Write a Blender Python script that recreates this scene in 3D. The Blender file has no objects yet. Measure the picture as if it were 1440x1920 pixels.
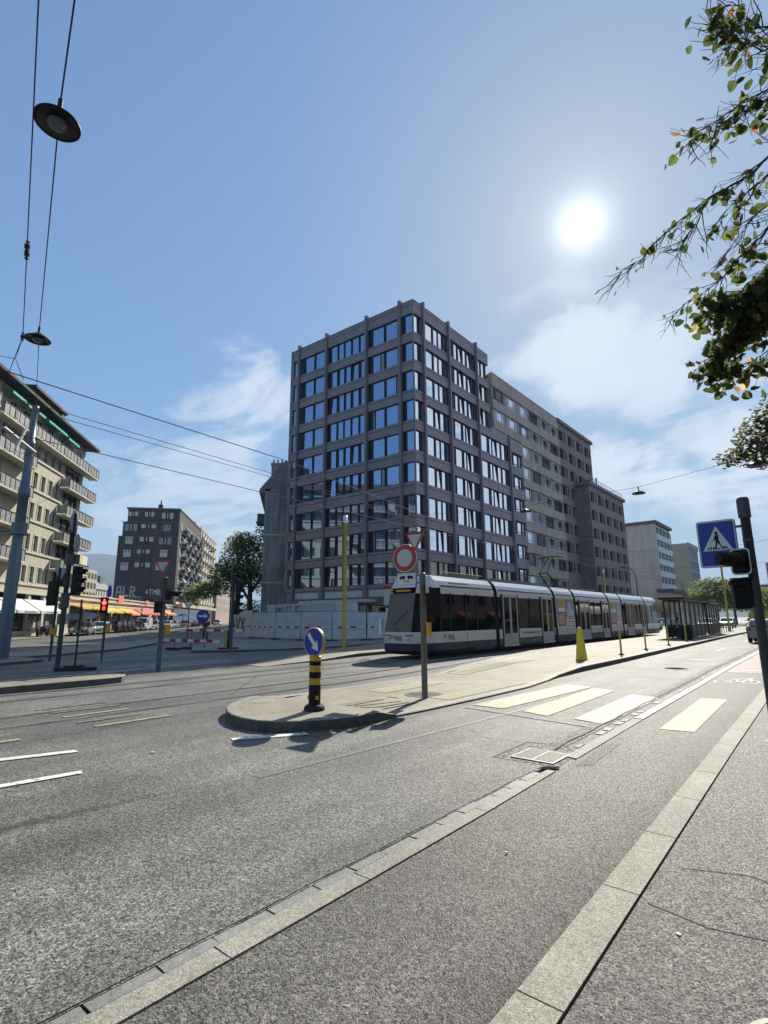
import bpy, bmesh, math, random
from mathutils import Vector, Matrix
random.seed(7)
R=math.radians
sc=bpy.context.scene
col=sc.collection
PI=math.pi

# ---------------------------------------------------------------- camera
cam_d=bpy.data.cameras.new('camera'); cam=bpy.data.objects.new('camera',cam_d); col.objects.link(cam)
cam_d.sensor_fit='VERTICAL'; cam_d.sensor_height=24.0; cam_d.lens=24.0*980/1920
cam_d.clip_start=0.1; cam_d.clip_end=20000
M=Matrix(((0.76341858,0.13312064,0.63203716,0),(0.64588229,-0.14929809,-0.7486963,0),(-0.00530499,0.97979027,-0.1999572,1.6),(0,0,0,1)))
cam.matrix_world=M
sc.camera=cam
sc.render.resolution_x=768; sc.render.resolution_y=1024
# ---------------------------------------------------------------- sky, sun, exposure
SUN_EL=R(37.85); SUN_AZ=R(-16.55)          # azimuth from +Y, clockwise positive
sd=Vector((math.sin(SUN_AZ)*math.cos(SUN_EL),math.cos(SUN_AZ)*math.cos(SUN_EL),math.sin(SUN_EL)))
w=bpy.data.worlds.new('World'); sc.world=w; w.use_nodes=True
nt=w.node_tree; N=nt.nodes; Lk=nt.links
for n in list(N): N.remove(n)
out=N.new('ShaderNodeOutputWorld'); bg=N.new('ShaderNodeBackground'); bg.inputs[1].default_value=0.13
sky=N.new('ShaderNodeTexSky'); sky.sky_type='NISHITA'; sky.sun_disc=False
sky.sun_elevation=SUN_EL; sky.sun_rotation=SUN_AZ; sky.altitude=400; sky.air_density=1.0; sky.dust_density=0.6; sky.ozone_density=3.0
tc=N.new('ShaderNodeTexCoord')
def math_(op,a,b=None,c=None,clamp=False):
    n=N.new('ShaderNodeMath'); n.operation=op; n.use_clamp=clamp
    for i,x in enumerate((a,b,c)):
        if x is None: continue
        if isinstance(x,(int,float)): n.inputs[i].default_value=x
        else: Lk.new(x,n.inputs[i])
    return n.outputs[0]
def dot_(v,vec):
    n=N.new('ShaderNodeVectorMath'); n.operation='DOT_PRODUCT'; Lk.new(v,n.inputs[0]); n.inputs[1].default_value=vec
    return n.outputs['Value']
def smooth(x,a,b,lo=0.,hi=1.):
    n=N.new('ShaderNodeMapRange'); n.interpolation_type='SMOOTHSTEP'; Lk.new(x,n.inputs[0])
    n.inputs[1].default_value=a; n.inputs[2].default_value=b; n.inputs[3].default_value=lo; n.inputs[4].default_value=hi
    return n.outputs[0]
nrm=N.new('ShaderNodeVectorMath'); nrm.operation='NORMALIZE'; Lk.new(tc.outputs['Generated'],nrm.inputs[0]); D=nrm.outputs[0]
# clouds: noise laid on a high flat layer, kept to a few banks of the sky
sep=N.new('ShaderNodeSeparateXYZ'); Lk.new(D,sep.inputs[0])
den=math_('ADD',math_('MAXIMUM',sep.outputs[2],0.0),0.13)
cmb=N.new('ShaderNodeCombineXYZ'); Lk.new(math_('DIVIDE',sep.outputs[0],den),cmb.inputs[0]); Lk.new(math_('DIVIDE',sep.outputs[1],den),cmb.inputs[1])
def noise(scale,detail,rough,dist=0.,rot=0.,sx=1.,sy=1.,loc=(0,0,0)):
    mp=N.new('ShaderNodeMapping'); Lk.new(cmb.outputs[0],mp.inputs[0]); mp.inputs['Rotation'].default_value=(0,0,rot); mp.inputs['Scale'].default_value=(sx,sy,1); mp.inputs['Location'].default_value=loc
    n=N.new('ShaderNodeTexNoise'); Lk.new(mp.outputs[0],n.inputs['Vector']); n.inputs['Scale'].default_value=scale; n.inputs['Detail'].default_value=detail
    n.inputs['Roughness'].default_value=rough; n.inputs['Distortion'].default_value=dist
    return n.outputs[0]
n1=noise(1.7,12,0.64,0.9,R(-30),1.,2.1); n2=noise(0.9,6,0.62,0.9,R(20),1,1.6,(3,1,0))
fb=math_('ADD',math_('MULTIPLY',math_('ADD',math_('MULTIPLY',n1,0.65),math_('MULTIPLY',n2,0.35)),1.9),-0.45)
wn=N.new('ShaderNodeTexNoise'); Lk.new(D,wn.inputs['Vector']); wn.inputs['Scale'].default_value=5.; wn.inputs['Detail'].default_value=6; wn.inputs['Roughness'].default_value=.6
ws_=N.new('ShaderNodeVectorMath'); ws_.operation='MULTIPLY_ADD'; Lk.new(wn.outputs['Color'],ws_.inputs[0]); ws_.inputs[1].default_value=(.30,.30,.16); Lk.new(D,ws_.inputs[2])
wo=N.new('ShaderNodeVectorMath'); wo.operation='SUBTRACT'; Lk.new(ws_.outputs[0],wo.inputs[0]); wo.inputs[1].default_value=(.15,.15,.08)
wnn=N.new('ShaderNodeVectorMath'); wnn.operation='NORMALIZE'; Lk.new(wo.outputs[0],wnn.inputs[0]); DW=wnn.outputs[0]
def bank(az,el,rad,soft):
    a,e=R(az),R(el); v=(math.sin(a)*math.cos(e),math.cos(a)*math.cos(e),math.sin(e))
    return smooth(dot_(DW,v),math.cos(R(rad+soft)),math.cos(R(max(rad-soft,0.1))))
BANKS=[(-17.5,25.2,2.5,4,.95),(-13,24.4,2.5,5,.85),(-22,26,1.5,3,.7),(-19,30,3,5,.4),(-10,26,4,7,.45),(-5,22,4,7,.45),(-15.5,14,2.5,3,.95),(-10,13,3,3,1.),(-5,13.5,3,3,1.),(-1,14,4,4,.95),(-7,17.5,1.5,3,.7),(-3.6,20,2,3,.6),(-54,21.5,4,4,.8),(-58,18,3.5,5,.75),(-62,14,4,5,.7),(-56,11,4,5,.7),(-67,12,4,5,.55),(8,18,8,8,.8),(38,22,16,14,.95),(62,28,16,14,.9),(50,12,14,12,.9)]  # the last, widest banks lie out of view, added to whiten tower-glass reflections
cov=None
for az,el,rad,soft,amt in BANKS:
    b=math_('MULTIPLY',bank(az,el,rad,soft),amt); cov=b if cov is None else math_('MAXIMUM',cov,b)
thr=math_('SUBTRACT',0.60,math_('MULTIPLY',cov,0.42))
dens=math_('MULTIPLY',smooth(math_('SUBTRACT',fb,thr),-0.05,0.30),math_('ADD',math_('MULTIPLY',cov,0.8),0.03),clamp=True)
cmix=N.new('ShaderNodeMix'); cmix.data_type='RGBA'; Lk.new(dens,cmix.inputs[0]); 
tint=N.new('ShaderNodeMix'); tint.data_type='RGBA'; tint.blend_type='MULTIPLY'; tint.inputs[0].default_value=1; Lk.new(sky.outputs[0],tint.inputs[6]); tint.inputs[7].default_value=(0.90,1.02,1.03,1)
lum=dot_(tint.outputs[2],(.25,.6,.15)); cmpv=N.new('ShaderNodeVectorMath'); cmpv.operation='SCALE'; Lk.new(tint.outputs[2],cmpv.inputs[0])
Lk.new(math_('DIVIDE',1.42,math_('ADD',1.0,math_('MULTIPLY',lum,0.36))),cmpv.inputs['Scale'])
hz_=N.new('ShaderNodeMix'); hz_.data_type='RGBA'; Lk.new(smooth(sep.outputs[2],0.30,-0.02,0.,.8),hz_.inputs[0]); Lk.new(cmpv.outputs[0],hz_.inputs[6]); hz_.inputs[7].default_value=(3.3,3.95,4.55,1)
Lk.new(hz_.outputs[2],cmix.inputs[6]); cmix.inputs[7].default_value=(4.7,5.0,5.4,1)
# the sun itself and its glow in the thin haze
ds=dot_(D,tuple(sd))
core=math_('MULTIPLY',smooth(ds,math.cos(R(1.8)),math.cos(R(1.0))),12.0)
g1=math_('MULTIPLY',math_('POWER',math_('MAXIMUM',ds,0.),1400.),4.0)
g2=math_('MULTIPLY',math_('POWER',math_('MAXIMUM',ds,0.),160.),.7)
g3=math_('MULTIPLY',math_('POWER',math_('MAXIMUM',ds,0.),10.),0.0)
gl=math_('ADD',math_('ADD',g1,g2),math_('ADD',g3,core))
gc=N.new('ShaderNodeVectorMath'); gc.operation='SCALE'; gc.inputs[0].default_value=(0.95,0.98,1.0); Lk.new(gl,gc.inputs['Scale'])
add=N.new('ShaderNodeVectorMath'); add.operation='ADD'; Lk.new(cmix.outputs[2],add.inputs[0]); Lk.new(gc.outputs[0],add.inputs[1])
Lk.new(add.outputs[0],bg.inputs[0]); Lk.new(bg.outputs[0],out.inputs[0])
sl=bpy.data.lights.new('sun','SUN'); sl.energy=5.0; sl.angle=R(0.5); sl.color=(1.0,0.94,0.82)
so=bpy.data.objects.new('sun',sl); col.objects.link(so); so.rotation_euler=(-sd).to_track_quat('-Z','Y').to_euler(); so.location=(0,0,60)
sc.view_settings.view_transform='Standard'; sc.view_settings.look='None'; sc.view_settings.gamma=1; sc.view_settings.exposure=0.62

# ---------------------------------------------------------------- materials
MATS={}
def mat(name,colr,rough=0.6,metal=0.,spec=0.5,var=0.,vscale=3.,bump=0.,bscale=30.,ior=1.5,emit=None,trans=0.,alpha=1.,coat=0.,stain=0.):
    if name in MATS: return MATS[name]
    m=bpy.data.materials.new(name); m.use_nodes=True; t=m.node_tree; p=t.nodes['Principled BSDF']
    p.inputs['Base Color'].default_value=(*colr,1); p.inputs['Roughness'].default_value=rough; p.inputs['Metallic'].default_value=metal
    p.inputs['IOR'].default_value=ior; p.inputs['Specular IOR Level'].default_value=spec; p.inputs['Transmission Weight'].default_value=trans
    p.inputs['Coat Weight'].default_value=coat
    tcn=t.nodes.new('ShaderNodeTexCoord')
    if var>0 or stain>0:
        n=t.nodes.new('ShaderNodeTexNoise'); n.inputs['Scale'].default_value=vscale; n.inputs['Detail'].default_value=5; n.inputs['Roughness'].default_value=.65; t.links.new(tcn.outputs['Object'],n.inputs['Vector'])
        r=t.nodes.new('ShaderNodeMapRange'); r.inputs[1].default_value=.3; r.inputs[2].default_value=.7; r.inputs[3].default_value=1-var; r.inputs[4].default_value=1+var; t.links.new(n.outputs[0],r.inputs[0])
        last=r.outputs[0]
        if stain>0:
            mp=t.nodes.new('ShaderNodeMapping'); mp.inputs['Scale'].default_value=(1.3,1.3,.12); t.links.new(tcn.outputs['Object'],mp.inputs[0])
            n2=t.nodes.new('ShaderNodeTexNoise'); n2.inputs['Scale'].default_value=1.6; n2.inputs['Detail'].default_value=6; t.links.new(mp.outputs[0],n2.inputs['Vector'])
            r2=t.nodes.new('ShaderNodeMapRange'); r2.inputs[1].default_value=.42; r2.inputs[2].default_value=.7; r2.inputs[3].default_value=1; r2.inputs[4].default_value=1-stain; t.links.new(n2.outputs[0],r2.inputs[0])
            mm=t.nodes.new('ShaderNodeMath'); mm.operation='MULTIPLY'; t.links.new(last,mm.inputs[0]); t.links.new(r2.outputs[0],mm.inputs[1]); last=mm.outputs[0]
        h=t.nodes.new('ShaderNodeVectorMath'); h.operation='SCALE'; h.inputs[0].default_value=colr; t.links.new(last,h.inputs['Scale']); t.links.new(h.outputs[0],p.inputs['Base Color'])
    if bump>0:
        n=t.nodes.new('ShaderNodeTexNoise'); n.inputs['Scale'].default_value=bscale; n.inputs['Detail'].default_value=4; t.links.new(tcn.outputs['Object'],n.inputs['Vector'])
        b=t.nodes.new('ShaderNodeBump'); b.inputs['Strength'].default_value=bump; b.inputs['Distance'].default_value=.02; t.links.new(n.outputs[0],b.inputs['Height']); t.links.new(b.outputs[0],p.inputs['Normal'])
    if emit: p.inputs['Emission Color'].default_value=(*emit[:3],1); p.inputs['Emission Strength'].default_value=emit[3]
    MATS[name]=m; return m

def asphalt(name,base,rough=.6,grain=1.0,bump=.5,spec=.5,scale=1.0,stripe=0.,edge=False,drag=False):
    """old asphalt: stones of many tones in a binder, worn patches, wheel tracks, cracks"""
    if name in MATS: return MATS[name]
    m=bpy.data.materials.new(name); m.use_nodes=True; t=m.node_tree; nn=t.nodes; ln=t.links; p=nn['Principled BSDF']
    p.inputs['Specular IOR Level'].default_value=spec
    tcn=nn.new('ShaderNodeTexCoord'); O=tcn.outputs['Object']
    def nz(s,d=3,r=.6,v=O):
        n=nn.new('ShaderNodeTexNoise'); n.inputs['Scale'].default_value=s; n.inputs['Detail'].default_value=d; n.inputs['Roughness'].default_value=r; ln.new(v,n.inputs['Vector']); return n.outputs[0]
    def mr(x,a,b,c,d):
        n=nn.new('ShaderNodeMapRange'); ln.new(x,n.inputs[0]); 
        for i,q in enumerate((a,b,c,d)): n.inputs[i+1].default_value=q
        return n.outputs[0]
    def mu(a,b,op='MULTIPLY'):
        n=nn.new('ShaderNodeMath'); n.operation=op
        for i,x in enumerate((a,b) if op!='ABSOLUTE' else (a,)):
            if isinstance(x,(int,float)): n.inputs[i].default_value=x
            else: ln.new(x,n.inputs[i])
        return n.outputs[0]
    vo=nn.new('ShaderNodeTexVoronoi'); vo.inputs['Scale'].default_value=118*scale; ln.new(O,vo.inputs['Vector'])
    vsep=nn.new('ShaderNodeSeparateColor'); ln.new(vo.outputs['Color'],vsep.inputs[0])
    stone=mr(vsep.outputs[0],0.,1.,1-.8*grain,1+.8*grain)
    vo2=nn.new('ShaderNodeTexVoronoi'); vo2.inputs['Scale'].default_value=52*scale; ln.new(O,vo2.inputs['Vector'])
    vs2=nn.new('ShaderNodeSeparateColor'); ln.new(vo2.outputs['Color'],vs2.inputs[0])
    stone2=mr(vs2.outputs[1],0.,1.,1-.3*grain,1+.35*grain)
    pit=mr(nz(26*scale,4,.7),.25,.55,.45,1.)
    worn=mr(nz(.45,6,.62),.32,.68,.70,1.22)
    worn2=mr(nz(3.2,4,.6),.3,.7,.88,1.12)
    f=mu(mu(stone,stone2),mu(mu(worn,worn2),pit))
    if stripe>0:
        mp=nn.new('ShaderNodeMapping'); mp.inputs['Scale'].default_value=(1.2,.05,1); ln.new(O,mp.inputs[0])
        f=mu(f,mr(nz(1.0,4,.5,mp.outputs[0]),.35,.65,1-stripe,1+stripe))
    if drag:      # long dark drag stain and polished wheel tracks
        sx=nn.new('ShaderNodeSeparateXYZ'); ln.new(O,sx.inputs[0])
        a_=mu(mu(sx.outputs[0],5.38,'ADD'),mu(sx.outputs[1],.12),'SUBTRACT'); a_=mu(a_,mu(nz(1.6,5),.16),'SUBTRACT'); a_=mu(a_,.08,'ADD')
        a_=mu(mu(a_,0,'ABSOLUTE'),mr(sx.outputs[1],1.5,5.2,.0,.25),'ADD')
        f=mu(f,mu(mr(a_,.01,.15,.34,1.),mr(sx.outputs[1],4.8,6.0,0.,1.),'MAXIMUM'))
        w1=mu(mu(sx.outputs[0],3.3,'ADD'),mu(nz(.5,3),.3),'ADD'); w1=mu(w1,0,'ABSOLUTE'); f=mu(f,mr(w1,.1,.5,1.14,1.))
        w2=mu(mu(sx.outputs[0],4.95,'ADD'),mu(nz(.5,3),.3),'ADD'); w2=mu(w2,0,'ABSOLUTE'); f=mu(f,mr(w2,.1,.5,1.12,1.))
    if edge:      # damp grit swept against the kerb
        sx=nn.new('ShaderNodeSeparateXYZ'); ln.new(O,sx.inputs[0])
        d=mu(mu(mu(sx.outputs[1],.0145),1.215,'ADD'),sx.outputs[0],'ADD'); d=mu(d,mu(nz(2.5,5),.22),'SUBTRACT')
        f=mu(f,mr(d,-.50,-.12,1.,.45))
    # thin cracks
    vc=nn.new('ShaderNodeTexVoronoi'); vc.feature='DISTANCE_TO_EDGE'; vc.inputs['Scale'].default_value=.23
    wv=nn.new('ShaderNodeVectorMath'); wv.operation='ADD'; nv=nn.new('ShaderNodeTexNoise'); nv.inputs['Scale'].default_value=2.; nv.inputs['Detail'].default_value=6; ln.new(O,nv.inputs['Vector'])
    sv=nn.new('ShaderNodeVectorMath'); sv.operation='SCALE'; sv.inputs['Scale'].default_value=.6; ln.new(nv.outputs['Color'],sv.inputs[0]); ln.new(O,wv.inputs[0]); ln.new(sv.outputs[0],wv.inputs[1]); ln.new(wv.outputs[0],vc.inputs['Vector'])
    crack=mr(vc.outputs['Distance'],.0008,.0032,.35,1.)
    cm=mr(nz(.35,2),.5,.56,1.,0.)
    crk=mu(crack,cm,'MAXIMUM')
    f=mu(f,crk)
    h=nn.new('ShaderNodeVectorMath'); h.operation='SCALE'; h.inputs[0].default_value=base; ln.new(f,h.inputs['Scale']); ln.new(h.outputs[0],p.inputs['Base Color'])
    ln.new(mr(vsep.outputs[1],0,1,rough-.22,rough+.12),p.inputs['Roughness'])
    hb=mu(mu(vo.outputs['Distance'],-.7),mu(nz(60*scale,3,.7),1.),'ADD')
    b=nn.new('ShaderNodeBump'); b.inputs['Strength'].default_value=bump; b.inputs['Distance'].default_value=.012; ln.new(hb,b.inputs['Height']); ln.new(b.outputs[0],p.inputs['Normal'])
    MATS[name]=m; return m
def leafmat(name,c1,c2,sc_=1.5):
    m=bpy.data.materials.new(name); m.use_nodes=True; t=m.node_tree; nn=t.nodes; ln=t.links; p=nn['Principled BSDF']
    o=nn['Material Output']; g=nn.new('ShaderNodeNewGeometry')
    mx=nn.new('ShaderNodeMix'); mx.data_type='RGBA'; ln.new(g.outputs['Random Per Island'],mx.inputs[0]); mx.inputs[6].default_value=(*c1,1); mx.inputs[7].default_value=(*c2,1)
    ln.new(mx.outputs[2],p.inputs['Base Color']); p.inputs['Roughness'].default_value=.75; p.inputs['Specular IOR Level'].default_value=.2
    tr=nn.new('ShaderNodeBsdfTranslucent'); hs=nn.new('ShaderNodeHueSaturation'); ln.new(mx.outputs[2],hs.inputs['Color']); hs.inputs['Value'].default_value=3.0; hs.inputs['Hue'].default_value=.48; ln.new(hs.outputs[0],tr.inputs[0])
    ms=nn.new('ShaderNodeMixShader'); ms.inputs[0].default_value=.48; ln.new(p.outputs[0],ms.inputs[1]); ln.new(tr.outputs[0],ms.inputs[2]); ln.new(ms.outputs[0],o.inputs[0])
    return m
m_road=asphalt('road asphalt',(.154,.150,.134),rough=.72,grain=1.15,bump=.36,stripe=.26,spec=.28,drag=True)
m_cycle=asphalt('cycle lane asphalt',(.102,.096,.084),rough=.7,grain=1.25,bump=.42,spec=.35,edge=True)
m_walk=asphalt('pavement asphalt',(.090,.082,.072),rough=.68,grain=1.3,bump=.5,scale=.85,spec=.4)
m_plat=asphalt('platform asphalt',(.30,.26,.19),rough=.8,grain=.35,bump=.3,scale=1.3)
m_pale=asphalt('pale pavement',(.24,.225,.195),rough=.7,grain=.3,bump=.3,scale=1.3)
m_gran=asphalt('kerb granite',(.30,.288,.228),rough=.75,grain=.45,bump=.35,scale=1.6)
m_gran2=asphalt('gutter stone',(.22,.22,.20),rough=.7,grain=.22,bump=.25,scale=1.6)
m_joint=mat('joint',(.02,.019,.018),.95,spec=.05)
m_red=asphalt('red lane coating',(.25,.15,.14),rough=.7,grain=.3,bump=.3)
def paint(name,c,wear=.5):
    m=bpy.data.materials.new(name); m.use_nodes=True; t=m.node_tree; nn=t.nodes; ln=t.links; p=nn['Principled BSDF']
    tcn=nn.new('ShaderNodeTexCoord'); n=nn.new('ShaderNodeTexNoise'); n.inputs['Scale'].default_value=7; n.inputs['Detail'].default_value=9; n.inputs['Roughness'].default_value=.75; ln.new(tcn.outputs['Object'],n.inputs['Vector'])
    v=nn.new('ShaderNodeTexVoronoi'); v.inputs['Scale'].default_value=90; ln.new(tcn.outputs['Object'],v.inputs['Vector'])
    a=nn.new('ShaderNodeMath'); a.operation='MULTIPLY_ADD'; ln.new(v.outputs['Distance'],a.inputs[0]); a.inputs[1].default_value=.22; ln.new(n.outputs[0],a.inputs[2])
    r=nn.new('ShaderNodeMapRange'); ln.new(a.outputs[0],r.inputs[0]); r.inputs[1].default_value=.82-.42*wear; r.inputs[2].default_value=.9-.42*wear
    mx=nn.new('ShaderNodeMix'); mx.data_type='RGBA'; ln.new(r.outputs[0],mx.inputs[0]); mx.inputs[6].default_value=(*c,1); mx.inputs[7].default_value=(.13,.125,.11,1)
    ln.new(mx.outputs[2],p.inputs['Base Color']); p.inputs['Roughness'].default_value=.65
    return m
m_yel=paint('yellow road paint',(.37,.31,.16),.4); m_yel2=paint('pale yellow road paint',(.37,.33,.21),.45); m_wht=paint('white road paint',(.7,.69,.65),.35); m_worn=paint('worn white paint',(.55,.54,.5),.95); m_yworn=paint('worn yellow paint',(.5,.4,.2),.8)

# ---------------------------------------------------------------- mesh helpers
class MB:
    def __init__(s,xf=None): s.v=[];s.f=[];s.mi=[];s.sm=[];s.xf=xf
    def add(s,vs,fs,mi=0,sm=False):
        k=len(s.v); s.v+= [tuple(v) for v in vs]
        for f in fs: s.f.append(tuple(i+k for i in f)); s.mi.append(mi); s.sm.append(sm)
        return s
    def box(s,x0,x1,y0,y1,z0,z1,mi=0):
        vs=[(x,y,z) for z in(z0,z1) for y in(y0,y1) for x in(x0,x1)]
        return s.add(vs,[(0,2,3,1),(4,5,7,6),(0,1,5,4),(2,6,7,3),(0,4,6,2),(1,3,7,5)],mi)
    def obox(s,c,d,rz=0,rx=0,ry=0,mi=0):
        m=Matrix.Translation(c)@Matrix.Rotation(rz,4,'Z')@Matrix.Rotation(ry,4,'Y')@Matrix.Rotation(rx,4,'X')
        vs=[m@Vector((x*d[0]/2,y*d[1]/2,z*d[2]/2)) for z in(-1,1) for y in(-1,1) for x in(-1,1)]
        return s.add(vs,[(0,2,3,1),(4,5,7,6),(0,1,5,4),(2,6,7,3),(0,4,6,2),(1,3,7,5)],mi)
    def quad(s,a,b,c,d,mi=0): return s.add([a,b,c,d],[(0,1,2,3)],mi)
    def poly(s,pts,z,mi=0):
        return s.add([(p[0],p[1],z) for p in pts],[tuple(range(len(pts)))],mi)
    def prism(s,pts,z0,z1,mi=0,mt=None):
        n=len(pts); vs=[(p[0],p[1],z0) for p in pts]+[(p[0],p[1],z1) for p in pts]
        a=sum(pts[i][0]*pts[(i+1)%n][1]-pts[(i+1)%n][0]*pts[i][1] for i in range(n))
        top=tuple(range(n,2*n)); bot=tuple(range(n-1,-1,-1)); sd_=[(i,(i+1)%n,n+(i+1)%n,n+i) for i in range(n)]
        if a<0: top=top[::-1];bot=bot[::-1];sd_=[f[::-1] for f in sd_]
        s.add(vs,[bot]+sd_,mi); s.add(vs,[top],mi if mt is None else mt); return s
    def hprism(s,pts,y0,y1,mi=0):  # pts in x,z ; extruded along y
        n=len(pts); vs=[(p[0],y0,p[1]) for p in pts]+[(p[0],y1,p[1]) for p in pts]
        return s.add(vs,[tuple(range(n)),tuple(range(2*n-1,n-1,-1))]+[(i,n+i,n+(i+1)%n,(i+1)%n) for i in range(n)],mi)
    def tube(s,path,r,n=8,mi=0,cap=True,sm=True):
        path=[Vector(p) for p in path]; k=len(path); rs=r if isinstance(r,(list,tuple)) else [r]*k
        vs=[];up=Vector((0,0,1))
        for i,p in enumerate(path):
            t=(path[min(i+1,k-1)]-path[max(i-1,0)]).normalized()
            a=t.cross(up if abs(t.dot(up))<.95 else Vector((1,0,0))).normalized(); b=t.cross(a)
            for j in range(n):
                q=2*PI*j/n; vs.append(p+(a*math.cos(q)+b*math.sin(q))*rs[i])
        fs=[(i*n+j,i*n+(j+1)%n,(i+1)*n+(j+1)%n,(i+1)*n+j) for i in range(k-1) for j in range(n)]
        s.add(vs,[f[::-1] for f in fs],mi,sm)
        if cap: s.add(vs[:n],[tuple(range(n))],mi); s.add(vs[-n:],[tuple(range(n-1,-1,-1))],mi)
        return s
    def lathe(s,prof,c=(0,0,0),n=24,mi=0,sm=True,axis='z',ax=None):
        vs=[];c=Vector(c)
        rot=Matrix.Identity(3)
        if axis=='y': rot=Matrix.Rotation(-PI/2,3,'X')
        elif axis=='x': rot=Matrix.Rotation(PI/2,3,'Y')
        if ax is not None: rot=Vector((0,0,1)).rotation_difference(Vector(ax)).to_matrix()
        for r,z in prof:
            for j in range(n): q=2*PI*j/n; vs.append(c+rot@Vector((r*math.cos(q),r*math.sin(q),z)))
        fs=[(i*n+j,i*n+(j+1)%n,(i+1)*n+(j+1)%n,(i+1)*n+j) for i in range(len(prof)-1) for j in range(n)]
        return s.add(vs,fs,mi,sm)
    def build(s,name,mats,parent=None,loc=None,smooth=None):
        me=bpy.data.meshes.new(name)
        vs=[s.xf(v) for v in s.v] if s.xf else s.v
        me.from_pydata(vs,[],s.f)
        if not isinstance(mats,(list,tuple)): mats=[mats]
        for m in mats: me.materials.append(m)
        me.polygons.foreach_set('material_index',s.mi)
        me.polygons.foreach_set('use_smooth',s.sm if smooth is None else [smooth]*len(s.sm)); me.update()
        o=bpy.data.objects.new(name,me); col.objects.link(o)
        if parent: o.parent=parent
        if loc is not None: o.location=loc
        return o
def tag(o,label,cat,group=None):
    o['label']=label; o['category']=cat
    if group: o['group']=group
    return o
def thing(name,label,cat,loc=(0,0,0),rz=0,group=None):
    o=bpy.data.objects.new(name,None); col.objects.link(o); o.location=loc; o.rotation_euler=(0,0,rz); o.empty_display_size=.2
    return tag(o,label,cat,group)
def struct(o): o['kind']='structure'; return o
def kids(o): return [c for c in bpy.data.objects if c.parent==o]
def dup(root,loc,rz=None,label=None,scale=None):
    def cp(o,par):
        c=o.copy(); col.objects.link(c); c.parent=par
        for ch in CH.get(o.name,[]): cp(ch,c)
        return c
    CH={}
    for q in list(bpy.data.objects):
        if q.parent: CH.setdefault(q.parent.name,[]).append(q)
    r=cp(root,None); r.location=loc
    if rz is not None: r.rotation_euler=(0,0,rz)
    if scale: r.scale=scale
    if label: r['label']=label
    return r
def text_obj(name,txt,size,m,parent,loc,rot,extrude=.004,align='CENTER',bold=0.,sx=1.):
    cu=bpy.data.curves.new(name,'FONT'); cu.body=txt; cu.size=size; cu.extrude=extrude; cu.align_x=align; cu.align_y='CENTER'; cu.offset=bold; cu.resolution_u=3
    to=bpy.data.objects.new(name,cu); me=bpy.data.meshes.new_from_object(to); bpy.data.objects.remove(to)
    me.materials.clear(); me.materials.append(m)
    o=bpy.data.objects.new(name,me); col.objects.link(o)
    if parent: o.parent=parent
    o.location=loc; o.rotation_euler=rot; o.scale=(sx,1,1); return o
def mirror_hull(pts): return pts

# common paints
m_dgrey=mat('dark green grey steel',(.06,.08,.09),.45,.3,var=.15)
m_pole=mat('grey blue painted steel',(.11,.15,.19),.45,.3,var=.12,vscale=6)
m_galv=mat('galvanised steel',(.2,.22,.24),.45,.6,var=.15,vscale=8)
m_black=mat('black plastic',(.006,.006,.007),.55,spec=.25)
m_rubber=mat('rubber',(.02,.02,.02),.8)
m_blue=mat('sign blue',(.012,.035,.33),.35,var=.05)
m_white=mat('sign white',(.72,.72,.7),.4,var=.06)
m_grback=mat('sign back grey',(.3,.33,.35),.5,.3,var=.1)
m_redp=mat('sign red',(.42,.015,.02),.35,var=.08)
m_ylw=mat('signal yellow',(.6,.34,.02),.45,var=.08)
m_ylg=mat('yellow green pole paint',(.46,.44,.09),.5,var=.12)
m_glass=mat('clear glass dark',(.012,.016,.02),.03,0,.7,ior=1.6)
m_chrome=mat('chrome',(.7,.7,.7),.15,1.)
m_lamp=mat('lamp glass',(.5,.5,.48),.2)
# ================================================================ GROUND
g=MB(); S_=6000
g.poly([(-S_,-S_),(S_,-S_),(S_,S_),(-S_,S_)],0); 
go=struct(g.build('road',m_road))
def sheet(name,pts,z,m):
    return struct(MB().poly(pts,z).build(name,m))
def ccw(pts):
    a=sum(pts[i][0]*pts[(i+1)%len(pts)][1]-pts[(i+1)%len(pts)][0]*pts[i][1] for i in range(len(pts)))
    return pts if a>0 else pts[::-1]
# cycle lane between the stone gutter and the kerb
KL=[(-1.2,-4),(-1.23,2.1),(-1.26,3.8),(-1.32,7.4),(-1.39,13.6),(-1.5,20),(-1.62,30),(-2.0,60),(-2.6,120)]
GR=[(-2.4,-4),(-2.42,2.84),(-2.43,4.0),(-2.47,5.8),(-2.55,10),(-2.62,14.2),(-2.74,20),(-2.82,29),(-3.1,60),(-3.8,120)]
sheet('cycle_lane',ccw([(x+.02,y) for x,y in KL]+[(x,y) for x,y in GR[::-1]]),.004,m_cycle)
sheet('red_cycle_lane',ccw([(-2.63,18.6),(-1.48,19.0),(-1.6,30),(-1.98,60),(-3.0,60),(-2.76,29),(-2.68,20)]),.008,m_red)
def interp(P,y):
    for (x0,y0),(x1,y1) in zip(P,P[1:]):
        if y0<=y<=y1: return x0+(x1-x0)*(y-y0)/(y1-y0)
    return P[-1][0]
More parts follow.
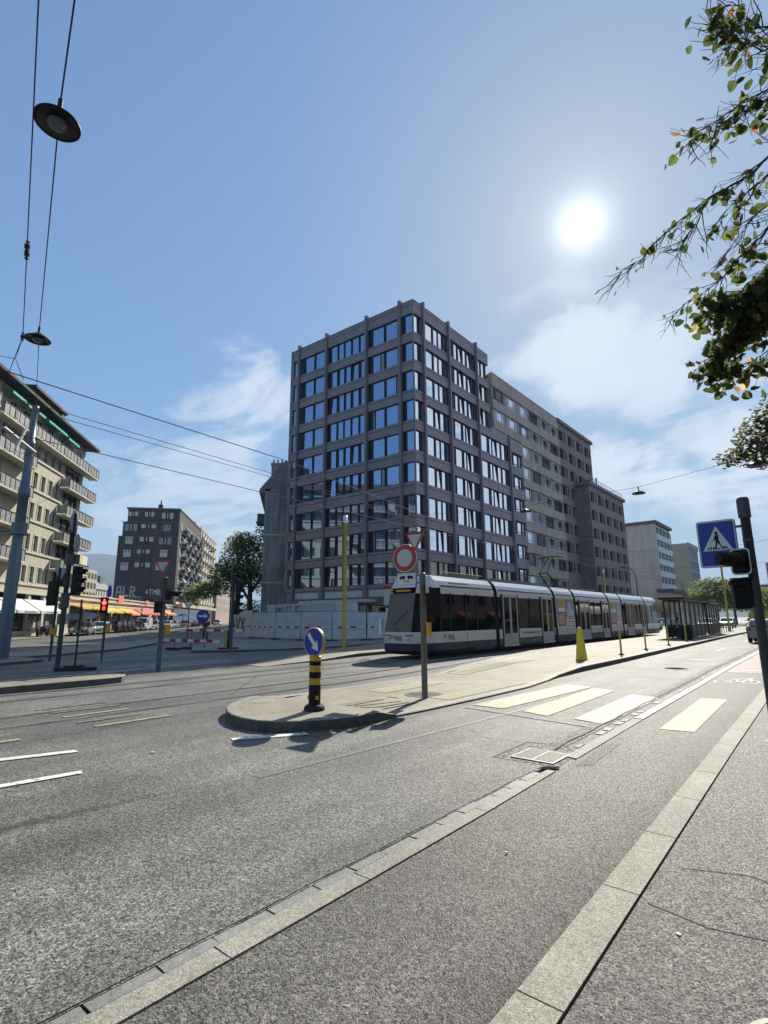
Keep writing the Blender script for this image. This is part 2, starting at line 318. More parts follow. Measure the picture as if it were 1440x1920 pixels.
# stone gutter: a row of short setts beside long flat slabs
gs=MB(); y=-1.0; random.seed(3)
while y<5.55:
    L=.30+random.uniform(-.04,.05); a=random.uniform(-.006,.006)
    gs.prism([(-2.645+a,y),(-2.565,y+random.uniform(-.01,.01)),(-2.565,y+L-.012),(-2.645+a,y+L-.012)],-.02,.010+random.uniform(-.002,.003),0); y+=L
struct(gs.build('gutter_setts',[m_gran2]))
gs=MB(); y=-1.3
while y<5.6:
    L=random.choice([1.0,1.02,1.5]); y1=min(y+L,5.78)
    gs.prism([(-2.56,y),(interp(GR,max(y,-4))-.004,y),(interp(GR,max(y1,-4))-.004,y1-.008),(-2.56,y1-.012)],-.02,.014,0); y+=L
y=6.35
while y<9.5:
    L=random.choice([.9,1.05,.5]); y1=min(y+L,9.6)
    gs.prism([(interp(GR,y)-.15,y+random.uniform(-.03,.03)),(interp(GR,y)-.004,y),(interp(GR,y1)-.004,y1-.01),(interp(GR,y1)-.15,y1-.012)],-.02,.0135,0); y=y1
struct(gs.build('gutter_slabs',[m_gran]))
sheet('gutter_joint',ccw([(-2.655,-2),(-2.418,-2),(-2.432,2.8),(-2.442,4),(-2.48,5.76),(-2.655,5.6),(-2.657,3)]),.0065,m_joint)
# beyond the drain: broken setts, worn white line, dark crumbled seam
gs=MB(); y=6.9
while y<30:
    L=.3+random.uniform(-.05,.08); xr=interp(GR,y); 
    if random.random()<.55: a_=random.uniform(.23,.30); gs.prism([(xr-a_+random.uniform(-.02,.02),y),(xr-.17,y+random.uniform(-.03,.03)),(xr-.18,y+L*.8),(xr-a_+random.uniform(-.03,.03),y+L*random.uniform(.6,.9))],-.02,.010,0)
    y+=L
struct(gs.build('broken_setts',[m_pale]))
def ragged(name,cx,y0,y1,w,m,z,step=.12,amp=.04):
    l=[];r=[];y=y0
    while y<y1:
        c=cx(y); l.append((c-w/2-random.uniform(0,amp),y)); r.append((c+w/2+random.uniform(0,amp),y)); y+=step
    b=MB()
    for i in range(len(l)-1): b.add([(l[i][0],l[i][1],z),(r[i][0],r[i][1],z),(r[i+1][0],r[i+1][1],z),(l[i+1][0],l[i+1][1],z)],[(0,1,2,3)])
    return struct(b.build(name,m))
m_tar=mat('old tar',(.03,.029,.027),.75,bump=.5,bscale=50)
m_crumb=asphalt('crumbled asphalt',(.17,.165,.15),rough=.75,grain=1.,bump=1.6,scale=.4)
ragged('crumbled_seam',lambda y:interp(GR,y)-.44,6.8,34,.2,m_crumb,.006)
ragged('tar_seam',lambda y:interp(GR,y)-.385+.012*math.sin(y*5),6.6,34,.018,m_tar,.016,.1,.012)
ragged('tar_joint',lambda y:-2.656+.004*math.sin(y*7),-1,5.7,.006,m_joint,.017,.07,.006)
def strip(name,cl,w,m,z,y0,y1,step=1.):
    b=MB(); y=y0
    while y<y1-.01:
        y2=min(y+step,y1); a=cl(y);c=cl(y2)
        b.add([(a-w/2,y,z),(a+w/2,y,z),(c+w/2,y2,z),(c-w/2,y2,z)],[(0,1,2,3)]); y=y2
    return struct(b.build(name,m))
strip('white_edge_line',lambda y:interp(GR,y)-.07,.13,m_wht,.0185,9.4,120)
strip('worn_lane_line',lambda y:-4.8+(y-3)*.055,.09,m_worn,.0045,3.6,12.0)
# drain
dr=MB(); dr.poly(ccw([(-3.28,5.85),(-3.3,6.8),(-2.86,6.9),(-2.56,6.6),(-2.52,5.9)]),.0035,0); struct(dr.build('drain_patch',[m_crumb]))
q=[(-3.28,5.85),(-3.3,6.8),(-2.86,6.9),(-2.56,6.6)]
tb=MB()
for a,b in zip(q,q[1:]):
    d=Vector((b[0]-a[0],b[1]-a[1],0)).normalized(); nn_=Vector((-d.y,d.x,0))*.013
    tb.add([(a[0]-nn_.x,a[1]-nn_.y,.007),(a[0]+nn_.x,a[1]+nn_.y,.007),(b[0]+nn_.x,b[1]+nn_.y,.007),(b[0]-nn_.x,b[1]-nn_.y,.007)],[(0,3,2,1)])
struct(tb.build('patch_joint',[m_tar]))
dt=thing('drain_grate','rectangular cast iron drain grate with slots in the road beside the stone gutter','drain grate',(-2.86,6.22,0))
f=MB(); m_iron=mat('worn cast iron',(.2,.19,.17),.6,.3,var=.2,vscale=20)
for (x0,x1,y0,y1) in ((-.26,.26,-.26,-.23),(-.26,.26,.23,.26),(-.26,-.23,-.23,.23),(.23,.26,-.23,.23),(-.015,.015,-.23,.23)): f.box(x0,x1,y0,y1,-.01,.016)
f.build('grate_frame',m_iron,dt)
f=MB()
for i in range(11):
    y=-.21+i*.042
    f.box(-.228,-.017,y-.011,y+.011,-.01,.013); f.box(.017,.228,y-.011,y+.011,-.01,.013)
f.build('bars',m_iron,dt); MB().poly([(-.23,-.23),(.23,-.23),(.23,.23),(-.23,.23)],.006).build('pit',mat('pit',(.01,.01,.01),.9),dt)
sheet('dark_asphalt_patch',ccw([(-2.39,6.06),(-2.26,6.2),(-2.33,7.45),(-2.47,7.3)]),.0075,asphalt('dark new asphalt',(.05,.048,.045),grain=.7,bump=.8))
# zebra crossing
for i,p in enumerate([[(-5.42,8.95),(-4.76,8.93),(-4.55,12.9),(-5.2,13.0)],[(-4.38,8.9),(-3.85,8.72),(-3.95,12.6),(-4.46,12.7)],[(-3.42,8.75),(-2.9,8.62),(-2.92,12.0),(-3.5,12.2)],[(-2.17,8.74),(-1.73,8.82),(-1.83,12.6),(-2.26,12.45)]]):
    sheet('zebra_bar',ccw(p),.010,m_yel if i in(1,3) else m_yel2)
sheet('thin_line',ccw([(-5.4,8.6),(-3.0,8.25),(-3.0,8.3),(-5.4,8.66)]),.0095,m_worn)
# bicycle symbol
b=MB()
def ring(b,cx,cy,rx,ry,w_,z,n=24):
    for i in range(n):
        a=2*PI*i/n;c=2*PI*(i+1)/n
        b.add([(cx+rx*math.cos(a),cy+ry*math.sin(a),z),(cx+rx*math.cos(c),cy+ry*math.sin(c),z),(cx+(rx-w_)*math.cos(c),cy+(ry-w_*1.6)*math.sin(c),z),(cx+(rx-w_)*math.cos(a),cy+(ry-w_*1.6)*math.sin(a),z)],[(0,3,2,1)][::1] and [(0,1,2,3)])
def bar(b,a,c,w_,z):
    a=Vector((*a,z));c=Vector((*c,z));d=(c-a).normalized();n_=Vector((-d.y,d.x,0))*w_/2
    b.add([a-n_,c-n_,c+n_,a+n_],[(0,1,2,3)])
ring(b,-2.36,15.9,.19,.42,.04,.0125);ring(b,-1.8,16.2,.19,.42,.04,.0125)
for a,c in (((-2.36,15.9),(-2.14,16.7)),((-2.14,16.7),(-1.88,17.1)),((-1.88,17.1),(-1.8,16.2)),((-2.14,16.7),(-2.06,15.9)),((-2.06,15.9),(-1.88,17.0)),((-2.25,17.0),(-2.06,17.0)),((-1.98,17.5),(-1.82,17.45))): bar(b,a,c,.045,.0125)
struct(b.build('bicycle_symbol',m_wht))
b=MB(); bar(b,(-2.35,19.6),(-1.95,19.65),.16,.0135); bar(b,(-1.72,18.1),(-1.5,18.1),.2,.0135); struct(b.build('lane_mark',m_wht))
# right pavement with kerb
kb=MB(); y=-3.; random.seed(11)
ys=[]
for L in [1.3,1.3,1.22]+[1.5,1.15,1.0,1.0,1.0]*30:
    y1=y+L
    if y1>118: break
    a0=interp(KL,max(y,-4));a1=interp(KL,y1)
    kb.prism([(a0,y),(a0+.2+.0,y),(a1+.2,y1-.01),(a1,y1-.01)],-.05,.062,0); y=y1
struct(kb.build('kerb',m_gran))
kj=ccw([(x+.01,y) for x,y in KL]+[(x+.215,y) for x,y in KL[::-1]])
struct(MB().prism(kj,-.05,.05).build('kerb_joint',m_joint))
wk=ccw([(x+.21,y) for x,y in KL]+[(9,120),(9,-6)])
struct(MB().prism(wk,-.05,.053).build('pavement',m_walk))
b=MB(); 
for pa in ([(-1.0,3.42),(-.7,3.36),(-.45,3.42),(-.1,3.33),(.4,3.3)],[(-.95,4.0),(-.6,4.15),(-.3,4.05),(0,4.2)],[(-.9,8.2),(-.4,8.3)]):
    for a,c in zip(pa,pa[1:]): bar(b,a,c,.006,.0555)
struct(b.build('pavement_crack',m_joint))
def cover(name,label,x,y,z,r,cat='manhole cover',mm=None):
    m_iron=mm or MATS['worn cast iron']
    t=thing(name,label,cat,(x,y,z))
    MB().lathe([(r,-.02),(r,.006),(r*.88,.006),(r*.88,-.02)],n=40,sm=False).build('ring',m_iron,t)
    f=MB().lathe([(r*.86,-.02),(r*.86,.004),(0.001,.004)],n=40,sm=False)
    for i in range(-5,6):
        for j in range(-5,6):
            if (i*i+j*j)<26: f.box(i*r*.155-.012*r/.3,i*r*.155+.012*r/.3,j*r*.155-.02*r/.3,j*r*.155+.02*r/.3,.004,.009)
    f.build('lid',m_iron,t); return t
cover('manhole_cover','round metal cover on the pavement cut off by the bottom right corner of the picture',-.27,2.66,.053,.2)
cover('manhole_cover','small round cover on the right pavement below the pedestrian crossing sign pole',-.72,8.55,.053,.16)
# ---------------------------------------------------------------- traffic islands
m_kface=mat('shade toned kerb face',(.10,.10,.085),.9,var=.35,vscale=7,bump=.5,bscale=40)  # kerb sides get a darker colour that paints in their shade
sheet('broken_slab_hole',ccw([(-2.66,5.66),(-2.60,5.70),(-2.48,5.83),(-2.50,5.90),(-2.64,5.80)]),.0155,m_joint)
def island(name,outline,zf,kw=.2,top=None,kerb=None,z0=-.05):
    pts=[Vector((x,y,0)) for x,y in ccw(outline)]; n=len(pts); ins=[]
    for i in range(n):
        a=(pts[i]-pts[i-1]).normalized();c=(pts[(i+1)%n]-pts[i]).normalized()
        na=Vector((-a.y,a.x,0));nc=Vector((-c.y,c.x,0)); bi=(na+nc).normalized(); k=kw/max(.4,bi.dot(na)); ins.append(pts[i]+bi*k)
    b=MB()
    for i in range(n):
        j=(i+1)%n; p,q,r,s=pts[i],pts[j],ins[j],ins[i]
        zp,zq,zr,zs=zf(p.x,p.y),zf(q.x,q.y),zf(r.x,r.y),zf(s.x,s.y)
        cz=min(.018,max(.004,zp))
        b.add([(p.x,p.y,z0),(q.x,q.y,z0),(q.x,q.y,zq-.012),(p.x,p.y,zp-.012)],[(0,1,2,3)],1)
        P2=p+(s-p)*.07;Q2=q+(r-q)*.07
        b.add([(p.x,p.y,zp-.012),(q.x,q.y,zq-.012),(Q2.x,Q2.y,zq),(P2.x,P2.y,zp)],[(0,1,2,3)])
        b.add([(P2.x,P2.y,zp),(Q2.x,Q2.y,zq),(r.x,r.y,zr),(s.x,s.y,zs)],[(0,1,2,3)])
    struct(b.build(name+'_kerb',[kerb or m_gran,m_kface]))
    bm=bmesh.new(); vs=[bm.verts.new((p.x,p.y,zf(p.x,p.y)-.003)) for p in ins]; f=bm.faces.new(vs)
    bmesh.ops.triangulate(bm,faces=[f])
    for yc in [6.7,6.95,7.15,13.5,14.5,16.5]:
        ys_=[v.co.y for v in bm.verts]
        if min(ys_)<yc<max(ys_): bmesh.ops.bisect_plane(bm,geom=bm.verts[:]+bm.edges[:]+bm.faces[:],plane_co=(0,yc,0),plane_no=(0,1,0))
    for v in bm.verts: v.co.z=zf(v.co.x,v.co.y)-.003
    me=bpy.data.meshes.new(name); bm.to_mesh(me); bm.free(); me.materials.append(top or m_plat)
    o=bpy.data.objects.new(name,me); col.objects.link(o); return struct(o)
def zi(x,y):
    if y<6.7: return .155
    if y<7.15: return .155-(y-6.7)/.45*.115
    if y<13.5: return .04
    if y<16.5: return .04+(y-13.5)/3*.11
    return .15
IR=[(-5.72,6.65),(-5.76,7.15),(-5.70,7.9),(-5.66,9.8),(-5.66,11.9),(-5.85,13.5),(-5.98,14.5),(-6.05,16.5),(-6.08,20),(-6.35,32),(-6.75,52),(-6.9,66)]
IL=[(-11.3,66),(-11.2,40),(-10.95,27),(-10.75,23),(-9.95,18.1),(-9.4,14.8),(-9.02,13.0),(-8.95,10.1),(-8.98,7.8),(-8.85,7.0),(-8.75,6.4),(-8.55,5.95),(-8.3,5.6),(-8.05,5.37)]
NO=[(-7.7,5.16),(-7.35,5.02),(-7.0,4.96),(-6.65,4.98),(-6.35,5.12),(-6.12,5.35),(-5.92,5.65),(-5.78,6.05)]
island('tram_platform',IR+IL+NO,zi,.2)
# tactile strips on the platform
m_tact=mat('tactile cream',(.62,.57,.38),.7,var=.15,vscale=9)
def tactile(x0,x1,y0,y1,zoff=0):
    b=MB(); y=y0
    while y<y1:
        z=zi(0,y+.05); b.box(x0,x1,y,y+.055,z-.01,z+.008); y+=.11
    return struct(b.build('tactile_strip',m_tact))
tactile(-8.1,-7.55,9.0,11.1); tactile(-6.4,-5.95,9.0,12.4); tactile(-8.75,-8.2,13.2,18.0)
sheet('worn_yellow_letters',ccw([(-7.3,6.95),(-7.0,6.95),(-7.0,8.3),(-7.15,8.3)]),.0485,m_yworn)
b=MB()
for a,c in (((-6.9,7.3),(-6.6,8.3)),((-6.75,7.3),(-6.5,7.5)),((-6.5,7.5),(-6.4,8.3)),((-6.3,7.4),(-6.25,8.4)),((-7.2,8.6),(-6.9,8.6))): bar(b,a,c,.06,.0492)
struct(b.build('worn_yellow_letter',m_yworn))
m_seam=mat('platform joint',(.55,.53,.45),.8)
b=MB()
for yy in (18.5,22.5,26.5,31,36): b.add([(-10.5,yy,.1485),(-6.4,yy+.3,.1485),(-6.4,yy+.34,.1485),(-10.5,yy+.04,.1485)],[(0,1,2,3)])
bar(b,(-9.0,16.6),(-9.9,22),.05,.1485)
struct(b.build('platform_joint',m_seam))
cover('round_cover','pale concrete disc set in the nose of the traffic island behind the striped bollard',-8.05,6.15,.153,.2,'round cover',mm=mat('pale concrete',(.5,.48,.4),.8))
cover('manhole_cover','dark round grille at the foot of the no-entry sign pole on the traffic island',-6.78,9.3,.038,.42,mm=mat('dark iron',(.07,.065,.055),.6))
# separator kerb on the left, beyond the tracks
zk=lambda x,y:.16
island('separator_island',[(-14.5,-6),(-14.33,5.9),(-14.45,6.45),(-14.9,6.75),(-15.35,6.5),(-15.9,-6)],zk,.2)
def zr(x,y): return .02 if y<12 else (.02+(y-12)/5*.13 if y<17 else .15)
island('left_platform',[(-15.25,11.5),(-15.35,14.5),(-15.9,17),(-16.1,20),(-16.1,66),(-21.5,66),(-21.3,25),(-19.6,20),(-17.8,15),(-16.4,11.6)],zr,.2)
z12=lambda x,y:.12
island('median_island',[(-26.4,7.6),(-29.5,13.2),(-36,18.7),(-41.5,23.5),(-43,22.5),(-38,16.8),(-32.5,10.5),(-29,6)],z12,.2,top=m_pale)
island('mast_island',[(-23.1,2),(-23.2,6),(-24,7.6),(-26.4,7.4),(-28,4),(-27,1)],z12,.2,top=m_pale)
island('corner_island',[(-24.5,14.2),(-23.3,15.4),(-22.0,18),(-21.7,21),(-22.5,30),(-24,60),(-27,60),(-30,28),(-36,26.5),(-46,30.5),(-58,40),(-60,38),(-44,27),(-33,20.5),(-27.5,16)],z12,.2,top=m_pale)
# street 2 pavement in front of the shops
U=Vector((-.767,.642,0)).normalized(); V=Vector((.642,.767,0)).normalized()
def s2(s,c,z=0): v=U*s+V*c; return (v.x,v.y,z)
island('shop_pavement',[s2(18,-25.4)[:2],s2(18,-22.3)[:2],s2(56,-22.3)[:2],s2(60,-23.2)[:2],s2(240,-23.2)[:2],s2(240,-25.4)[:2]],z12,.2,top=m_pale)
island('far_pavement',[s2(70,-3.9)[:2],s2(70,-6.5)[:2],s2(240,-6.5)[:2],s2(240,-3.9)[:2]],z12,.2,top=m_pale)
# rails: polished strip beside a dark groove
m_rail=mat('rail steel',(.42,.41,.38),.22,.9,var=.1); m_groove=mat('rail groove',(.012,.011,.01),.9)
def curve_x(x0,sh): 
    def f(y):
        if y<10: return x0
        t=min(1,(y-10)/14); t=t*t*(3-2*t); return x0+sh*t
    return f
for x0 in (-9.78,-10.83):
    strip('tram_rail',curve_x(x0,-1.45),.055,m_rail,.006,-6,140,.8); strip('rail_groove',(lambda f:(lambda y:f(y)-.05))(curve_x(x0,-1.45)),.035,m_groove,.0065,-6,140,.8)
for x0 in (-12.9,-13.95):
    strip('tram_rail',curve_x(x0,-.45),.055,m_rail,.006,-6,140,.8); strip('rail_groove',(lambda f:(lambda y:f(y)-.05))(curve_x(x0,-.45)),.035,m_groove,.0065,-6,140,.8)
b=MB()
for a,c in (((-10.2,6.9),(-12.8,9.5)),((-12.8,6.2),(-14.0,8.6)),((-9.7,7.3),(-8.95,7.0)),((-9.3,6.2),(-9.7,8.6))): bar(b,a,c,.03,.0068)
struct(b.build('slab_joint',m_tar))
# yellow box stripes and lane dashes on the left
for x,y0,y1,wd,mm in ((-11.27,3.53,4.78,.1,m_yworn),(-10.7,3.6,4.78,.12,m_yworn),(-10.12,3.6,4.7,.12,m_yel),(-9.4,3.56,4.6,.12,m_yworn),(-8.87,3.62,4.82,.12,m_yel)):
    sheet('yellow_stripe',ccw([(x-wd/2,y0),(x+wd/2,y0),(x+wd/2,y1),(x-wd/2,y1)]),.0112,mm)
sheet('yellow_stripe',ccw([(-8.85,1.5),(-8.72,1.5),(-8.68,2.62),(-8.82,2.6)]),.0112,m_yel)
sheet('lane_dash',ccw([(-7.98,1.4),(-7.83,1.4),(-7.35,2.84),(-7.5,2.84)]),.0112,m_wht)
sheet('lane_dash',ccw([(-6.64,1.2),(-6.5,1.2),(-6.32,2.5),(-6.44,2.54)]),.0112,m_wht)
sheet('lane_dash',ccw([(-6.53,4.46),(-6.4,4.4),(-5.86,5.28),(-6.02,5.36)]),.0112,m_wht)
b=MB()
for a,c in (((-19.2,8.2),(-19,12.7)),((-17.85,8.2),(-17.9,12.2)),((-18.5,9),(-18.5,12.6)),((-17.9,6.9),(-17.6,8.4)),((-17.3,4.4),(-17.5,8.0))): bar(b,a,c,.12,.0112)
for a,c in ((s2(56,-14),s2(64,-14)),(s2(70,-14),s2(78,-14)),(s2(84,-14),s2(94,-14)),(s2(100,-14),s2(110,-14))): bar(b,a[:2],c[:2],.15,.0112)
for a,c in (((-3.35-1.2,30),(-3.35-1.2,33)),((-4.7,42),(-4.8,46)),((-5,60),(-5.1,66))): bar(b,a,c,.12,.0112)
struct(b.build('lane_line',m_wht))
b=MB(); ring(b,-5.93,5.5,.17,.28,.02,.0118); bar(b,(-6.05,5.3),(-5.8,5.75),.02,.0118); struct(b.build('green_survey_mark',mat('green spray',(.2,.32,.1),.8)))
# long oil-dark drag mark in the near lane
MB_=MB
# small litter on the ground
lt=[(-1.95,3.6,.013),(-.8,3.2,.018),(-6.6,3.4,.03)]
for i,(x,y,r) in enumerate(lt):
    b=MB(); pts=[(x+r*random.uniform(.5,1.1)*math.cos(a),y+r*random.uniform(.5,1.1)*math.sin(a)) for a in [k*PI/3 for k in range(6)]]
    b.prism(pts,.01 if x<-1.2 else .054,.018 if x<-1.2 else .06)
    o=b.build('litter',mat('paper',(.6,.58,.5),.8)); tag(o,'tiny pale scrap of litter lying on the asphalt','litter','scraps of litter on the asphalt')
cover('manhole_cover','dark flat manhole cover alone in the middle of the right lane beyond the crossing',-4.1,23.3,.004,.42)
# ================================================================ BUILDINGS
def fglass(name,c,ior=2.4,wav=.012,ws=.35,metal=0.):
    m=bpy.data.materials.new(name); m.use_nodes=True; t=m.node_tree; p=t.nodes['Principled BSDF']
    p.inputs['Base Color'].default_value=(*c,1); p.inputs['Roughness'].default_value=.03; p.inputs['IOR'].default_value=ior; p.inputs['Metallic'].default_value=metal
    tcn=t.nodes.new('ShaderNodeTexCoord'); n=t.nodes.new('ShaderNodeTexNoise'); n.inputs['Scale'].default_value=ws; n.inputs['Detail'].default_value=1; t.links.new(tcn.outputs['Object'],n.inputs['Vector'])
    b=t.nodes.new('ShaderNodeBump'); b.inputs['Strength'].default_value=.35; b.inputs['Distance'].default_value=wav; t.links.new(n.outputs[0],b.inputs['Height']); t.links.new(b.outputs[0],p.inputs['Normal'])
    return m
g_tower=fglass('street side glass bright sky tint',(.66,.73,.78),1.5,metal=1.)  # tint brightened to carry the bright sky mirrored on the street side
g_left=fglass('left side glass deep sky tint',(.30,.42,.62),1.6,metal=.85)  # darker, bluer tint stands in for deep sky mirrored on the left face
g_old=fglass('window glass',(.010,.013,.016),1.5)
g_curt=mat('curtained glass',(.22,.26,.32),.25,var=.3,vscale=5,coat=.8)
g_shop=fglass('shop glass',(.02,.022,.022),1.6)
m_clad=mat('tower brown grey cladding',(.25,.222,.235),.5,.15,var=.10,vscale=1.5,stain=.12)
m_clad2=mat('tower pilaster metal',(.20,.18,.195),.5,.15,var=.08)
m_fr=mat('black window frame',(.012,.012,.014),.4,.3)
m_conc=mat('grey concrete panel',(.32,.33,.34),.85,var=.18,vscale=.8,stain=.35,bump=.2)
m_beige=mat('beige concrete band',(.46,.41,.34),.85,var=.12,vscale=.6,stain=.22,bump=.15)
m_dark=mat('black shadow gap',(.008,.008,.009),.9)
m_alu=mat('light window frame',(.55,.56,.57),.45,.2)
m_brown=mat('brown concrete',(.24,.20,.185),.8,var=.12,vscale=.8,stain=.15,bump=.2)
m_brown2=mat('brown grey recess',(.02,.018,.018),.6)
m_cream=mat('cream render',(.47,.44,.32),.85,var=.07,vscale=.5,stain=.10,bump=.15)
m_trim=mat('white stone trim',(.50,.48,.39),.8,var=.08)
m_balc=mat('balcony panel grey',(.24,.25,.24),.6,var=.15,vscale=3)
m_rooft=mat('brown roof tiles',(.045,.03,.03),.8,var=.25,vscale=6,bump=.6,bscale=12)
m_blk=mat('dark sooty render',(.085,.074,.072),.9,var=.22,vscale=.35,stain=.3,bump=.3)
m_shut=mat('pale shutters',(.5,.51,.47),.7,var=.12,vscale=5)
m_shutg=mat('grey shutters',(.26,.3,.33),.7,var=.12,vscale=5)
m_grey=mat('stained grey render',(.30,.31,.31),.92,var=.25,vscale=.6,stain=.5,bump=.4)
m_pink=mat('pink render',(.45,.31,.25),.9,var=.1,stain=.15)
m_wall2=mat('pale render',(.55,.5,.4),.85,var=.1,vscale=.5,stain=.15)
m_ww=mat('warm grey end wall',(.62,.55,.47),.85,var=.08,vscale=.4,stain=.2)

WC={}
def window(key,wd,ht,cols,fm,gm,par,loc,fr=.06,dep=.08,rails=(),rot=0,name='window',split=True,solid=None,dm=None):
    """cols: list of (fraction, kind): p pane, d dark blank, t tilted pane, s shutter. local: x along, y=0 glazing, outward -y"""
    k=(key,round(wd,2),round(ht,2),fm.name,gm.name)
    if k in WC:
        fo,po=WC[k]; o=fo.copy(); col.objects.link(o); o.parent=par; o.location=loc; o.rotation_euler=(0,0,rot)
        for p_ in po: c=p_.copy(); col.objects.link(c); c.parent=o
        return o
    f=MB(); p=MB(); x=0; tot=sum(c[0] for c in cols)
    f.box(0,wd,-dep,.02,0,fr); f.box(0,wd,-dep,.02,ht-fr,ht)
    f.box(0,fr,-dep+.002,.02,fr,ht-fr); f.box(wd-fr,wd,-dep+.002,.02,fr,ht-fr)
    inner=wd-2*fr; x=fr; bars=[]
    for i,(q,kd) in enumerate(cols):
        x1=x+inner*q/tot; a=x+(fr/2 if i else 0); b=x1-(fr/2 if i<len(cols)-1 else 0)
        if i<len(cols)-1: f.box(x1-fr/2,x1+fr/2,-dep+.004,.02,fr,ht-fr)
        if kd=='p': p.quad((a,0,fr),(b,0,fr),(b,0,ht-fr),(a,0,ht-fr),0)
        elif kd=='d': f.box(a,b,-.012,.02,fr,ht-fr)
        elif kd=='c': p.quad((a,0,fr),(b,0,fr),(b,0,ht-fr),(a,0,ht-fr),1)
        elif kd=='t':   # tilted sash
            f.box(a,b,.1,.12,fr,ht-fr)
            t=.16; p.quad((a+.04,-.02,fr+.02),(b-.04,-.02,fr+.02),(b-.04,.02+t*.3,ht-fr-.05),(a+.04,.02+t*.3,ht-fr-.05),0)
            f.add([(a,-.03,fr),(a+.05,-.03,fr),(a+.05,.02,ht-fr),(a,.02,ht-fr)],[(0,1,2,3)]); f.add([(b-.05,-.03,fr),(b,-.03,fr),(b,.02,ht-fr),(b-.05,.02,ht-fr)],[(0,1,2,3)])
        x=x1
    for z in rails: f.box(fr,wd-fr,-dep+.006,.015,ht*z-fr*.4,ht*z+fr*.4)
    fo=f.build(name,[fm],par); fo.location=loc; fo.rotation_euler=(0,0,rot)
    po=[]
    if p.v:
        po.append(p.build('pane',[gm,g_curt],fo))
    WC[k]=(fo,po); return fo

# ---- dark tower ------------------------------------------------------------
tw=thing('dark_tower','tall dark brown metal-clad corner office tower with ribbon windows and fin pilasters, behind the tram','office tower',(0,0,0),R(90))
# local: x = along the tram street (world Y), y = -world X.  The left face is not quite square to it.
SH=.05
def txf(v): 
    x,y,z=v
    if y>28.6: x=x-SH*(y-28.6)
    return (x,y,z)
HD=[32.12,29.02,25.9,22.79,19.62,16.4,13.2,10.1,6.97]; SL=[30.03,26.99,23.85,20.68,17.55,14.42,11.2,7.98,4.85]
X0,X1,X2=38.62,53.9,62.0; YF,YB=28.6,46.5; ZT=33.5; ZL=24.2
core=MB(txf)
core.box(X0+.46,X1-.02,YF+.46,YB-.02,0,ZT-.4); core.box(X1-.02,X2-3.6,YF+.5,YB-.02,0,ZL-.3)
core.build('core',m_dark,tw)
cl=MB(txf)
def band(z0,z1,x0,x1,left=True):
    gz=(z0+z1)/2+.25
    for a,b in ((z0,gz-.03),(gz+.03,z1)):
        cl.box(x0,x1,YF,YF+.45,a,b)
        if left: cl.box(x0,x0+.45,YF+.45,YB,a,b)
    cl.box(x0+.03,x1-.03,YF+.03,YF+.4,gz-.03,gz+.03,1)
    if left: cl.box(x0+.03,x0+.4,YF+.4,YB-.03,gz-.03,gz+.03,1)
band(HD[0],ZT,X0,X1)
for i in range(8):
    if i<3: band(HD[i+1],SL[i],X0,X1)
    else: band(HD[i+1],SL[i],X0,58.35)
cl.box(X1,58.35,YF+.002,YF+.45,HD[3],ZL)
band(3.6,SL[8],X0,58.35)
cl.box(X1-.4,X1,YF+.45,YB,ZL-.5,ZT)       # far end of the upper storeys
cl.box(X0,X1,YB-.4,YB,SL[8]-1.2,ZT)
# return wall of the upper storeys, coping
cl.box(X0-.03,X1+.03,YF-.03,YF+.35,ZT,ZT+.1); cl.box(X0-.03,X0+.35,YF+.35,YB+.03,ZT,ZT+.1); cl.box(X1-.3,X1+.03,YF+.35,YB,ZT,ZT+.1)
cl.box(X0+.35,X1-.3,YF+.35,YB,ZT-.45,ZT-.3)
cl.build('cladding',[m_clad,m_dark],tw)
PF=[40.25,45.0,50.95]           # street-face pilasters
PL=[30.24,34.67,40.56,45.05]      # left-face pilasters (y)
for x in PF: MB(txf).box(x-.13,x+.13,YF-.22,YF+.3,3.6,ZT+.45).build('pilaster',m_clad2,tw)
MB(txf).box(58.35-.02,58.35+.3,YF-.2,YF+.5,0,ZL+.1).build('pilaster',m_clad2,tw)
for y in PL: MB(txf).box(X0-.22,X0+.3,y-.13,y+.13,3.6,ZT+.45).build('pilaster',m_clad2,tw)
MB(txf).box(X0-.002,X0+.1,YF-.002,YF+.1,3.6,ZT-.05).build('corner_post',m_clad2,tw)
MB(txf).box(X0-.01,X0+.3,YB-.12,YB+.01,3.6,ZT-.05).build('corner_post',m_clad2,tw)
PP=lambda n:[(1,'p')]*n
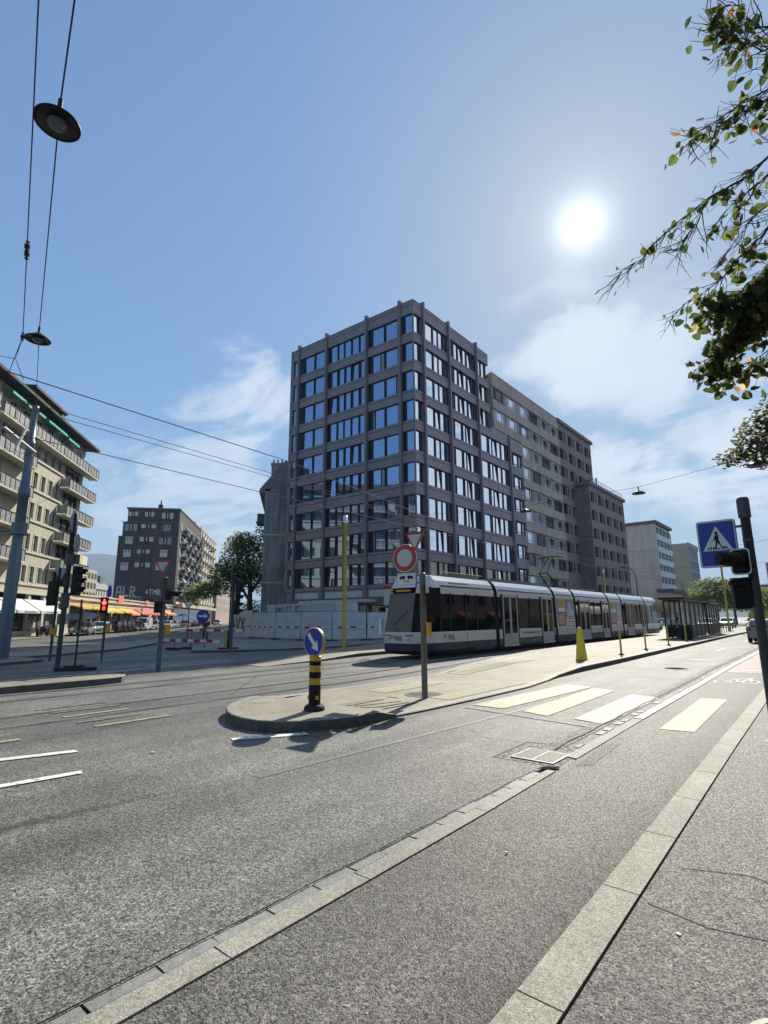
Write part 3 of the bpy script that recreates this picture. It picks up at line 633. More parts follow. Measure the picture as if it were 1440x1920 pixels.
for i in range(9):
    z=SL[i];h=HD[i]-SL[i]; r=random.random
    b1=[[(1.15,'p'),(.12,'d'),(.6,'p'),(.04,'d'),(.55,'p'),(.12,'d'),(.42,'p')],[(1.15,'p'),(.12,'d'),(.55,'t'),(.08,'d'),(.55,'p'),(.15,'d'),(.38,'p')]][i%2 if i>1 else 0]
    b2=[[(.4,'p'),(.3,'d'),(.5,'p'),(.12,'d'),(.5,'t'),(.15,'d'),(.5,'p'),(.12,'d'),(.5,'t'),(.3,'d'),(.3,'p')],[(.35,'p'),(.25,'d'),(1.0,'p'),(.2,'d'),(.45,'p'),(.45,'t'),(.15,'d'),(.5,'p'),(.3,'d'),(.3,'p')]][0 if i in(0,1,2) else 1]
    window('b0',1.5,h,[(.05,'d'),(1,'p'),(.3,'d'),(.5,'p')],m_fr,g_tower,tw,(X0+.1,YF+.2,z),.05)
    window('b1'+str(i%2 if i>1 else 0),PF[1]-PF[0]-.34,h,b1,m_fr,g_tower,tw,(PF[0]+.17,YF+.2,z),.06)
    window('b2'+str(0 if i<3 else 1),PF[2]-PF[1]-.34,h,b2,m_fr,g_tower,tw,(PF[1]+.17,YF+.2,z),.06)
    if i<3: window('b3',X1-PF[2]-.6,h,[(.15,'d'),(.5,'p' if i==0 else 't'),(.12,'d'),(.5,'p'),(.2,'d')],m_fr,g_tower,tw,(PF[2]+.17,YF+.2,z),.06)
    else: window('b4',58.35-PF[2]-.17,h,[(1.1,'p'),(.22,'d'),(.4,'p'),(.55,'t'),(.08,'d'),(.55,'p'),(.1,'d'),(.55,'p'),(.12,'d'),(.3,'p')],m_fr,g_tower,tw,(PF[2]+.17,YF+.2,z),.06)
    # left face: windows turned a quarter, facing -x
    def lw(key,y0,y1,cols,gm=g_left):
        a=math.atan(SH)
        window(key,y1-y0,h,cols,m_fr,gm,tw,(X0+.2-SH*(y1-28.6),y1,z),.06,rot=-PI/2+a)
    lw('l0',YF+.1,PL[0]-.17,[(.3,'d'),(1,'p'),(.05,'d')])
    lw('l1'+str(i%4),PL[0]+.17,PL[1]-.17,[[(.3,'d'),(1,'p'),(.12,'d'),(1,'p'),(.12,'d')],[(.3,'d'),(.7,'p'),(.3,'c'),(.12,'d'),(1,'p'),(.12,'d')],[(.3,'d'),(1,'p'),(.12,'d'),(.85,'p'),(.15,'c'),(.12,'d')],[(.3,'d'),(.2,'c'),(.8,'p'),(.12,'d'),(1,'p'),(.12,'d')]][i%4])
    lw('l2'+str(i%3),PL[1]+.17,PL[2]-.17,[[(.5,'p'),(.08,'d'),(.58,'p'),(.08,'d'),(.58,'p'),(.05,'d'),(.5,'p'),(.08,'d'),(.58,'p'),(.2,'d')],[(.4,'p'),(.15,'d'),(.5,'t'),(.15,'d'),(.45,'p'),(.1,'d'),(.45,'p'),(.15,'d'),(.5,'p'),(.25,'d')],[(.4,'p'),(.15,'d'),(.5,'p'),(.15,'d'),(.45,'p'),(.1,'d'),(.45,'p'),(.15,'d'),(.5,'t'),(.25,'d')]][i%3][::-1])
    lw('l3',PL[2]+.17,PL[3]-.17,[(.15,'d'),(1,'p'),(.12,'d'),(1,'p'),(.25,'d'),(.2,'p')][::-1])
    lw('l4',PL[3]+.13,YB-.12,[(.08,'d'),(1,'p'),(.08,'d')])
# ground and mezzanine storeys under works: metal fascia, shop glass, blinds
gf=MB(txf); gf.box(X0+.1,58.3,YF+.1,YF+.4,2.9,3.6); gf.box(X0+.1,X0+.4,YF+.4,YB,2.9,3.6)
for x in [X0+.1]+PF+[58]: gf.box(x-.0,x+.4,YF+.12,YF+.5,0,2.9)
for y in PL+[YB-.4]: gf.box(X0+.12,X0+.5,y-.2,y+.2,0,2.9)
gf.build('ground_floor_frame',m_clad2,tw)
gl=MB(txf); gl.quad((X0+.35,YB,0.1),(X0+.35,YF+.4,.1),(X0+.35,YF+.4,2.9),(X0+.35,YB,2.9)); gl.quad((X0+.4,YF+.35,.1),(58.3,YF+.35,.1),(58.3,YF+.35,2.9),(X0+.4,YF+.35,2.9)); gl.build('shop_front',g_shop,tw)
bl=MB(txf)
for a,b_ in ((YF+.8,PL[0]-.3),(PL[0]+.5,PL[1]-.4),(PL[1]+.5,PL[2]-.4),(PL[2]+.6,PL[3]-.4)): bl.box(X0-.06,X0+.0,a,b_,3.68,4.3)
bl.build('blind_box',mat('pale blind',(.5,.52,.48),.6,var=.2),tw)

# ---- grey concrete link bay and beige office block --------------------------
bb=thing('beige_office_block','long beige office block with horizontal concrete bands and pale framed windows, right of the tower','office building',(0,0,0),R(90))
bh=[29.75-2.87*i for i in range(9)]; wh=1.5
A0,A1=54.75,75.3
b=MB(); b.box(A0+.3,A1,YF+.5,YB,24.5,31.0); b.box(62.2,A1,YF+.5,YB,0,24.5); b.build('core',m_dark,bb)
b=MB(); zt=31.5
for i,hz in enumerate(bh):
    b.box(A0 if hz>24.3 else 62.12,A1,YF,YF+.45,hz+.12,zt); zt=hz-wh-.12
b.box(62.12,A1,YF,YF+.45,5.0,zt); b.box(A0,62.12,YF,YF+.45,24.3,26.9-wh-.01)
b.box(A0,A0+.3,YF+.45,YB,20,31.5); b.box(A0,A1,YF+.45,YB,31.1,31.3)
b.box(A0-.04,A1+.02,YF-.04,YF+.4,31.5,31.62)
b.build('band',m_beige,bb)
b=MB()
for i,hz in enumerate(bh): b.box(A0+.05 if i<2 else 62.15,A1,YF+.2,YF+.48,hz-wh-.1,hz+.1)
b.build('window_strip_panel',m_conc,bb)
for i,hz in enumerate(bh):
    k=0
    for j in range(6):
        x=A0+.55+j*3.42
        if i>=2 and x<62: continue
        window('bw',2.55,wh,[(.35,'p'),(.12,'d'),(1.35,'p'),(.4,'p')],m_alu if (i+j)%3 else m_fr,g_tower if (i*7+j*3)%11 else g_old,bb,(x,YF+.2,hz-wh),.08,.06,rails=(.22,))
b=MB(); b.box(62.2,A1+5.6,YF-.35,YF+.4,4.4,5.9); b.box(62.2,A1+5.6,YF-.1,YF+.42,0,.6)
for x in range(63,80,4): b.box(x,x+.5,YF-.1,YF+.5,.6,4.4)
b.build('podium_beam',m_conc,bb); MB().box(62.3,A1+5.4,YF+.3,YF+.5,.6,4.4).build('ground_floor_window',g_shop,bb)
lk=thing('concrete_link_bay','narrow stained grey concrete stair bay squeezed between the dark tower and the beige block','building bay',(0,0,0),R(90))
b=MB(); b.box(58.67,62.0,YF+.35,YF+6,0,22.0); b.build('core',m_dark,lk)
b=MB(); lh=[22.3-2.95*i for i in range(7)]; zt=23.9
for i,hz in enumerate(lh):
    b.box(58.66,62.1,YF-.1,YF+.4,hz,zt); zt=hz-1.75
b.box(58.66,62.1,YF-.1,YF+.4,0,zt); b.box(58.66,58.9,YF,YF+.4,0,22); 
b.build('wall',m_conc,lk)
MB().box(58.67,62.12,YF-.14,YF+.42,22.35,24.0).build('metal_fascia',m_clad,lk)
for hz in lh: window('lw',2.7,1.6,[(.3,'p'),(.2,'d'),(1,'p'),(.15,'d'),(.4,'p')],m_fr,g_tower,lk,(59.1,YF+.2,hz-1.68),.07,rails=(.2,))

# ---- brown block, tall part and the lower part stepping forward -------------
def brown(name,label,x0,x1,yf,yb,zt,n,rows,pitch,hd0,wh_,side=False,ground=4.6):
    o=thing(name,label,'office building',(0,0,0),R(90))
    b=MB(); b.box(x0+.3,x1-.02,yf+.55,yb,0,zt-.3); b.build('core',m_dark,o)
    b=MB(); z=zt
    for i in range(rows):
        hd=hd0-pitch*i; b.box(x0,x1,yf,yf+.5,hd,z); z=hd-wh_
        # piers
        W=(x1-x0)/n
        for j in range(n):
            a=x0+j*W
            b.box(a,a+W*.13,yf+.003,yf+.5,z,hd); b.box(a+W*.60,a+W*.70,yf+.003,yf+.5,z,hd); b.box(a+W*.86,a+W,yf+.003,yf+.5,z,hd)
            window(name+'w',W*.47,wh_,[(1,'p'),(.1,'d'),(.5,'p')],m_brown2,g_old,o,(a+W*.13,yf+.42,z),.07)
            window(name+'n',W*.16,wh_,[(1,'p')],m_brown2,g_old,o,(a+W*.70,yf+.42,z),.05,name='narrow_window')
    b.box(x0,x1,yf,yf+.5,ground,z)
    for j in range(n+1): 
        a=x0+(x1-x0-.5)*j/n; b.box(a,a+.5,yf+.01,yf+.5,0,ground)
    b.box(x0,x0+.3,yf+.5,yb,0,zt); b.box(x1-.3,x1,yf+.5,yb,0,zt)
    b.box(x0,x1,yf+.5,yb,zt-.3,zt-.15)
    b.build('wall',m_brown,o)
    c=MB(); c.box(x0-.25,x1+.25,yf-.35,yf+.6,zt,zt+.5); c.box(x0-.25,x0+.6,yf+.6,yb,zt,zt+.5); c.build('cornice',m_brown,o)
    MB().box(x0+.3,x1-.3,yf+.45,yf+.54,.2,ground).build('ground_floor_window',g_shop,o)
    return o
brown('brown_office_block','tall dark brown concrete office block with deep square windows, just right of the beige block',75.32,90.1,28.75,46,31.2,4,8,2.9,30.1,1.65)
br=brown('low_brown_office_block','lower brown office block with railed roof terrace that steps towards the street',81.0,98.7,26.6,46,22.0,5,6,2.9,21.0,1.65)
b=MB()
for i in range(20): x=81.2+i*.9; b.box(x,x+.05,26.5,26.55,22.5,23.3)
b.box(81.2,98.4,26.5,26.55,23.27,23.33); b.box(84.5,85.6,27.2,28.2,22.45,23.6); b.box(87,87.2,27.2,27.4,22.45,24.4); b.build('roof_railing',m_galv,br)
b=MB()
for z in (8,10.9,13.8,16.7,19.6): b.box(80.985,81.0,26.7,28.7,z,z+.05)
b.build('panel_joint',m_dark,br)

# ---- white slab with plain end wall, and the next one ----------------------
ws=thing('white_slab_block','pale slab building with blank end wall and blue-white banded front beyond the brown blocks','office building',(0,0,0),R(90))
b=MB(); b.box(132,132.35,29,48,7.6,23.0); b.box(132.1,147,29.3,47.9,0,22.9); b.build('end_wall',m_ww,ws)
b=MB(); b.box(131.7,147.3,28.7,48.3,23.0,23.7); b.box(128,150,26.0,29.3,7.0,7.7); b.build('roof_edge',mat('dark roof edge',(.09,.1,.11),.7),ws)
b=MB(); b.box(129,149,26.8,29.3,5.6,7.0); b.box(129,149,27.4,29.3,0,1.2)
b.build('podium',m_ww,ws)
MB().box(129.2,148.8,27.6,29.28,1.2,5.6).build('podium_window',g_shop,ws)
b=MB()
for i in range(5): b.box(132.36,146.9,29.0,29.3,20.3-2.85*i-1.0,20.3-2.85*i+.35)
b.build('spandrel',mat('blue white panel',(.55,.6,.6),.5,var=.1),ws)
for i in range(6):
    for j in range(4):
        window('ww',3.3,1.45,[(1,'p'),(.1,'d'),(.6,'p'),(.3,'c')] if (i+j)%2 else [(.6,'p'),(.15,'d'),(1,'p')],m_fr,g_old,ws,(132.9+j*3.5,29.1,20.7-2.85*i),.08)
w2=thing('far_slab_block','smaller grey-green slab building with gridded glass front, behind the pale slab and the trees','office building',(0,0,0),R(90))
b=MB(); b.box(168,182,29.3,48,0,22.2); b.box(167.8,182,29,29.3,20.9,22.4); b.box(168,168.4,29,29.3,0,20.9);b.build('wall',mat('grey green wall',(.28,.29,.24),.85,var=.1),w2)
for i in range(6):
    for j in range(4): window('w2',3.1,3.0,[(1,'p'),(1,'p'),(1,'p')],m_alu,g_old,w2,(168.6+j*3.25,29.25,17.8-3.2*i),.1,rails=(.35,))

# ---- street 2: local x = along the street, y = -(distance towards us) -------
RZ2=math.atan2(.642,-.767)
cb=thing('cream_apartment_building','cream apartment house with corner balconies and turquoise awnings under its eave, left picture edge','apartment building',(0,0,0),RZ2)
F=25.5
b=MB(); b.box(20,66.2,F+.02,F+12,0,22.0); b.build('wall_core',m_dark,cb)
b=MB(); CZ=[4.5,7.55,10.6,13.6,16.62]
wx=[54.45,56.1,57.75,59.4]; lx=[28.1+1.65*i for i in range(13)]
ww_,wsill,whd=.85,.75,2.3
cols_=sorted(wx)
prev=[4.5]
zz=4.3
segs=[]
for k,z in enumerate(CZ):
    b.box(20,66.2,F-.25,F+.02,zz,z+wsill); zz=z+whd
    xs=[(x,x+ww_) for x in lx+wx]+[(61.2,65.4)]
    a=20
    for p,q_ in xs: b.box(a,p,F-.25,F+.02,z+wsill,z+whd); a=q_
    b.box(a,66.2,F-.25,F+.02,z+wsill,z+whd)
b.box(20,66.2,F-.25,F+.02,zz,22.0); b.box(65.95,66.2,F+.02,F+12,0,22)
b.build('wall',m_cream,cb)
b=MB()
for z in CZ: b.box(20,61.0,F-.38,F-.25,z+.42,z+.62); 
b.box(20,66.4,F-.5,F-.25,4.1,4.35); b.box(20,66.4,F-.42,F-.25,3.4,3.6)
b.build('string_course',m_trim,cb)
for k,z in enumerate(CZ):
    for x in lx+wx:
        o=window('cw',ww_,whd-wsill,[(1,'p'),(1,'p')] ,m_trim,g_old if (k*3+int(x))%3 else g_shop,cb,(x,F-.08,z+wsill),.05,.05)
    window('loggia',4.2,whd-wsill,[(1,'p'),(1.3,'p'),(.4,'d'),(1,'p')],m_fr,g_old,cb,(61.2,F-.02,z+wsill),.07)
for k,z in enumerate(CZ):
    for x in lx+wx: b=MB(); b.box(x-.1,x,F-.29,F-.252,z+wsill-.05,z+whd+.1); b.box(x+ww_,x+ww_+.1,F-.29,F-.252,z+wsill-.05,z+whd+.1); b.box(x,x+ww_,F-.29,F-.252,z+whd,z+whd+.1); b.build('window_surround',m_trim,cb)
b=MB()
for k,z in enumerate(CZ):
    for i,x in enumerate(lx+wx):
        if (i*5+k*3)%4<2: hh=.5+.3*((i+k)%3); b.box(x+.06,x+ww_-.06,F-.06,F-.04,z+whd-hh,z+whd-.05)
b.build('roller_blind',mat('pale green blind',(.42,.52,.45),.7,var=.1),cb)
def balcony(par,x0,x1,z,f,dep=1.3,ztop=1.05,vb=.85,m_s=m_trim,m_p=m_balc):
    s=MB(); s.box(x0,x1,f-dep,f-.26,z-.16,z); o=s.build('balcony',m_s,par)
    r=MB(); n=max(1,int(round((x1-x0)/vb)))
    for i in range(n):
        a=x0+(x1-x0)*i/n; c=x0+(x1-x0)*(i+1)/n
        r.box(a+.03,c-.03,f-dep+.02,f-dep+.05,z+.08,z+ztop-.06)
        if i%4==2: 
            for kk in range(3): r.box(a+.12+.18*kk,a+.2+.18*kk,f-dep-.02,f-dep+.02,z+.2,z+ztop-.2,1)
    for xx in (x0+.02,x1-.05): r.box(xx,xx+.03,f-dep+.05,f-.28,z+.08,z+ztop-.06)
    r.build('balcony_panel',[m_p,m_trim],o)
    h=MB(); h.box(x0,x1,f-dep-.02,f-dep+.05,z+ztop-.05,z+ztop)
    for i in range(n+1): a=x0+(x1-x0)*i/n; h.box(a-.02,a+.02,f-dep-.01,f-dep+.055,z,z+ztop-.05)
    h.build('handrail',m_fr,o); return o
for z in (6.9,9.85,12.8,15.75): balcony(cb,60.2,67.9,z,F)
balcony(cb,46.0,68.2,18.75,F)
for z in (6.9,9.85,12.8,15.75,18.75): balcony(cb,30.0,44.5 if z>18 else 43.8,z,F-.6,1.2)
for z in (6.9,9.85,12.8,15.75): balcony(cb,45.2,52.6,z,F,1.3)
for z in (19.1,): 
    for j in range(14): window('tw',1.3,1.9,[(1,'p'),(1,'p')],m_trim,g_old,cb,(31+j*2.5,F-.27,z),.06)
b=MB(); b.hprism([(20,22.0),(67.2,22.0),(67.2,22.25),(20,22.25)],F-1.5,F+13); b.add([(20,F-1.5,22.25),(67.2,F-1.5,22.25),(63,F+4,24.6),(20,F+4,24.6)],[(0,1,2,3)]); b.add([(67.2,F-1.5,22.25),(67.2,F+13,22.25),(63,F+8,24.6),(63,F+4,24.6)],[(0,1,2,3)]); b.add([(20,F+4,24.6),(63,F+4,24.6),(63,F+8,24.6),(20,F+8,24.6)],[(0,1,2,3)])
b.build('roof',m_rooft,cb)
b=MB(); b.box(59.5,67.2,F+3.3,F+6.4,23.0,26.7); b.box(66.4,67.3,F+3.0,F+6.6,22.6,26.6); dm=b.build('dormer',mat('slate dormer',(.06,.065,.08),.7),cb)
MB().box(59.2,67.6,F+2.8,F+6.8,26.7,27.0).build('dormer_roof',m_rooft,dm)
MB().lathe([(.05,22.0),(.05,22.12)],(64,F-1.5,0),8).build('gutter_bracket',m_fr,cb)
aw=mat('turquoise awning',(.03,.42,.36),.7,trans=0)
for x0,x1,dz in ((47.2,49.6,.0),(50,51.6,.1),(52,53.4,0),(54.2,58.6,0),(59.0,61.9,.15)):
    b=MB(); b.add([(x0,F-.3,21.5-dz),(x1,F-.3,21.5-dz),(x1,F-1.15,21.2-dz),(x0,F-1.15,21.2-dz)],[(0,1,2,3)]); b.box(x0,x1,F-1.17,F-1.14,20.98-dz,21.2-dz); b.build('balcony_awning',aw,cb)
# shop front
b=MB(); b.box(20,46,F-.35,F-.02,0,.7); b.box(46,60,F-.35,F-.25,.0,.65)
for x in (46,49.6,53.2,56.4,59.6,62.8,65.7): b.box(x,x+.5,F-.34,F-.02,0,4.1)
b.build('shop_pier',m_trim,cb)
MB().box(46.2,66,F-.12,F-.05,.65,3.6).build('shop_window',g_shop,cb)
b=MB(); b.box(57.2,58.9,F-.6,F-.36,.7,.95); 
for i in range(7): b.box(57.1+i*.27,57.25+i*.27,F-.16,F-.13,.8,1.4+.3*(i%3))
b.build('shop_display',mat('white display',(.7,.68,.62),.6),cb)
m_awg=mat('pale grey awning',(.55,.57,.56),.75,var=.06)
def awning(par,x0,x1,f,zt,zb,dep,m_,nm='awning'):
    b=MB(); b.add([(x0,f-.02,zt),(x1,f-.02,zt),(x1,f-dep,zb+.22),(x0,f-dep,zb+.22)],[(0,1,2,3)]); b.add([(x0,f-.02,zt-.03),(x1,f-.02,zt-.03),(x1,f-dep+.02,zb+.2),(x0,f-dep+.02,zb+.2)],[(3,2,1,0)])
    b.box(x0,x1,f-dep-.012,f-dep+.012,zb,zb+.24)
    b.add([(x0,f-.02,zt),(x0,f-dep,zb+.22),(x0,f-dep,zb)],[(0,1,2)]); b.add([(x1,f-.02,zt),(x1,f-dep,zb),(x1,f-dep,zb+.22)],[(0,1,2)])
    return b.build(nm,m_,par)
for i,(x0,x1) in enumerate(((46.5,50.6),(50.9,55.0),(55.3,60.2))):
    o=awning(cb,x0,x1,F-.4,3.6,2.25,1.7,m_awg,'shop_awning')
    b=MB()
    for k in range(9): b.box(x0+1.2+k*.26,x0+1.36+k*.26,F-.4-1.72,F-.4-1.712,2.31,2.31+(.1 if k%3 else .14))
    b.build('awning_lettering',m_fr,o)

# ---- low shopping arcade ----------------------------------------------------
ar=thing('shop_arcade','long single-storey arcade of shops with yellow, orange and red awnings below the dark house','shop arcade',(0,0,0),RZ2)
b=MB(); b.box(66.3,124,F,F+9,3.4,4.55); b.box(66.3,124,F+.5,F+9,0,3.4); b.box(66.3,124,F-.25,F,4.0,4.15)
for x in range(67,124,5): b.box(x,x+.45,F-.02,F+.5,0,3.4)
b.box(66.3,124,F-.15,F+.3,4.55,4.75); b.build('wall',m_wall2,ar)
MB().box(66.5,123.8,F+.3,F+.48,.3,3.3).build('shop_window',g_shop,ar)
a_y=mat('yellow awning',(.72,.5,.08),.8,var=.08); a_o=mat('orange awning',(.7,.28,.1),.8,var=.08); a_r=mat('red awning',(.58,.1,.09),.8,var=.1)
for x0,x1,m_,zb in ((67,69.8,a_y,2.9),(70.2,74.2,a_y,2.9),(75,78.6,a_y,2.55),(79,82.6,a_y,2.55),(83.2,86.4,a_y,2.6),(86.8,91.5,a_o,2.3),(92.5,106,a_r,2.4),(106.6,109.5,a_r,2.3),(110.5,119,a_o,2.5)): awning(ar,x0,x1,F-.05,3.35,zb,1.5,m_)
b=MB(); b.box(84,86.5,F-.2,F-.14,4.2,5.2); b.box(107,109,F-.2,F-.14,3.6,4.8); b.box(99,101.2,F-.2,F-.14,4.1,4.95); b.build('orange_sign',mat('orange sign board',(.7,.25,.12),.6),ar)
b=MB(); 
for x in [89+1.6*i for i in range(7)]: b.box(x,x+.06,F+.6,F+.66,4.55,5.5)
b.box(89,98.7,F+.6,F+.66,5.45,5.52); b.build('roof_rail',m_galv,ar)
b=MB()
for k in range(12): b.box(76+k*.3,76.2+k*.3,F-.262,F-.252,4.2,4.38)
for k in range(14): b.box(95+k*.35,95.25+k*.35,F-.262,F-.252,4.2,4.42)
b.build('lettering',mat('dark lettering',(.08,.08,.08),.7),ar)

# ---- dark house: blind wall with shuttered windows, balconied street front --
dk=thing('dark_sooty_house','tall dark sooty apartment house whose blind wall carries shuttered windows and white graffiti','apartment building',(0,0,0),RZ2)
b=MB(); b.box(122,180,F,38.0,0,19.7); b.box(122.02,180,F,37.3,19.7,22.9); b.box(122.04,180,F,36.5,22.9,25.9); b.build('wall',m_blk,dk)
b=MB(); b.box(121.8,180,F-.15,36.8,25.9,26.25); b.box(121.85,122.2,F,37.6,22.85,23.0); b.box(121.85,122.2,F,38.1,19.62,19.78); b.build('cornice',mat('dark lead flashing',(.12,.12,.13),.6),dk)
b=MB(); b.box(123,123.7,29.6,30.5,26.2,27.3); b.lathe([(.18,0),(.14,.9),(.05,1.1)],(123.3,30,27.3),8); b.build('chimney',m_blk,dk)
def shut_win(y0,y1,z0,z1,kind,ms):
    # on plane x=122 facing -x
    o=MB(); wd=y1-y0
    if kind=='closed': o.box(121.9,122,y0,y1,z0,z1,0); o.box(121.88,121.9,y0+wd*.2,y0+wd*.4,z1-.6,z1-.3,1); o.box(121.88,121.9,y0+wd*.6,y0+wd*.8,z1-.6,z1-.3,1)
    else:
        q=wd*.27; o.box(121.9,122,y0,y0+q,z0,z1,0); o.box(121.9,122,y1-q,y1,z0,z1,0); o.box(121.96,122,y0+q,y1-q,z0+.1,z1-.05,1); o.box(121.93,121.96,(y0+y1)/2-.06,(y0+y1)/2+.06,z0+.1,z1-.05,2); o.box(121.93,121.96,y0+q,y0+q+.07,z0+.1,z1-.05,2); o.box(121.93,121.96,y1-q-.07,y1-q,z0+.1,z1-.05,2)
    o.box(121.85,122,y0-.05,y1+.05,z0-.12,z0,3)
    return o.build('window',[ms,g_old,m_white,m_blk],dk)
for y0,y1,z0,z1,k,ms in ((26.9,29.3,23.8,25.2,'o',m_shut),(31,32.9,24.2,25.3,'o',m_shut),(34.4,36.3,24.2,25.2,'o',m_shut),
    (27.3,28.8,21.0,22.5,'closed',m_shutg),(30.4,33.5,21.6,22.5,'o',m_shut),(34.3,36.9,20.9,22.5,'o',m_shutg),
    (26.9,29.5,18.0,19.5,'o',m_shutg),(30.7,33.6,18.6,19.6,'o',m_shut),(35,36.5,18,19.6,'closed',m_shut),
    (27.6,29.1,15.2,16.8,'closed',m_shut),(31.3,33.9,15.9,16.8,'o',m_shut),(35.2,36.7,15.1,16.7,'closed',m_shut),
    (28.3,29.8,12.3,13.9,'closed',m_shut),(31,34.2,12.9,13.9,'o',m_shut),(35.5,37,12.2,13.9,'closed',m_shut)): shut_win(y0,y1,z0,z1,k,ms)
# graffiti letters as brush strokes on the wall (facing -x; u runs to the reader's right = -y)
STK={'A':[[(0,0),(.1,.95),(.5,1),(.6,0)],[(.08,.4),(.6,.4)]],'L':[[(0,1),(0,0),(.55,.02)]],'R':[[(0,0),(0,1),(.5,.92),(.5,.55),(.05,.5),(.55,0),(.75,-.1)]],'T':[[(0,.95),(.7,1)],[(.35,.97),(.3,0)]],'M':[[(0,0),(.05,1),(.35,.4),(.65,1),(.7,0)]],'*':[[(0,.5),(.5,.45)],[(.1,.9),(.35,.1)],[(0,.2),(.4,.8)]],
 'V':[[(0,1),(.35,0),(.7,1)]],'X':[[(0,1),(.6,0)],[(.6,1),(.05,-.1)]],'N':[[(0,0),(.05,1),(.5,.1),(.6,1)]],'Z':[[(0,.9),(.6,1),(0,.1),(.6,0)]],'1':[[(.2,0),(.3,1)]],'W':[[(0,1),(.15,.1),(.35,.8),(.5,.1),(.75,1)]],'4':[[(.05,1),(0,.3),(.5,.35)],[(.35,.8),(.3,-.2)]]}
def strokes(word,size,w_,gap=.25,to=None,jit=0.):
    """ribbons for a word; to(u,v)->point; returns MB"""
    b=MB(); u0=0
    for ch in word:
        if ch==' ': u0+=.5; continue
        mx=0
        for st in STK[ch]:
            for (a,c),(d,e) in zip(st,st[1:]):
                p=Vector(((u0+a)*size,c*size)); q=Vector(((u0+d)*size,e*size)); mx=max(mx,a,d)
                t=(q-p).normalized(); n=Vector((-t.y,t.x))*w_/2; p=p-t*w_*.4; q=q+t*w_*.4
                ps=[p-n,q-n,q+n,p+n]; b.add([to(z.x,z.y) for z in ps],[(0,1,2,3)])
        u0+=mx+gap
    return b
m_gw=mat('white spray paint',(.5,.52,.5),.8,var=.3,vscale=3); m_gb=mat('black spray paint',(.015,.015,.018),.7)
strokes('ALR',2.0,.36,.32,lambda u,v:(121.985,37.4-u*.8,6.7+v)).build('graffiti',m_gw,dk)
strokes('*TMR',1.1,.15,.22,lambda u,v:(121.985,31.4-u*.85,7.0+v)).build('graffiti',m_white,dk)
b=MB(); 
for i in range(14): b.add([(121.988,32-random.uniform(0,3.6)+a,5.2+random.uniform(0,.9)+c) for a,c in ((0,0),(.5,.1),(.6,.6),(.1,.5))],[(0,1,2,3)])
b.build('faded_graffiti',mat('faded paint',(.14,.15,.15),.9),dk)
# street front of the dark house, running away from us
b=MB()
for k in range(6):
    z=6.0+3.05*k
    for j in range(7):
        x=124+j*4
        b.box(x,x+.9,F-.06,F+.0,z+.3,z+2.2,0); b.box(x-.45,x-.02,F-.09,F-.01,z+.3,z+2.2,1); b.box(x+.92,x+1.35,F-.09,F-.01,z+.3,z+2.2,1)
b.build('street_window',[g_old,m_shut],dk)
for k in range(6):
    z=5.9+3.05*k
    for j in range(4): balcony(dk,126.5+j*6.6,130.3+j*6.6,z,F+.25,1.3,.95,.9,m_conc,mat('dark balcony grille',(.06,.06,.065),.6))
m_fab=mat('white sunblind',(.62,.62,.58),.8)
b=MB()
for k in range(6):
    for j in range(7):
        if (k*5+j*3)%4==0: 
            x=125+j*3.7; z=8+3.05*k; b.add([(x,F-.1,z),(x+1.6,F-.1,z),(x+1.6,F-1.0,z-.9),(x,F-1.0,z-.9)],[(0,1,2,3)])
b.build('sunblind',m_fab,dk)
b=MB(); b.box(122,176,F-1.9,F,4.3,5.0); b.box(122,176,F-.5,F-.1,5,5.5); b.build('canopy',m_wall2,dk)
MB().box(122.2,176,F-.08,F-.02,.2,4.2).build('shop_front',g_shop,dk)
ph=thing('pale_balcony_house','pale cream apartment house with stacked sunblinds, next along the street behind the dark house','apartment building',(0,0,0),RZ2)
b=MB(); b.box(150,179,F-.12,F+10,5,26.8); b.box(150,179,F+1.5,F+10,26.8,28.4); b.build('wall',m_cream,ph)
b=MB(); c=MB()
for k in range(7):
    z=6.3+2.95*k
    for j in range(6): x=151.5+j*4.5; b.box(x,x+1.5,F-.18,F-.11,z,z+1.8,0); c.box(x-.3,x+2.6,F-.9,F-.12,z-.5,z+.3)
b.build('street_window',[g_old],ph); c.build('balcony',m_wall2,ph)
pk=thing('pink_gabled_house','pink rendered house with blank side wall and dormers at the end of the left street','house',(0,0,0),RZ2)
b=MB(); b.box(181,236,F-1.0,F+12,0,17.8); b.build('wall',m_pink,pk); b=MB(); b.add([(180.5,F-1.5,17.8),(236,F-1.5,17.8),(236,F+3,20.8),(180.5,F+3,20.8)],[(0,1,2,3)]); b.add([(180.5,F-1.5,17.8),(180.5,F+3,20.8),(180.5,F+12,17.8)],[(0,1,2)]); b.build('roof',m_rooft,pk)
b=MB()
for k in range(5):
    for j in range(8): b.box(183+j*6,184.6+j*6,F-1.06,F-.99,4.5+2.7*k,6.2+2.7*k)
b.build('street_window',g_old,pk)
b=MB()
for k in range(5):
    for j in range(8): b.box(182.3+j*6,182.95+j*6,F-1.1,F-1.0,4.4+2.7*k,6.3+2.7*k); b.box(184.65+j*6,185.3+j*6,F-1.1,F-1.0,4.4+2.7*k,6.3+2.7*k)
b.build('shutters',m_white,pk)
b=MB()
for j in range(4): b.box(184+j*7,186.4+j*7,F-.6,F+2,18.2,20.2)
b.build('dormer',m_rooft,pk)

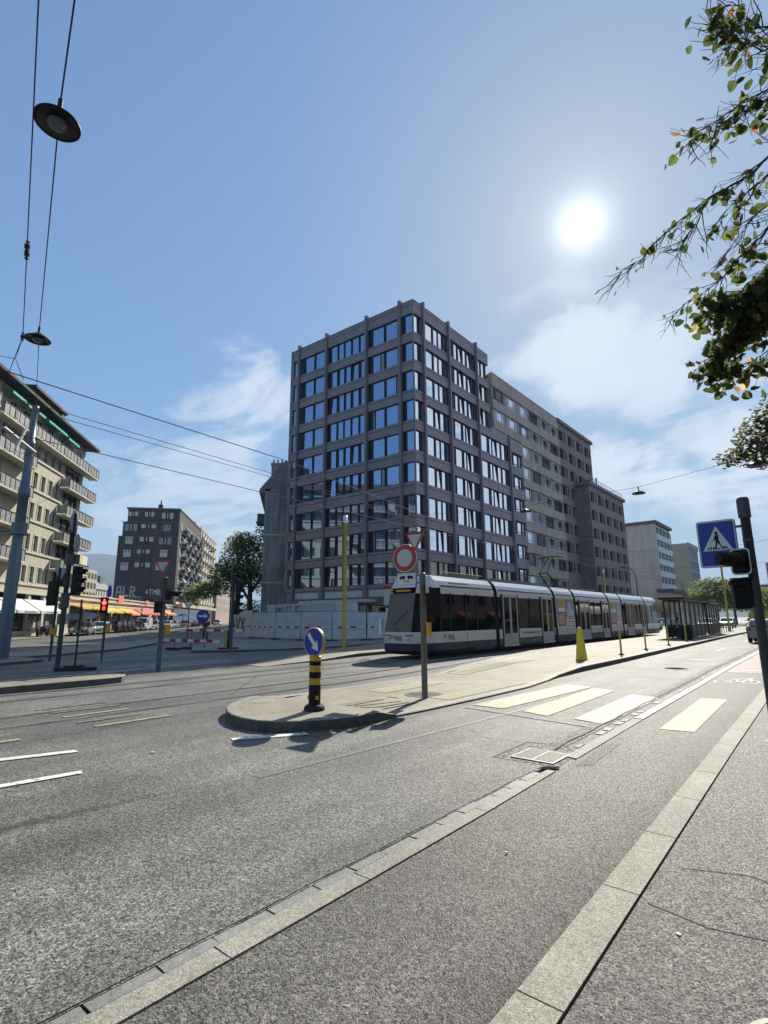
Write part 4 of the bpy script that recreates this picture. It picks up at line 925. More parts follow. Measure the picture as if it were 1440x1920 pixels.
# ---- pale houses seen above the arcade, behind the traffic signals ----------
pl=thing('pale_apartment_block','cream block of flats seen above the arcade between the cream house and the dark house','apartment building',(0,0,0),RZ2)
b=MB(); b.box(160,176.5,60,72,0,16.6); b.build('wall',m_cream,pl)
b=MB()
for k in range(4):
    for j in range(6): b.box(161.2+j*2.6,162.0+j*2.6,59.95,60,5.2+2.9*k,6.9+2.9*k); b.box(162.3+j*2.6,162.8+j*2.6,59.95,60,5.2+2.9*k,6.9+2.9*k)
b.build('window',g_old,pl)
pe=tag(MB().box(158.5,163,59.8,66,16.65,20.0).build('water_tank_house',mat('yellow hoarding',(.72,.5,.1),.7)),'small yellow and white rooftop box high above the pale flats','roof hut'); pe.rotation_euler=(0,0,RZ2)
MB().box(163,166.5,59.8,66,16.65,19.9).build('white_box',m_white,pe)
go_=thing('slate_roof_house','old house with grey slate mansard roof left of the dark house','house',(0,0,0),RZ2)
b=MB(); b.box(214,238,75,88,0,13.5); b.build('wall',m_wall2,go_)
b=MB(); b.add([(213.5,74.5,13.5),(238.5,74.5,13.5),(237,78,17.2),(215,78,17.2)],[(0,1,2,3)]); b.add([(213.5,74.5,13.5),(215,78,17.2),(215,85,17.2),(213.5,88.5,13.5)],[(0,1,2,3)]); b.box(219,220.5,77,79,16,19); b.box(230,234,77,80,16,19.3); b.build('roof',mat('slate roof',(.13,.13,.14),.7,var=.2,vscale=5),go_)
b=MB()
for k in range(3):
    for j in range(8): b.box(215+j*2.9,216+j*2.9,74.95,75,5+2.9*k,6.9+2.9*k)
b.build('window',g_old,go_)

# ---- stained grey house beside the tower ------------------------------------
gh=thing('stained_grey_house','weathered grey house with bare stained side wall and chimney stack left of the dark tower','apartment building',(0,0,0),RZ2)
b=MB(); b.box(64.5,104,-6.0,3.65,0,17.2); b.box(64.52,104,-6.0,3.0,17.2,19.0); b.build('wall',m_grey,gh)
b=MB(); b.add([(64.3,4.3,17.4),(64.3,1.5,21.0),(104,1.5,21.0),(104,4.3,17.4)],[(0,1,2,3)]); b.add([(64.3,4.3,17.4),(64.3,-6,17.4),(64.3,-6,21),(64.3,1.5,21)],[(0,1,2,3)]); b.add([(64.3,1.5,21),(64.3,-6,21),(104,-6,21),(104,1.5,21)],[(0,1,2,3)]); b.box(64.3,104,3.65,4.35,16.9,17.4); b.build('roof',mat('old zinc roof',(.16,.17,.18),.6,.2,var=.2),gh)
b=MB(); b.box(64.35,65.4,.5,3.0,17.2,20.6); b.box(64.25,65.5,.4,3.1,20.6,20.8); b.build('chimney_stack',m_conc,gh)
for i in range(5): MB().lathe([(.11,0),(.09,.5),(.12,.55)],(64.8,.75+.5*i,20.8),8).build('chimney_pot',m_rooft,gh)
b=MB()
for z in (5.8,11.6): b.box(64.42,64.5,-1,3.9,z,z+.22); b.box(64.5,104,3.65,3.9,z,z+.22)
b.build('ledge',m_trim,gh)
for z in (3.2,6.2,9.2,12.2,15.0): balcony(gh,66,69.5,z,0,-0.01) if False else None
b=MB(); b.box(66,68.5,3.65,4.6,13.6,14.6); b.box(66,68.5,3.65,4.7,13.4,13.6); b.build('oriel_balcony',mat('dark balcony',(.08,.085,.09),.7),gh)
b=MB()
for k in range(6):
    for j in range(8): b.box(66+j*4.5,67.2+j*4.5,3.6,3.67,1.2+2.9*k,3.0+2.9*k)
b.build('street_window',g_old,gh)
b=MB(); b.box(64.46,64.5,.2,.9,3.0,5.0); b.tube([(64.45,.2,3),(64.45,.2,4.8),(64.45,.5,5.1),(64.45,.8,4.8),(64.45,.8,3)],.04,6); b.build('wall_arch',m_galv,gh)
# block continuing along the right side of the left street (casts the far band of shade)
cn=thing('terrace_of_houses','terrace of grey town houses continuing behind the big plane tree','terrace',(0,0,0),RZ2)
b=MB(); b.box(104.1,190,-6,3.4,0,19); b.build('wall',m_wall2,cn); b=MB(); b.add([(104.1,3.8,19),(190,3.8,19),(190,0,22),(104.1,0,22)],[(0,1,2,3)]); b.box(104.2,190,-5.9,0,18.9,21.9); b.build('roof',m_rooft,cn)
b=MB()
for k in range(6):
    for j in range(17): b.box(106+j*5,107.4+j*5,3.38,3.46,1.5+2.9*k,3.4+2.9*k)
b.build('street_window',g_old,cn)

# ---- houses on our own side of the street, seen as reflections --------------
ob=thing('opposite_apartment_house','long brown apartment house with red awnings, seen only as reflections in the tram glass','apartment building',(0,0,0),0)
b=MB(); b.box(12,26,-25,150,0,15); b.build('wall',m_brown,ob)
b=MB()
for k in range(5):
    for j in range(15): b.box(11.93,12,16+j*4,17.6+j*4,4.5+2.2*k,5.9+2.2*k)
b.build('window',g_old,ob)
b=MB()
for j in range(7): 
    y=18+j*8; b.add([(12,y,3.5),(12,y+2.8,3.5),(11.2,y+2.8,3.0),(11.2,y,3.0)],[(0,1,2,3)]); b.box(11.18,11.22,y,y+2.8,2.8,3.0)
b.build('awning',a_r,ob)
MB().box(11.9,12,15,75,.2,2.6).build('shop_front',g_shop,ob)
# far buildings at the end of the right street
for i,(x0,x1,y,z,cc) in enumerate(((-30,-20.5,420,36,(.3,.32,.34)),(-46,-31,460,24,(.3,.3,.3)),(-21,-6,520,41,(.3,.32,.34)),(-62,-44,280,16,(.35,.33,.3)))):
    o=thing('distant_block',['blue-grey high-rise far down the right street beside the sign pole','low grey block far down the street above the parked cars','tallest hazy block at the right picture edge','pale distant block behind the street trees'][i],'distant building')
    MB().box(x0,x1,y,y+20,0,z).build('wall',mat('distant wall %d'%i,cc,.9,var=.1),o)
    b=MB()
    for k in range(int(z/3)):
        b.box(x0+.6,x1-.6,y-.06,y,1.2+3*k,2.7+3*k)
        if x1<0: b.box(x1,x1+.06,y+1,y+19,1.2+3*k,2.7+3*k)
    b.build('window_band',g_old,o)
# ================================================================ TRAM
m_tw=mat('tram white paint',(.62,.63,.62),.28,var=.04,coat=.5)
m_tb=mat('tram blue paint',(.008,.012,.05),.4,coat=.15,var=.08)
m_tg=fglass('tram tinted glass',(.004,.005,.007),1.34,.006,.6)
m_tgy=mat('tram door grey',(.42,.43,.42),.4,.1)
m_tk=mat('tram bellows',(.018,.018,.02),.8)
m_lt=mat('tram lettering red',(.35,.04,.02),.5)
m_seat=mat('red seat',(.45,.03,.03),.7)
tm=thing('tram','long articulated tram, white roof, black windows and navy blue skirt, standing at the left platform','tram',(-13.65,0,0))
HW=1.2                                   # half width; tram runs along +y from its nose at y=16
def loft(rings,name,mats,par,mids=None,closed=True,smooth=False,capends=True):
    b=MB(); n=len(rings[0]); 
    for i in range(len(rings)-1):
        for j in range(n if closed else n-1):
            k=(j+1)%n; b.add([rings[i][j],rings[i][k],rings[i+1][k],rings[i+1][j]],[(0,1,2,3)],mids[j] if mids else 0,smooth)
    if capends: b.add(rings[0],[tuple(range(n-1,-1,-1))],mids[-1] if mids else 0); b.add(rings[-1],[tuple(range(n))],mids[-1] if mids else 0)
    return b.build(name,mats,par)
def section(hw,zroof=3.42,zc=2.98,zb=.18):
    # right side bottom -> up -> roof -> left side bottom ; half section mirrored
    r=[(hw-.08,zb),(hw,.32),(hw,.62),(hw,.98),(hw-.015,1.06),(hw-.05,2.62),(hw-.05,zc-.12),(hw-.16,zc+.18),(hw-.36,zroof-.04),(hw-.62,zroof)]
    return r+[(-x,z) for x,z in r[::-1]]
# strips: which colour each longitudinal strip of the section has
H_=[0,0,0,1,1,2,1,1,1]                   # 0 blue, 1 white, 2 glass
H_=[0,0,1,1,2,1,1,1,1]
MID=H_+[1]+H_[::-1]+[0]
def car(y0,y1,panel=False,low=None):
    rings=[[(x,y,z) for x,z in section(HW)] for y in (y0,y1)]
    mids=list(MID)
    if panel: mids=[0,0,1,1,1,1,1,1,1,1,1,1,1,1,1,1,1,0,0,0]
    o=loft(rings,'car_body',[m_tb,m_tw,m_tg],tm,mids[:20])
    return o
SEG=[(18.3,23.0),(23.35,30.1),(30.45,33.3),(33.65,39.9),(40.25,43.0),(43.35,49.7),(50.05,53.6)]
for i,(a,c) in enumerate(SEG): car(a,c,i in(2,4))
for (a,c),(d,e) in zip(SEG,SEG[1:]):
    b=MB(); k=5
    for j in range(k):
        y=c+(d-c)*j/k; b.tube([(0,y,1.7),(0,y+.07,1.7)],.1,4)
    rings=[]
    for j in range(9):
        y=c-.02+(d-c+.04)*j/8; s=1.0 if j%2 else .96
        rings.append([(x*s*.955,y,.35+(z-.35)*(.975 if j%2 else .95)) for x,z in section(HW)])
    loft(rings,'bellows',[m_tk],tm)
# nose: rounded in plan and raked windscreen
def nose_ring(t,yb):
    # t: 0 at the cab back, 1 at the tip
    out=[]
    for x,z in section(HW):
        hz=max(0,min(1,(z-.9)/2.4)); w_=1-.42*t**2.2
        rake=.62*hz**1.6
        depth=1.32-rake-(.16 if z<.25 else 0)
        zz=z-(.16*t**3 if z>3 else 0)
        out.append((x*w_,yb-depth*t**1.15,zz))
    return out
rings=[nose_ring(t,18.3) for t in (0,.25,.5,.7,.85,.95,1.0)]
b=MB(); n=20
for i in range(len(rings)-1):
    for j in range(19):
        mi=MID[j]
        if j in (5,13) and i>=1: mi=1
        b.add([rings[i][j],rings[i][j+1],rings[i+1][j+1],rings[i+1][j]],[(0,3,2,1)],mi,True)
tip=rings[-1]
# front face: connect right half to left half
for j in range(9):
    k=19-j; mi=[0,0,1,1,3,2,1,1,1][j]
    b.add([tip[j],tip[j+1],tip[k-1],tip[k]],[(0,3,2,1)],mi,True)
b.build('cab_front',[m_tb,m_tw,m_tg,mat('cab windscreen',(.06,.08,.11),.12,spec=.5)],tm)
def tipat(z):   # y of the front face at height z
    for j in range(9):
        if tip[j][2]<=z<=tip[j+1][2]:
            t=(z-tip[j][2])/(tip[j+1][2]-tip[j][2]); return tip[j][1]+(tip[j+1][1]-tip[j][1])*t
    return tip[5][1]
# destination display, logo, headlamps, wiper, mirrors
b=MB(); y=tipat(2.75)-.02
for k in range(9): b.box(-.35+k*.085,-.29+k*.085,y-.012,y,2.70,2.78)
b.build('destination_display',mat('amber leds',(.3,.13,.02),.5,emit=(1,.45,.08,.08)),tm)
b=MB(); y=tipat(2.7)-.02; b.box(-.68,-.5,y-.012,y,2.76,2.8); b.box(-.68,-.5,y-.012,y,2.64,2.68); b.build('line_number',m_white,tm)
text_obj('front_logo','tpg',.28,m_lt,tm,(.02,tipat(.86)-.03,.87),(PI/2,0,0),.004,bold=.0,sx=1.15)
b=MB(); ya=tipat(.86)-.03
for q_ in ((-.38,-.25,.80,.825),(-.38,-.355,.825,.92),(-.38,-.25,.92,.945),(-.28,-.255,.825,.92)): b.box(q_[0],q_[1],ya-.01,ya,q_[2],q_[3])
b.build('logo_arrow',m_lt,tm)
for sx in (-1,1):
    o=MB(); 
    for k in range(2): yy=tipat(.78); o.lathe([(.001,0),(.075,0),(.085,-.02),(.085,-.05)],(sx*(.52+.17*k)+(.0),yy+.03+.02*k,.76),12,axis='y') if False else o.tube([(sx*(.50+.16*k),yy-.035,.76),(sx*(.50+.16*k),yy+.05,.76)],.06,12)
    o.build('headlight',m_chrome,tm)
    o=MB()
    for k in range(3): o.tube([(sx*(.46+.12*k),tipat(.92)-.03,.93),(sx*(.46+.12*k),tipat(.92)+.05,.93)],.032,8)
    o.build('marker_lamp',m_black,tm)
b=MB(); b.tube([(.1,tipat(1.08)-.04,1.08),(-.25,tipat(1.35)-.05,1.35),(.45,tipat(1.9)-.05,1.9)],.012,6); b.build('wiper',m_black,tm)
b=MB(); b.box(-.62,.62,17.7,17.73,1.95,2.35); b.build('sun_blind',mat('cab blind',(.25,.28,.32),.7),tm)
b=MB(); b.tube([(HW-.08,17.9,2.75),(HW+.22,17.5,2.72),(HW+.24,17.5,2.6)],.02,6); b.box(HW+.12,HW+.34,17.45,17.58,1.95,2.62); b.build('mirror',m_black,tm)
b=MB(); b.tube([(-HW+.08,17.9,1.3),(-HW-.2,17.6,1.3),(-HW-.22,17.6,1.2)],.02,6); b.box(-HW-.3,-HW-.14,17.55,17.65,.95,1.6); b.build('mirror',m_white,tm)
# doors
def door(y0,y1):
    o=MB(); x=HW+.012; 
    for a,c in ((y0,(y0+y1)/2-.01),((y0+y1)/2+.01,y1)):
        o.box(HW-.09,x,a,a+.09,.3,2.72); o.box(HW-.09,x,c-.09,c,.3,2.72); o.box(HW-.09,x,a+.09,c-.09,2.62,2.72); o.box(HW-.09,x,a+.09,c-.09,.3,.85); 
    d=o.build('door',m_tgy,tm)
    q=MB(); 
    for a,c in ((y0+.09,(y0+y1)/2-.1),((y0+y1)/2+.1,y1-.09)): q.box(HW-.08,x-.008,a,c,.85,2.62)
    q.build('pane',m_tg,d); return d
for y0,y1 in ((23.8,25.35),(28.35,29.85),(34.2,35.9),(38.5,39.85),(44.2,46.0),(48.3,49.6)):
    door(y0,y1)
    MB().box(HW-.1,HW+.004,y0-.14,y0,.3,2.75).build('door_frame',m_tk,tm); MB().box(HW-.1,HW+.004,y1,y1+.14,.3,2.75).build('door_frame',m_tk,tm)
    MB().box(HW-.02,HW+.05,y0-.05,y1+.05,.24,.3).build('door_step',m_tw,tm)
# side details: window posts, panel seams, logo, numbers
b=MB()
for y in (18.35,19.1,20.35,21.3,26.8,36.9,41.5,47.1,51.8): b.box(HW-.04,HW-.005,y,y+.06,1.08,2.66)
b.build('window_post',m_tk,tm)
b=MB()
for y in (20.4,27.2,31.9,37.4,47.2,51.5): b.box(HW+.001,HW+.006,y,y+.02,.3,1.0)
for (a,c) in SEG: b.box(HW-.05,HW-.02,a+.1,c-.1,2.93,2.97)
b.build('panel_seam',m_tk,tm)
b=MB(); b.hprism([(0,0),(1,0),(1,1),(0,1)],0,0) if False else None
b=MB()
for y0,y1 in ((20.9,22.7),(31.0,32.7),(40.7,42.4),(50.8,52.6)):
    b.box(HW+.002,HW+.012,y0,y1,.22,.62); b.box(HW+.012,HW+.02,y0+.25,y0+.5,.3,.5); b.box(HW+.012,HW+.02,y1-.5,y1-.25,.3,.5)
b.build('bogie_cover',mat('navy cover',(.02,.025,.06),.45),tm)
text_obj('side_logo','tpg',.32,m_lt,tm,(HW+.012,19.08,.87),(PI/2,0,PI/2),.003,bold=.0,sx=1.15)
b=MB()
for q_ in ((18.55,18.74,.80,.83),(18.55,18.58,.83,.92),(18.55,18.74,.92,.95),(18.69,18.72,.83,.92)): b.box(HW+.002,HW+.012,*q_)
b.build('logo_arrow',m_lt,tm)
text_obj('fleet_number','867',.17,m_white,tm,(HW+.004,17.55,1.2),(PI/2,0,PI/2),.003)
text_obj('fleet_number','867',.12,m_tw,tm,(HW+.012,27.2,.45),(PI/2,0,PI/2),.003)
b=MB()
for k in range(22): b.box(HW-.155,HW-.1,19.2+k*.075,19.25+k*.075,3.09,3.14)
b.build('roof_lettering',m_tgy,tm) 
b=MB(); b.box(HW-.03,HW+.008,25.65,28.05,.72,.98); 
b.box(HW-.03,HW+.008,36.2,38.3,.72,.98); b.build('info_panel',mat('pale panel',(.5,.5,.46),.5),tm)
b=MB()
for k in range(26): b.box(HW+.009,HW+.012,25.9+k*.075,25.95+k*.075,.82,.88)
b.build('panel_lettering',m_dgrey,tm)
# side posters on the two short cars
def poster(y0,y1):
    o=MB().box(HW-.04,HW+.006,y0,y1,1.12,2.72).build('poster',mat('poster grey blue',(.22,.27,.33),.5,var=.3,vscale=2.5),tm)
    b=MB(); w_=y1-y0; x=HW+.01
    b.box(HW,x,y0+.06,y0+w_*.42,2.25,2.68,0); b.box(HW,x,y0+.06,y0+w_*.42,1.15,1.9,1); b.box(HW,x,y0+.08,y0+w_*.42,1.96,2.18,2); b.box(HW,x,y0+w_*.5,y1-.06,1.15,1.62,2)
    for k in range(6): b.box(x,x+.003,y0+.14,y0+w_*.36,1.75-.1*k,1.79-.1*k,2)
    for k in range(3): b.box(x,x+.003,y0+.12,y0+w_*.36,2.56-.11*k,2.6-.11*k,3)
    for k in range(4): b.box(x,x+.003,y0+w_*.55,y1-.12,1.52-.09*k,1.56-.09*k,0 if k%2 else 3)
    b.lathe([(.001,0),(.2,.02),(.26,.004)],(x,y0+w_*.72,2.28),16,axis='x',mi=4); b.box(HW,x,y0+w_*.56,y1-.1,1.7,2.1,4)
    b.build('poster_print',[mat('poster yellow',(.7,.5,.05),.5),mat('poster red',(.5,.05,.04),.5),m_white,m_black,mat('poster pale',(.5,.55,.58),.6)],o)
poster(30.6,33.15); poster(40.4,42.9)
# interior glimpses: red seats, poles
b=MB()
for y in (19.6,20.6,21.8,26.2,27.3,37,38,46.7,51): b.box(.35,.8,y,y+.5,.9,1.75)
b.build('seat',m_seat,tm)
# roof gear and pantograph
b=MB()
for y0,y1 in ((20.3,22.4),(24,29),(31,31.4),(34.6,39),(44,49)): b.box(-.7,.62,y0,y1,3.42,3.58)
b.tube([(.55,19.5,3.62),(.55,23,3.62)],.025,6); b.build('roof_box',mat('roof gear',(.12,.13,.13),.7),tm)
pn=MB(); 
for s_ in (-.35,.35):
    pn.tube([(s_,33.1,3.6),(s_*.7,31.65,4.35)],.045,6); pn.tube([(s_*.7,31.65,4.35),(s_*.4,33.0,5.45)],.025,6)
pn.tube([(-.3,31.65,4.35),(.3,31.65,4.35)],.04,6)
for y in (32.8,33.2): pn.tube([(-.85,y,5.38),(-.6,y,5.5),(.6,y,5.5),(.85,y,5.38)],.022,6)
pn.box(-.5,.5,32.2,34.0,3.55,3.62); pn.build('pantograph',m_black,tm)
b=MB(); rings=[]
for t in (0,.5,.8,1): rings.append([(x*(1-.22*t*t),53.6+1.0*math.sin(t*PI/2)*(1-.3*max(0,(z-1)/2.4)),z) for x,z in section(HW)])
loft(rings,'cab_rear',[m_tb,m_tw,m_tg],tm,MID[:20])

# ================================================================ POSTS, SIGNALS AND SIGNS
def post(par,h,r,m=m_pole,x=0,y=0,cap=True,z0=0,r1=None,name='pole'):
    b=MB(); r1=r1 or r; b.lathe([(r,z0),(r1,h),(r1*1.02,h),(r1*.9,h+.03),(.001,h+.04)],(x,y,0),16)
    return b.build(name,m,par)
def ap(ax): return Vector(ax).normalized()
def disc_sign(par,c,r,yaw,face,rimm,th=.025,name='sign_plate'):
    """round plate whose face looks along -y turned by yaw"""
    o=MB().lathe([(.001,-th),(r,-th),(r,0),(r-.008,.006),(.001,.006)],(0,0,0),32,axis='z',sm=False).build(name,[rimm],par)
    o.location=c; o.rotation_euler=(PI/2,0,yaw); return o
def plate_sign(par,pts,c,yaw,m,th=.02,name='sign_plate',off=0.,back=None):
    """flat plate from 2-D outline (x right, z up), face looks along -y turned by yaw"""
    b=MB(); n=len(pts); a=sum(pts[i][0]*pts[(i+1)%n][1]-pts[(i+1)%n][0]*pts[i][1] for i in range(n))
    if a<0: pts=pts[::-1]
    F_=[(x,-off-th,z) for x,z in pts]; B_=[(x,-off,z) for x,z in pts]
    b.add(F_,[tuple(range(n))],0); b.add(B_,[tuple(range(n-1,-1,-1))],1); b.add(F_+B_,[(i,i+n,(i+1)%n+n,(i+1)%n) for i in range(n)],1)
    o=b.build(name,[m,back or m_grback],par); o.location=c; o.rotation_euler=(0,0,yaw); return o
def rrect(w_,h_,r,n=4):
    P=[]
    for cx,cz,a0 in ((w_/2-r,h_/2-r,0),(-w_/2+r,h_/2-r,90),(-w_/2+r,-h_/2+r,180),(w_/2-r,-h_/2+r,270)):
        for k in range(n+1): a=R(a0+90*k/n); P.append((cx+r*math.cos(a),cz+r*math.sin(a)))
    return P
def rtri(s,r=.04,down=True):
    h=s*.866; pts=[(-s/2,h*.38),(s/2,h*.38),(0,-h*.62)]
    P=[]
    for i in range(3):
        p=Vector(pts[i]);a=(Vector(pts[i-1])-p).normalized()*r*1.6;c=(Vector(pts[(i+1)%3])-p).normalized()*r*1.6
        for t in (0,.5,1): q=p+a*(1-t)**2+c*t**2; P.append((q.x,q.y))
    return P if down else [(x,-z) for x,z in P]
def circ(r,n=28): return [(r*math.cos(2*PI*i/n),r*math.sin(2*PI*i/n)) for i in range(n)]
def signal(par,c,yaw,n=3,lit=None,w_=.3,name='signal_head',hood=.22,border=False):
    """traffic light housing with n lamps, looking along -y turned by yaw"""
    h=n*.3+.06; b=MB(); b.box(-w_/2,w_/2,0,.16,-h/2,h/2)
    o=b.build(name,[m_black],par); o.location=c; o.rotation_euler=(0,0,yaw)
    v=MB()
    for i in range(n):
        z=h/2-.18-.3*i; ring0=[];ring1=[]
        for k in range(13):
            a=R(-30+20*k); ring0.append((.115*math.cos(a),0,z+.115*math.sin(a))); ring1.append((.11*math.cos(a),-hood*(1 if .2<k/12<.8 else .6),z+.11*math.sin(a)-.02))
        for k in range(12): v.add([ring0[k],ring0[k+1],ring1[k+1],ring1[k]],[(0,1,2,3)])
    v.build('visor',[m_black],o)
    cols_=[(.25,.01,.01),(.25,.12,.01),(.01,.15,.06)]
    for i in range(n):
        z=h/2-.18-.3*i; on=(lit==i)
        l=MB().tube([(0,-.012,z),(0,.01,z)],.095,16)
        l.build('lens',[mat('lens %d %s'%(i if n>1 else 0,on),cols_[i if n>1 else 0],.25,emit=((1,.05,.02,3) if on and i==0 else ((.1,1,.4,3) if on else None)))],o)
    return o
# 1 mast on the far left, tapering in three steps
ms=thing('tapered_steel_mast','tall tapering blue-grey steel mast that anchors the overhead wires, at the left picture edge','mast',(-25.5,6.6,.1))
b=MB(); b.lathe([(.24,0),(.235,.6),(.22,4.3),(.20,4.35),(.185,6.6),(.22,6.62),(.22,7.0),(.17,7.02),(.15,8.9),(.165,8.92),(.165,9.1),(.13,9.12),(.115,10.55),(.13,10.57),(.13,10.7),(.001,10.72)],(0,0,0),24); b.build('pole',m_pole,ms)
b=MB(); b.lathe([(.29,5.0),(.29,5.5)],(0,0,0),24); b.box(-.7,-.3,-.08,.08,5.15,5.35); b.tube([(-.6,0,5.3),(-2.2,-.6,5.3)],.05,8); b.build('bracket',m_pole,ms)
b=MB(); b.box(-.5,.5,-.5,.5,-.1,.03); b.build('base_plate',m_pole,ms)
# 2 signal post with diamond and round signs seen edge-on
t=thing('signal_post','tall signal post with diamond sign and round sign seen edge-on above a three-lamp signal','traffic signal',(-19.4,6.57,.0))
post(t,5.15,.075,m_dgrey)
plate_sign(t,[(0,.42),(.42,0),(0,-.42),(-.42,0)],(.02,-.02,4.88),R(141),m_grback,name='diamond_sign')
plate_sign(t,circ(.32),(.14,.12,4.15),R(146),m_grback,name='round_sign')
plate_sign(t,rrect(.5,.32,.03),(0,.09,3.62),R(40),m_dgrey,name='street_name_plate'); 
signal(t,(.19,.30,2.9),R(126),3)
b=MB(); b.box(-.12,.12,-.1,.1,2.0,2.5); b.box(-.1,.1,-.1,.1,3.4,3.8); b.build('clamp',m_dgrey,t)
# 3 thin post with direction arrow plates on a weighted foot
t=thing('direction_sign_post','thin post with two grey-backed direction plates on a weighted rubber foot','direction sign',(-19.15,7.0,0))
post(t,2.25,.03,m_dgrey); plate_sign(t,rrect(.48,.2,.02),(-.27,-.1,1.72),R(35),m_grback,back=m_grback,name='direction_plate'); plate_sign(t,[(-.24,.11),(.14,.11),(.3,0),(.14,-.11),(-.24,-.11)],(.18,.22,1.74),R(35),m_grback,back=m_grback,name='arrow_plate')
b=MB(); b.prism([(-.5,-.45),(-.1,-.55),(.5,.2),(.5,.5),(.1,.55),(-.5,-.1)],0,.1); b.prism([(-.25,-.25),(.1,-.3),(.25,.1),(0,.3)],.1,.16); b.build('weighted_foot',m_rubber,t)
# 4 second signal post, yield sign back
t=thing('signal_post','shorter signal post with a grey triangle back above its black head, behind the tall one','traffic signal',(-23.55,7.68,.05))
post(t,3.6,.05,m_dgrey); plate_sign(t,rtri(.6),(.02,.03,3.42),R(30),m_grback,name='triangle_sign'); signal(t,(-.12,-.1,2.6),R(205),3); b=MB(); b.box(-.11,.11,-.1,.1,1.0,1.25); b.build('push_button_box',m_ylw,t)
# 5 pedestrian light showing red
t=thing('pedestrian_signal_post','slim post with a lit red pedestrian light facing us and yellow push button','pedestrian signal',(-21.05,8.59,.05))
post(t,1.95,.045,m_pole)
o=MB().box(-.13,.13,0,.14,-.3,.3).build('signal_head',m_black,t); o.location=(0,-.1,2.1); o.rotation_euler=(0,0,R(65))
b=MB(); b.box(-.045,.045,-.02,0,.02,.16); b.lathe([(.001,-.04),(.04,0),(.001,.04)],(0,-.012,.2),8); b.box(-.075,.075,-.02,0,.06,.13); b.build('red_figure',mat('red lit figure',(.6,.02,.02),.4,emit=(1,.06,.05,3.5)),o)
b=MB(); b.box(-.05,.05,-.02,0,-.18,-.03); b.build('second_figure',mat('dim red',(.5,.02,.02),.4,emit=(1,.06,.05,1.2)),o)
b=MB(); b.lathe([(.07,0),(.08,.25),(.05,.42),(.001,.44)],(.05,.03,2.42),10); b.build('cap',m_blue,t)
b=MB(); b.box(.03,.17,-.0,.14,1.1,1.42); b.build('push_button_box',m_ylw,t)
# 6 yield sign post, centre left
t=thing('yield_sign_post','sturdy post with a red bordered yield triangle facing us and black signal heads','yield sign',(-16.71,8.58,.0))
post(t,2.95,.075,m_pole); yw=R(38)
plate_sign(t,rtri(.56),(-.03,-.1,3.35),yw,m_redp,name='yield_sign'); plate_sign(t,rtri(.39,.02),(-.03,-.1,3.345),yw,mat('grey white reflective',(.42,.45,.47),.4),off=.022,th=.004,name='yield_sign_centre')
signal(t,(.12,.18,2.42),R(118),1,w_=.26,hood=.36); signal(t,(-.12,.0,2.0),R(200),1); b=MB(); b.tube([(.1,.2,2.62),(.45,.55,2.62)],.02,6); b.build('arm',m_galv,t)
b=MB(); b.box(.06,.2,.06,.2,1.15,1.45); b.build('push_button_box',m_ylw,t)
# 7 signal post by the works fence
t=thing('signal_post','signal post with thin aerial mast in front of the black-lettered boards of the works fence','traffic signal',(-21.85,14.67,.1))
post(t,3.25,.075,m_pole); signal(t,(.22,.2,2.85),R(125),3); signal(t,(.12,.25,2.05),R(125),2); b=MB(); b.tube([(-.12,-.05,.5),(-.14,-.05,4.1),(-.1,0,4.3)],.035,8); b.build('thin_mast',m_dgrey,t)
# 8 small yield sign and blue arrow sign further back
t=thing('yield_sign_post','small thin yield sign post far behind the striped barrier','yield sign',(-36.2,20.6,.1)); post(t,2.2,.035,m_dgrey)
plate_sign(t,rtri(.8),(0,-.08,2.6),R(50),m_redp,name='yield_sign'); plate_sign(t,rtri(.55,.02),(0,-.08,2.59),R(50),m_white,off=.025,th=.004,name='yield_sign_centre')
def arrow_pts(s,ang):
    P=[(-.36,.07),(.08,.07),(.08,.19),(.38,0),(.08,-.19),(.08,-.07),(-.36,-.07)]
    c,s_=math.cos(ang),math.sin(ang); return [((x*c-z*s_)*s,(x*s_+z*c)*s) for x,z in P]
t=thing('keep_right_sign','round blue sign with white arrow pointing right above the striped works barrier','arrow sign',(-30.6,18.5,.1)); post(t,1.6,.04,m_dgrey)
plate_sign(t,circ(.40),(0,-.1,1.72),R(52),m_blue,name='sign_plate'); plate_sign(t,arrow_pts(.85,0),(0,-.1,1.72),R(52),m_white,off=.022,th=.004,name='arrow')
# 9 striped works barrier boards with feet, yellow-black marker
def barrier(p,q,z,label):
    p=Vector((*p,0));q=Vector((*q,0)); L=(q-p).length; a=math.atan2(q.y-p.y,q.x-p.x)
    t=thing('works_barrier',label,'barrier board',(p.x,p.y,0),a)
    b=MB(); n=9
    for i in range(n): b.box(L*i/n,L*(i+1)/n,-.012,.012,z-.075,z+.075,i%2)
    b.build('striped_board',[m_white,m_redp],t)
    for x in (L*.2,L*.75):
        MB().box(x-.03,x+.03,-.02,.02,.05,z-.1).build('leg',m_galv,t); MB().prism([(x-.45,-.2),(x+.45,-.2),(x+.4,.2),(x-.4,.2)],.0,.11).build('weighted_foot',m_rubber,t)
barrier((-28.3,15.6),(-24.6,17.2),1.02,'upper red and white striped board of the works barrier, behind the other board')
barrier((-28.6,14.9),(-24.4,15.7),.5,'lower red and white striped board of the works barrier, nearest to the road')
t=thing('hazard_marker','yellow and black striped marker post at the right end of the works barrier','hazard marker',(-24.2,16.1,.1),R(55))
b=MB()
for i in range(3): b.box(-.22+.15*i,-.07+.15*i,-.1,.1,.05,.95,i%2)
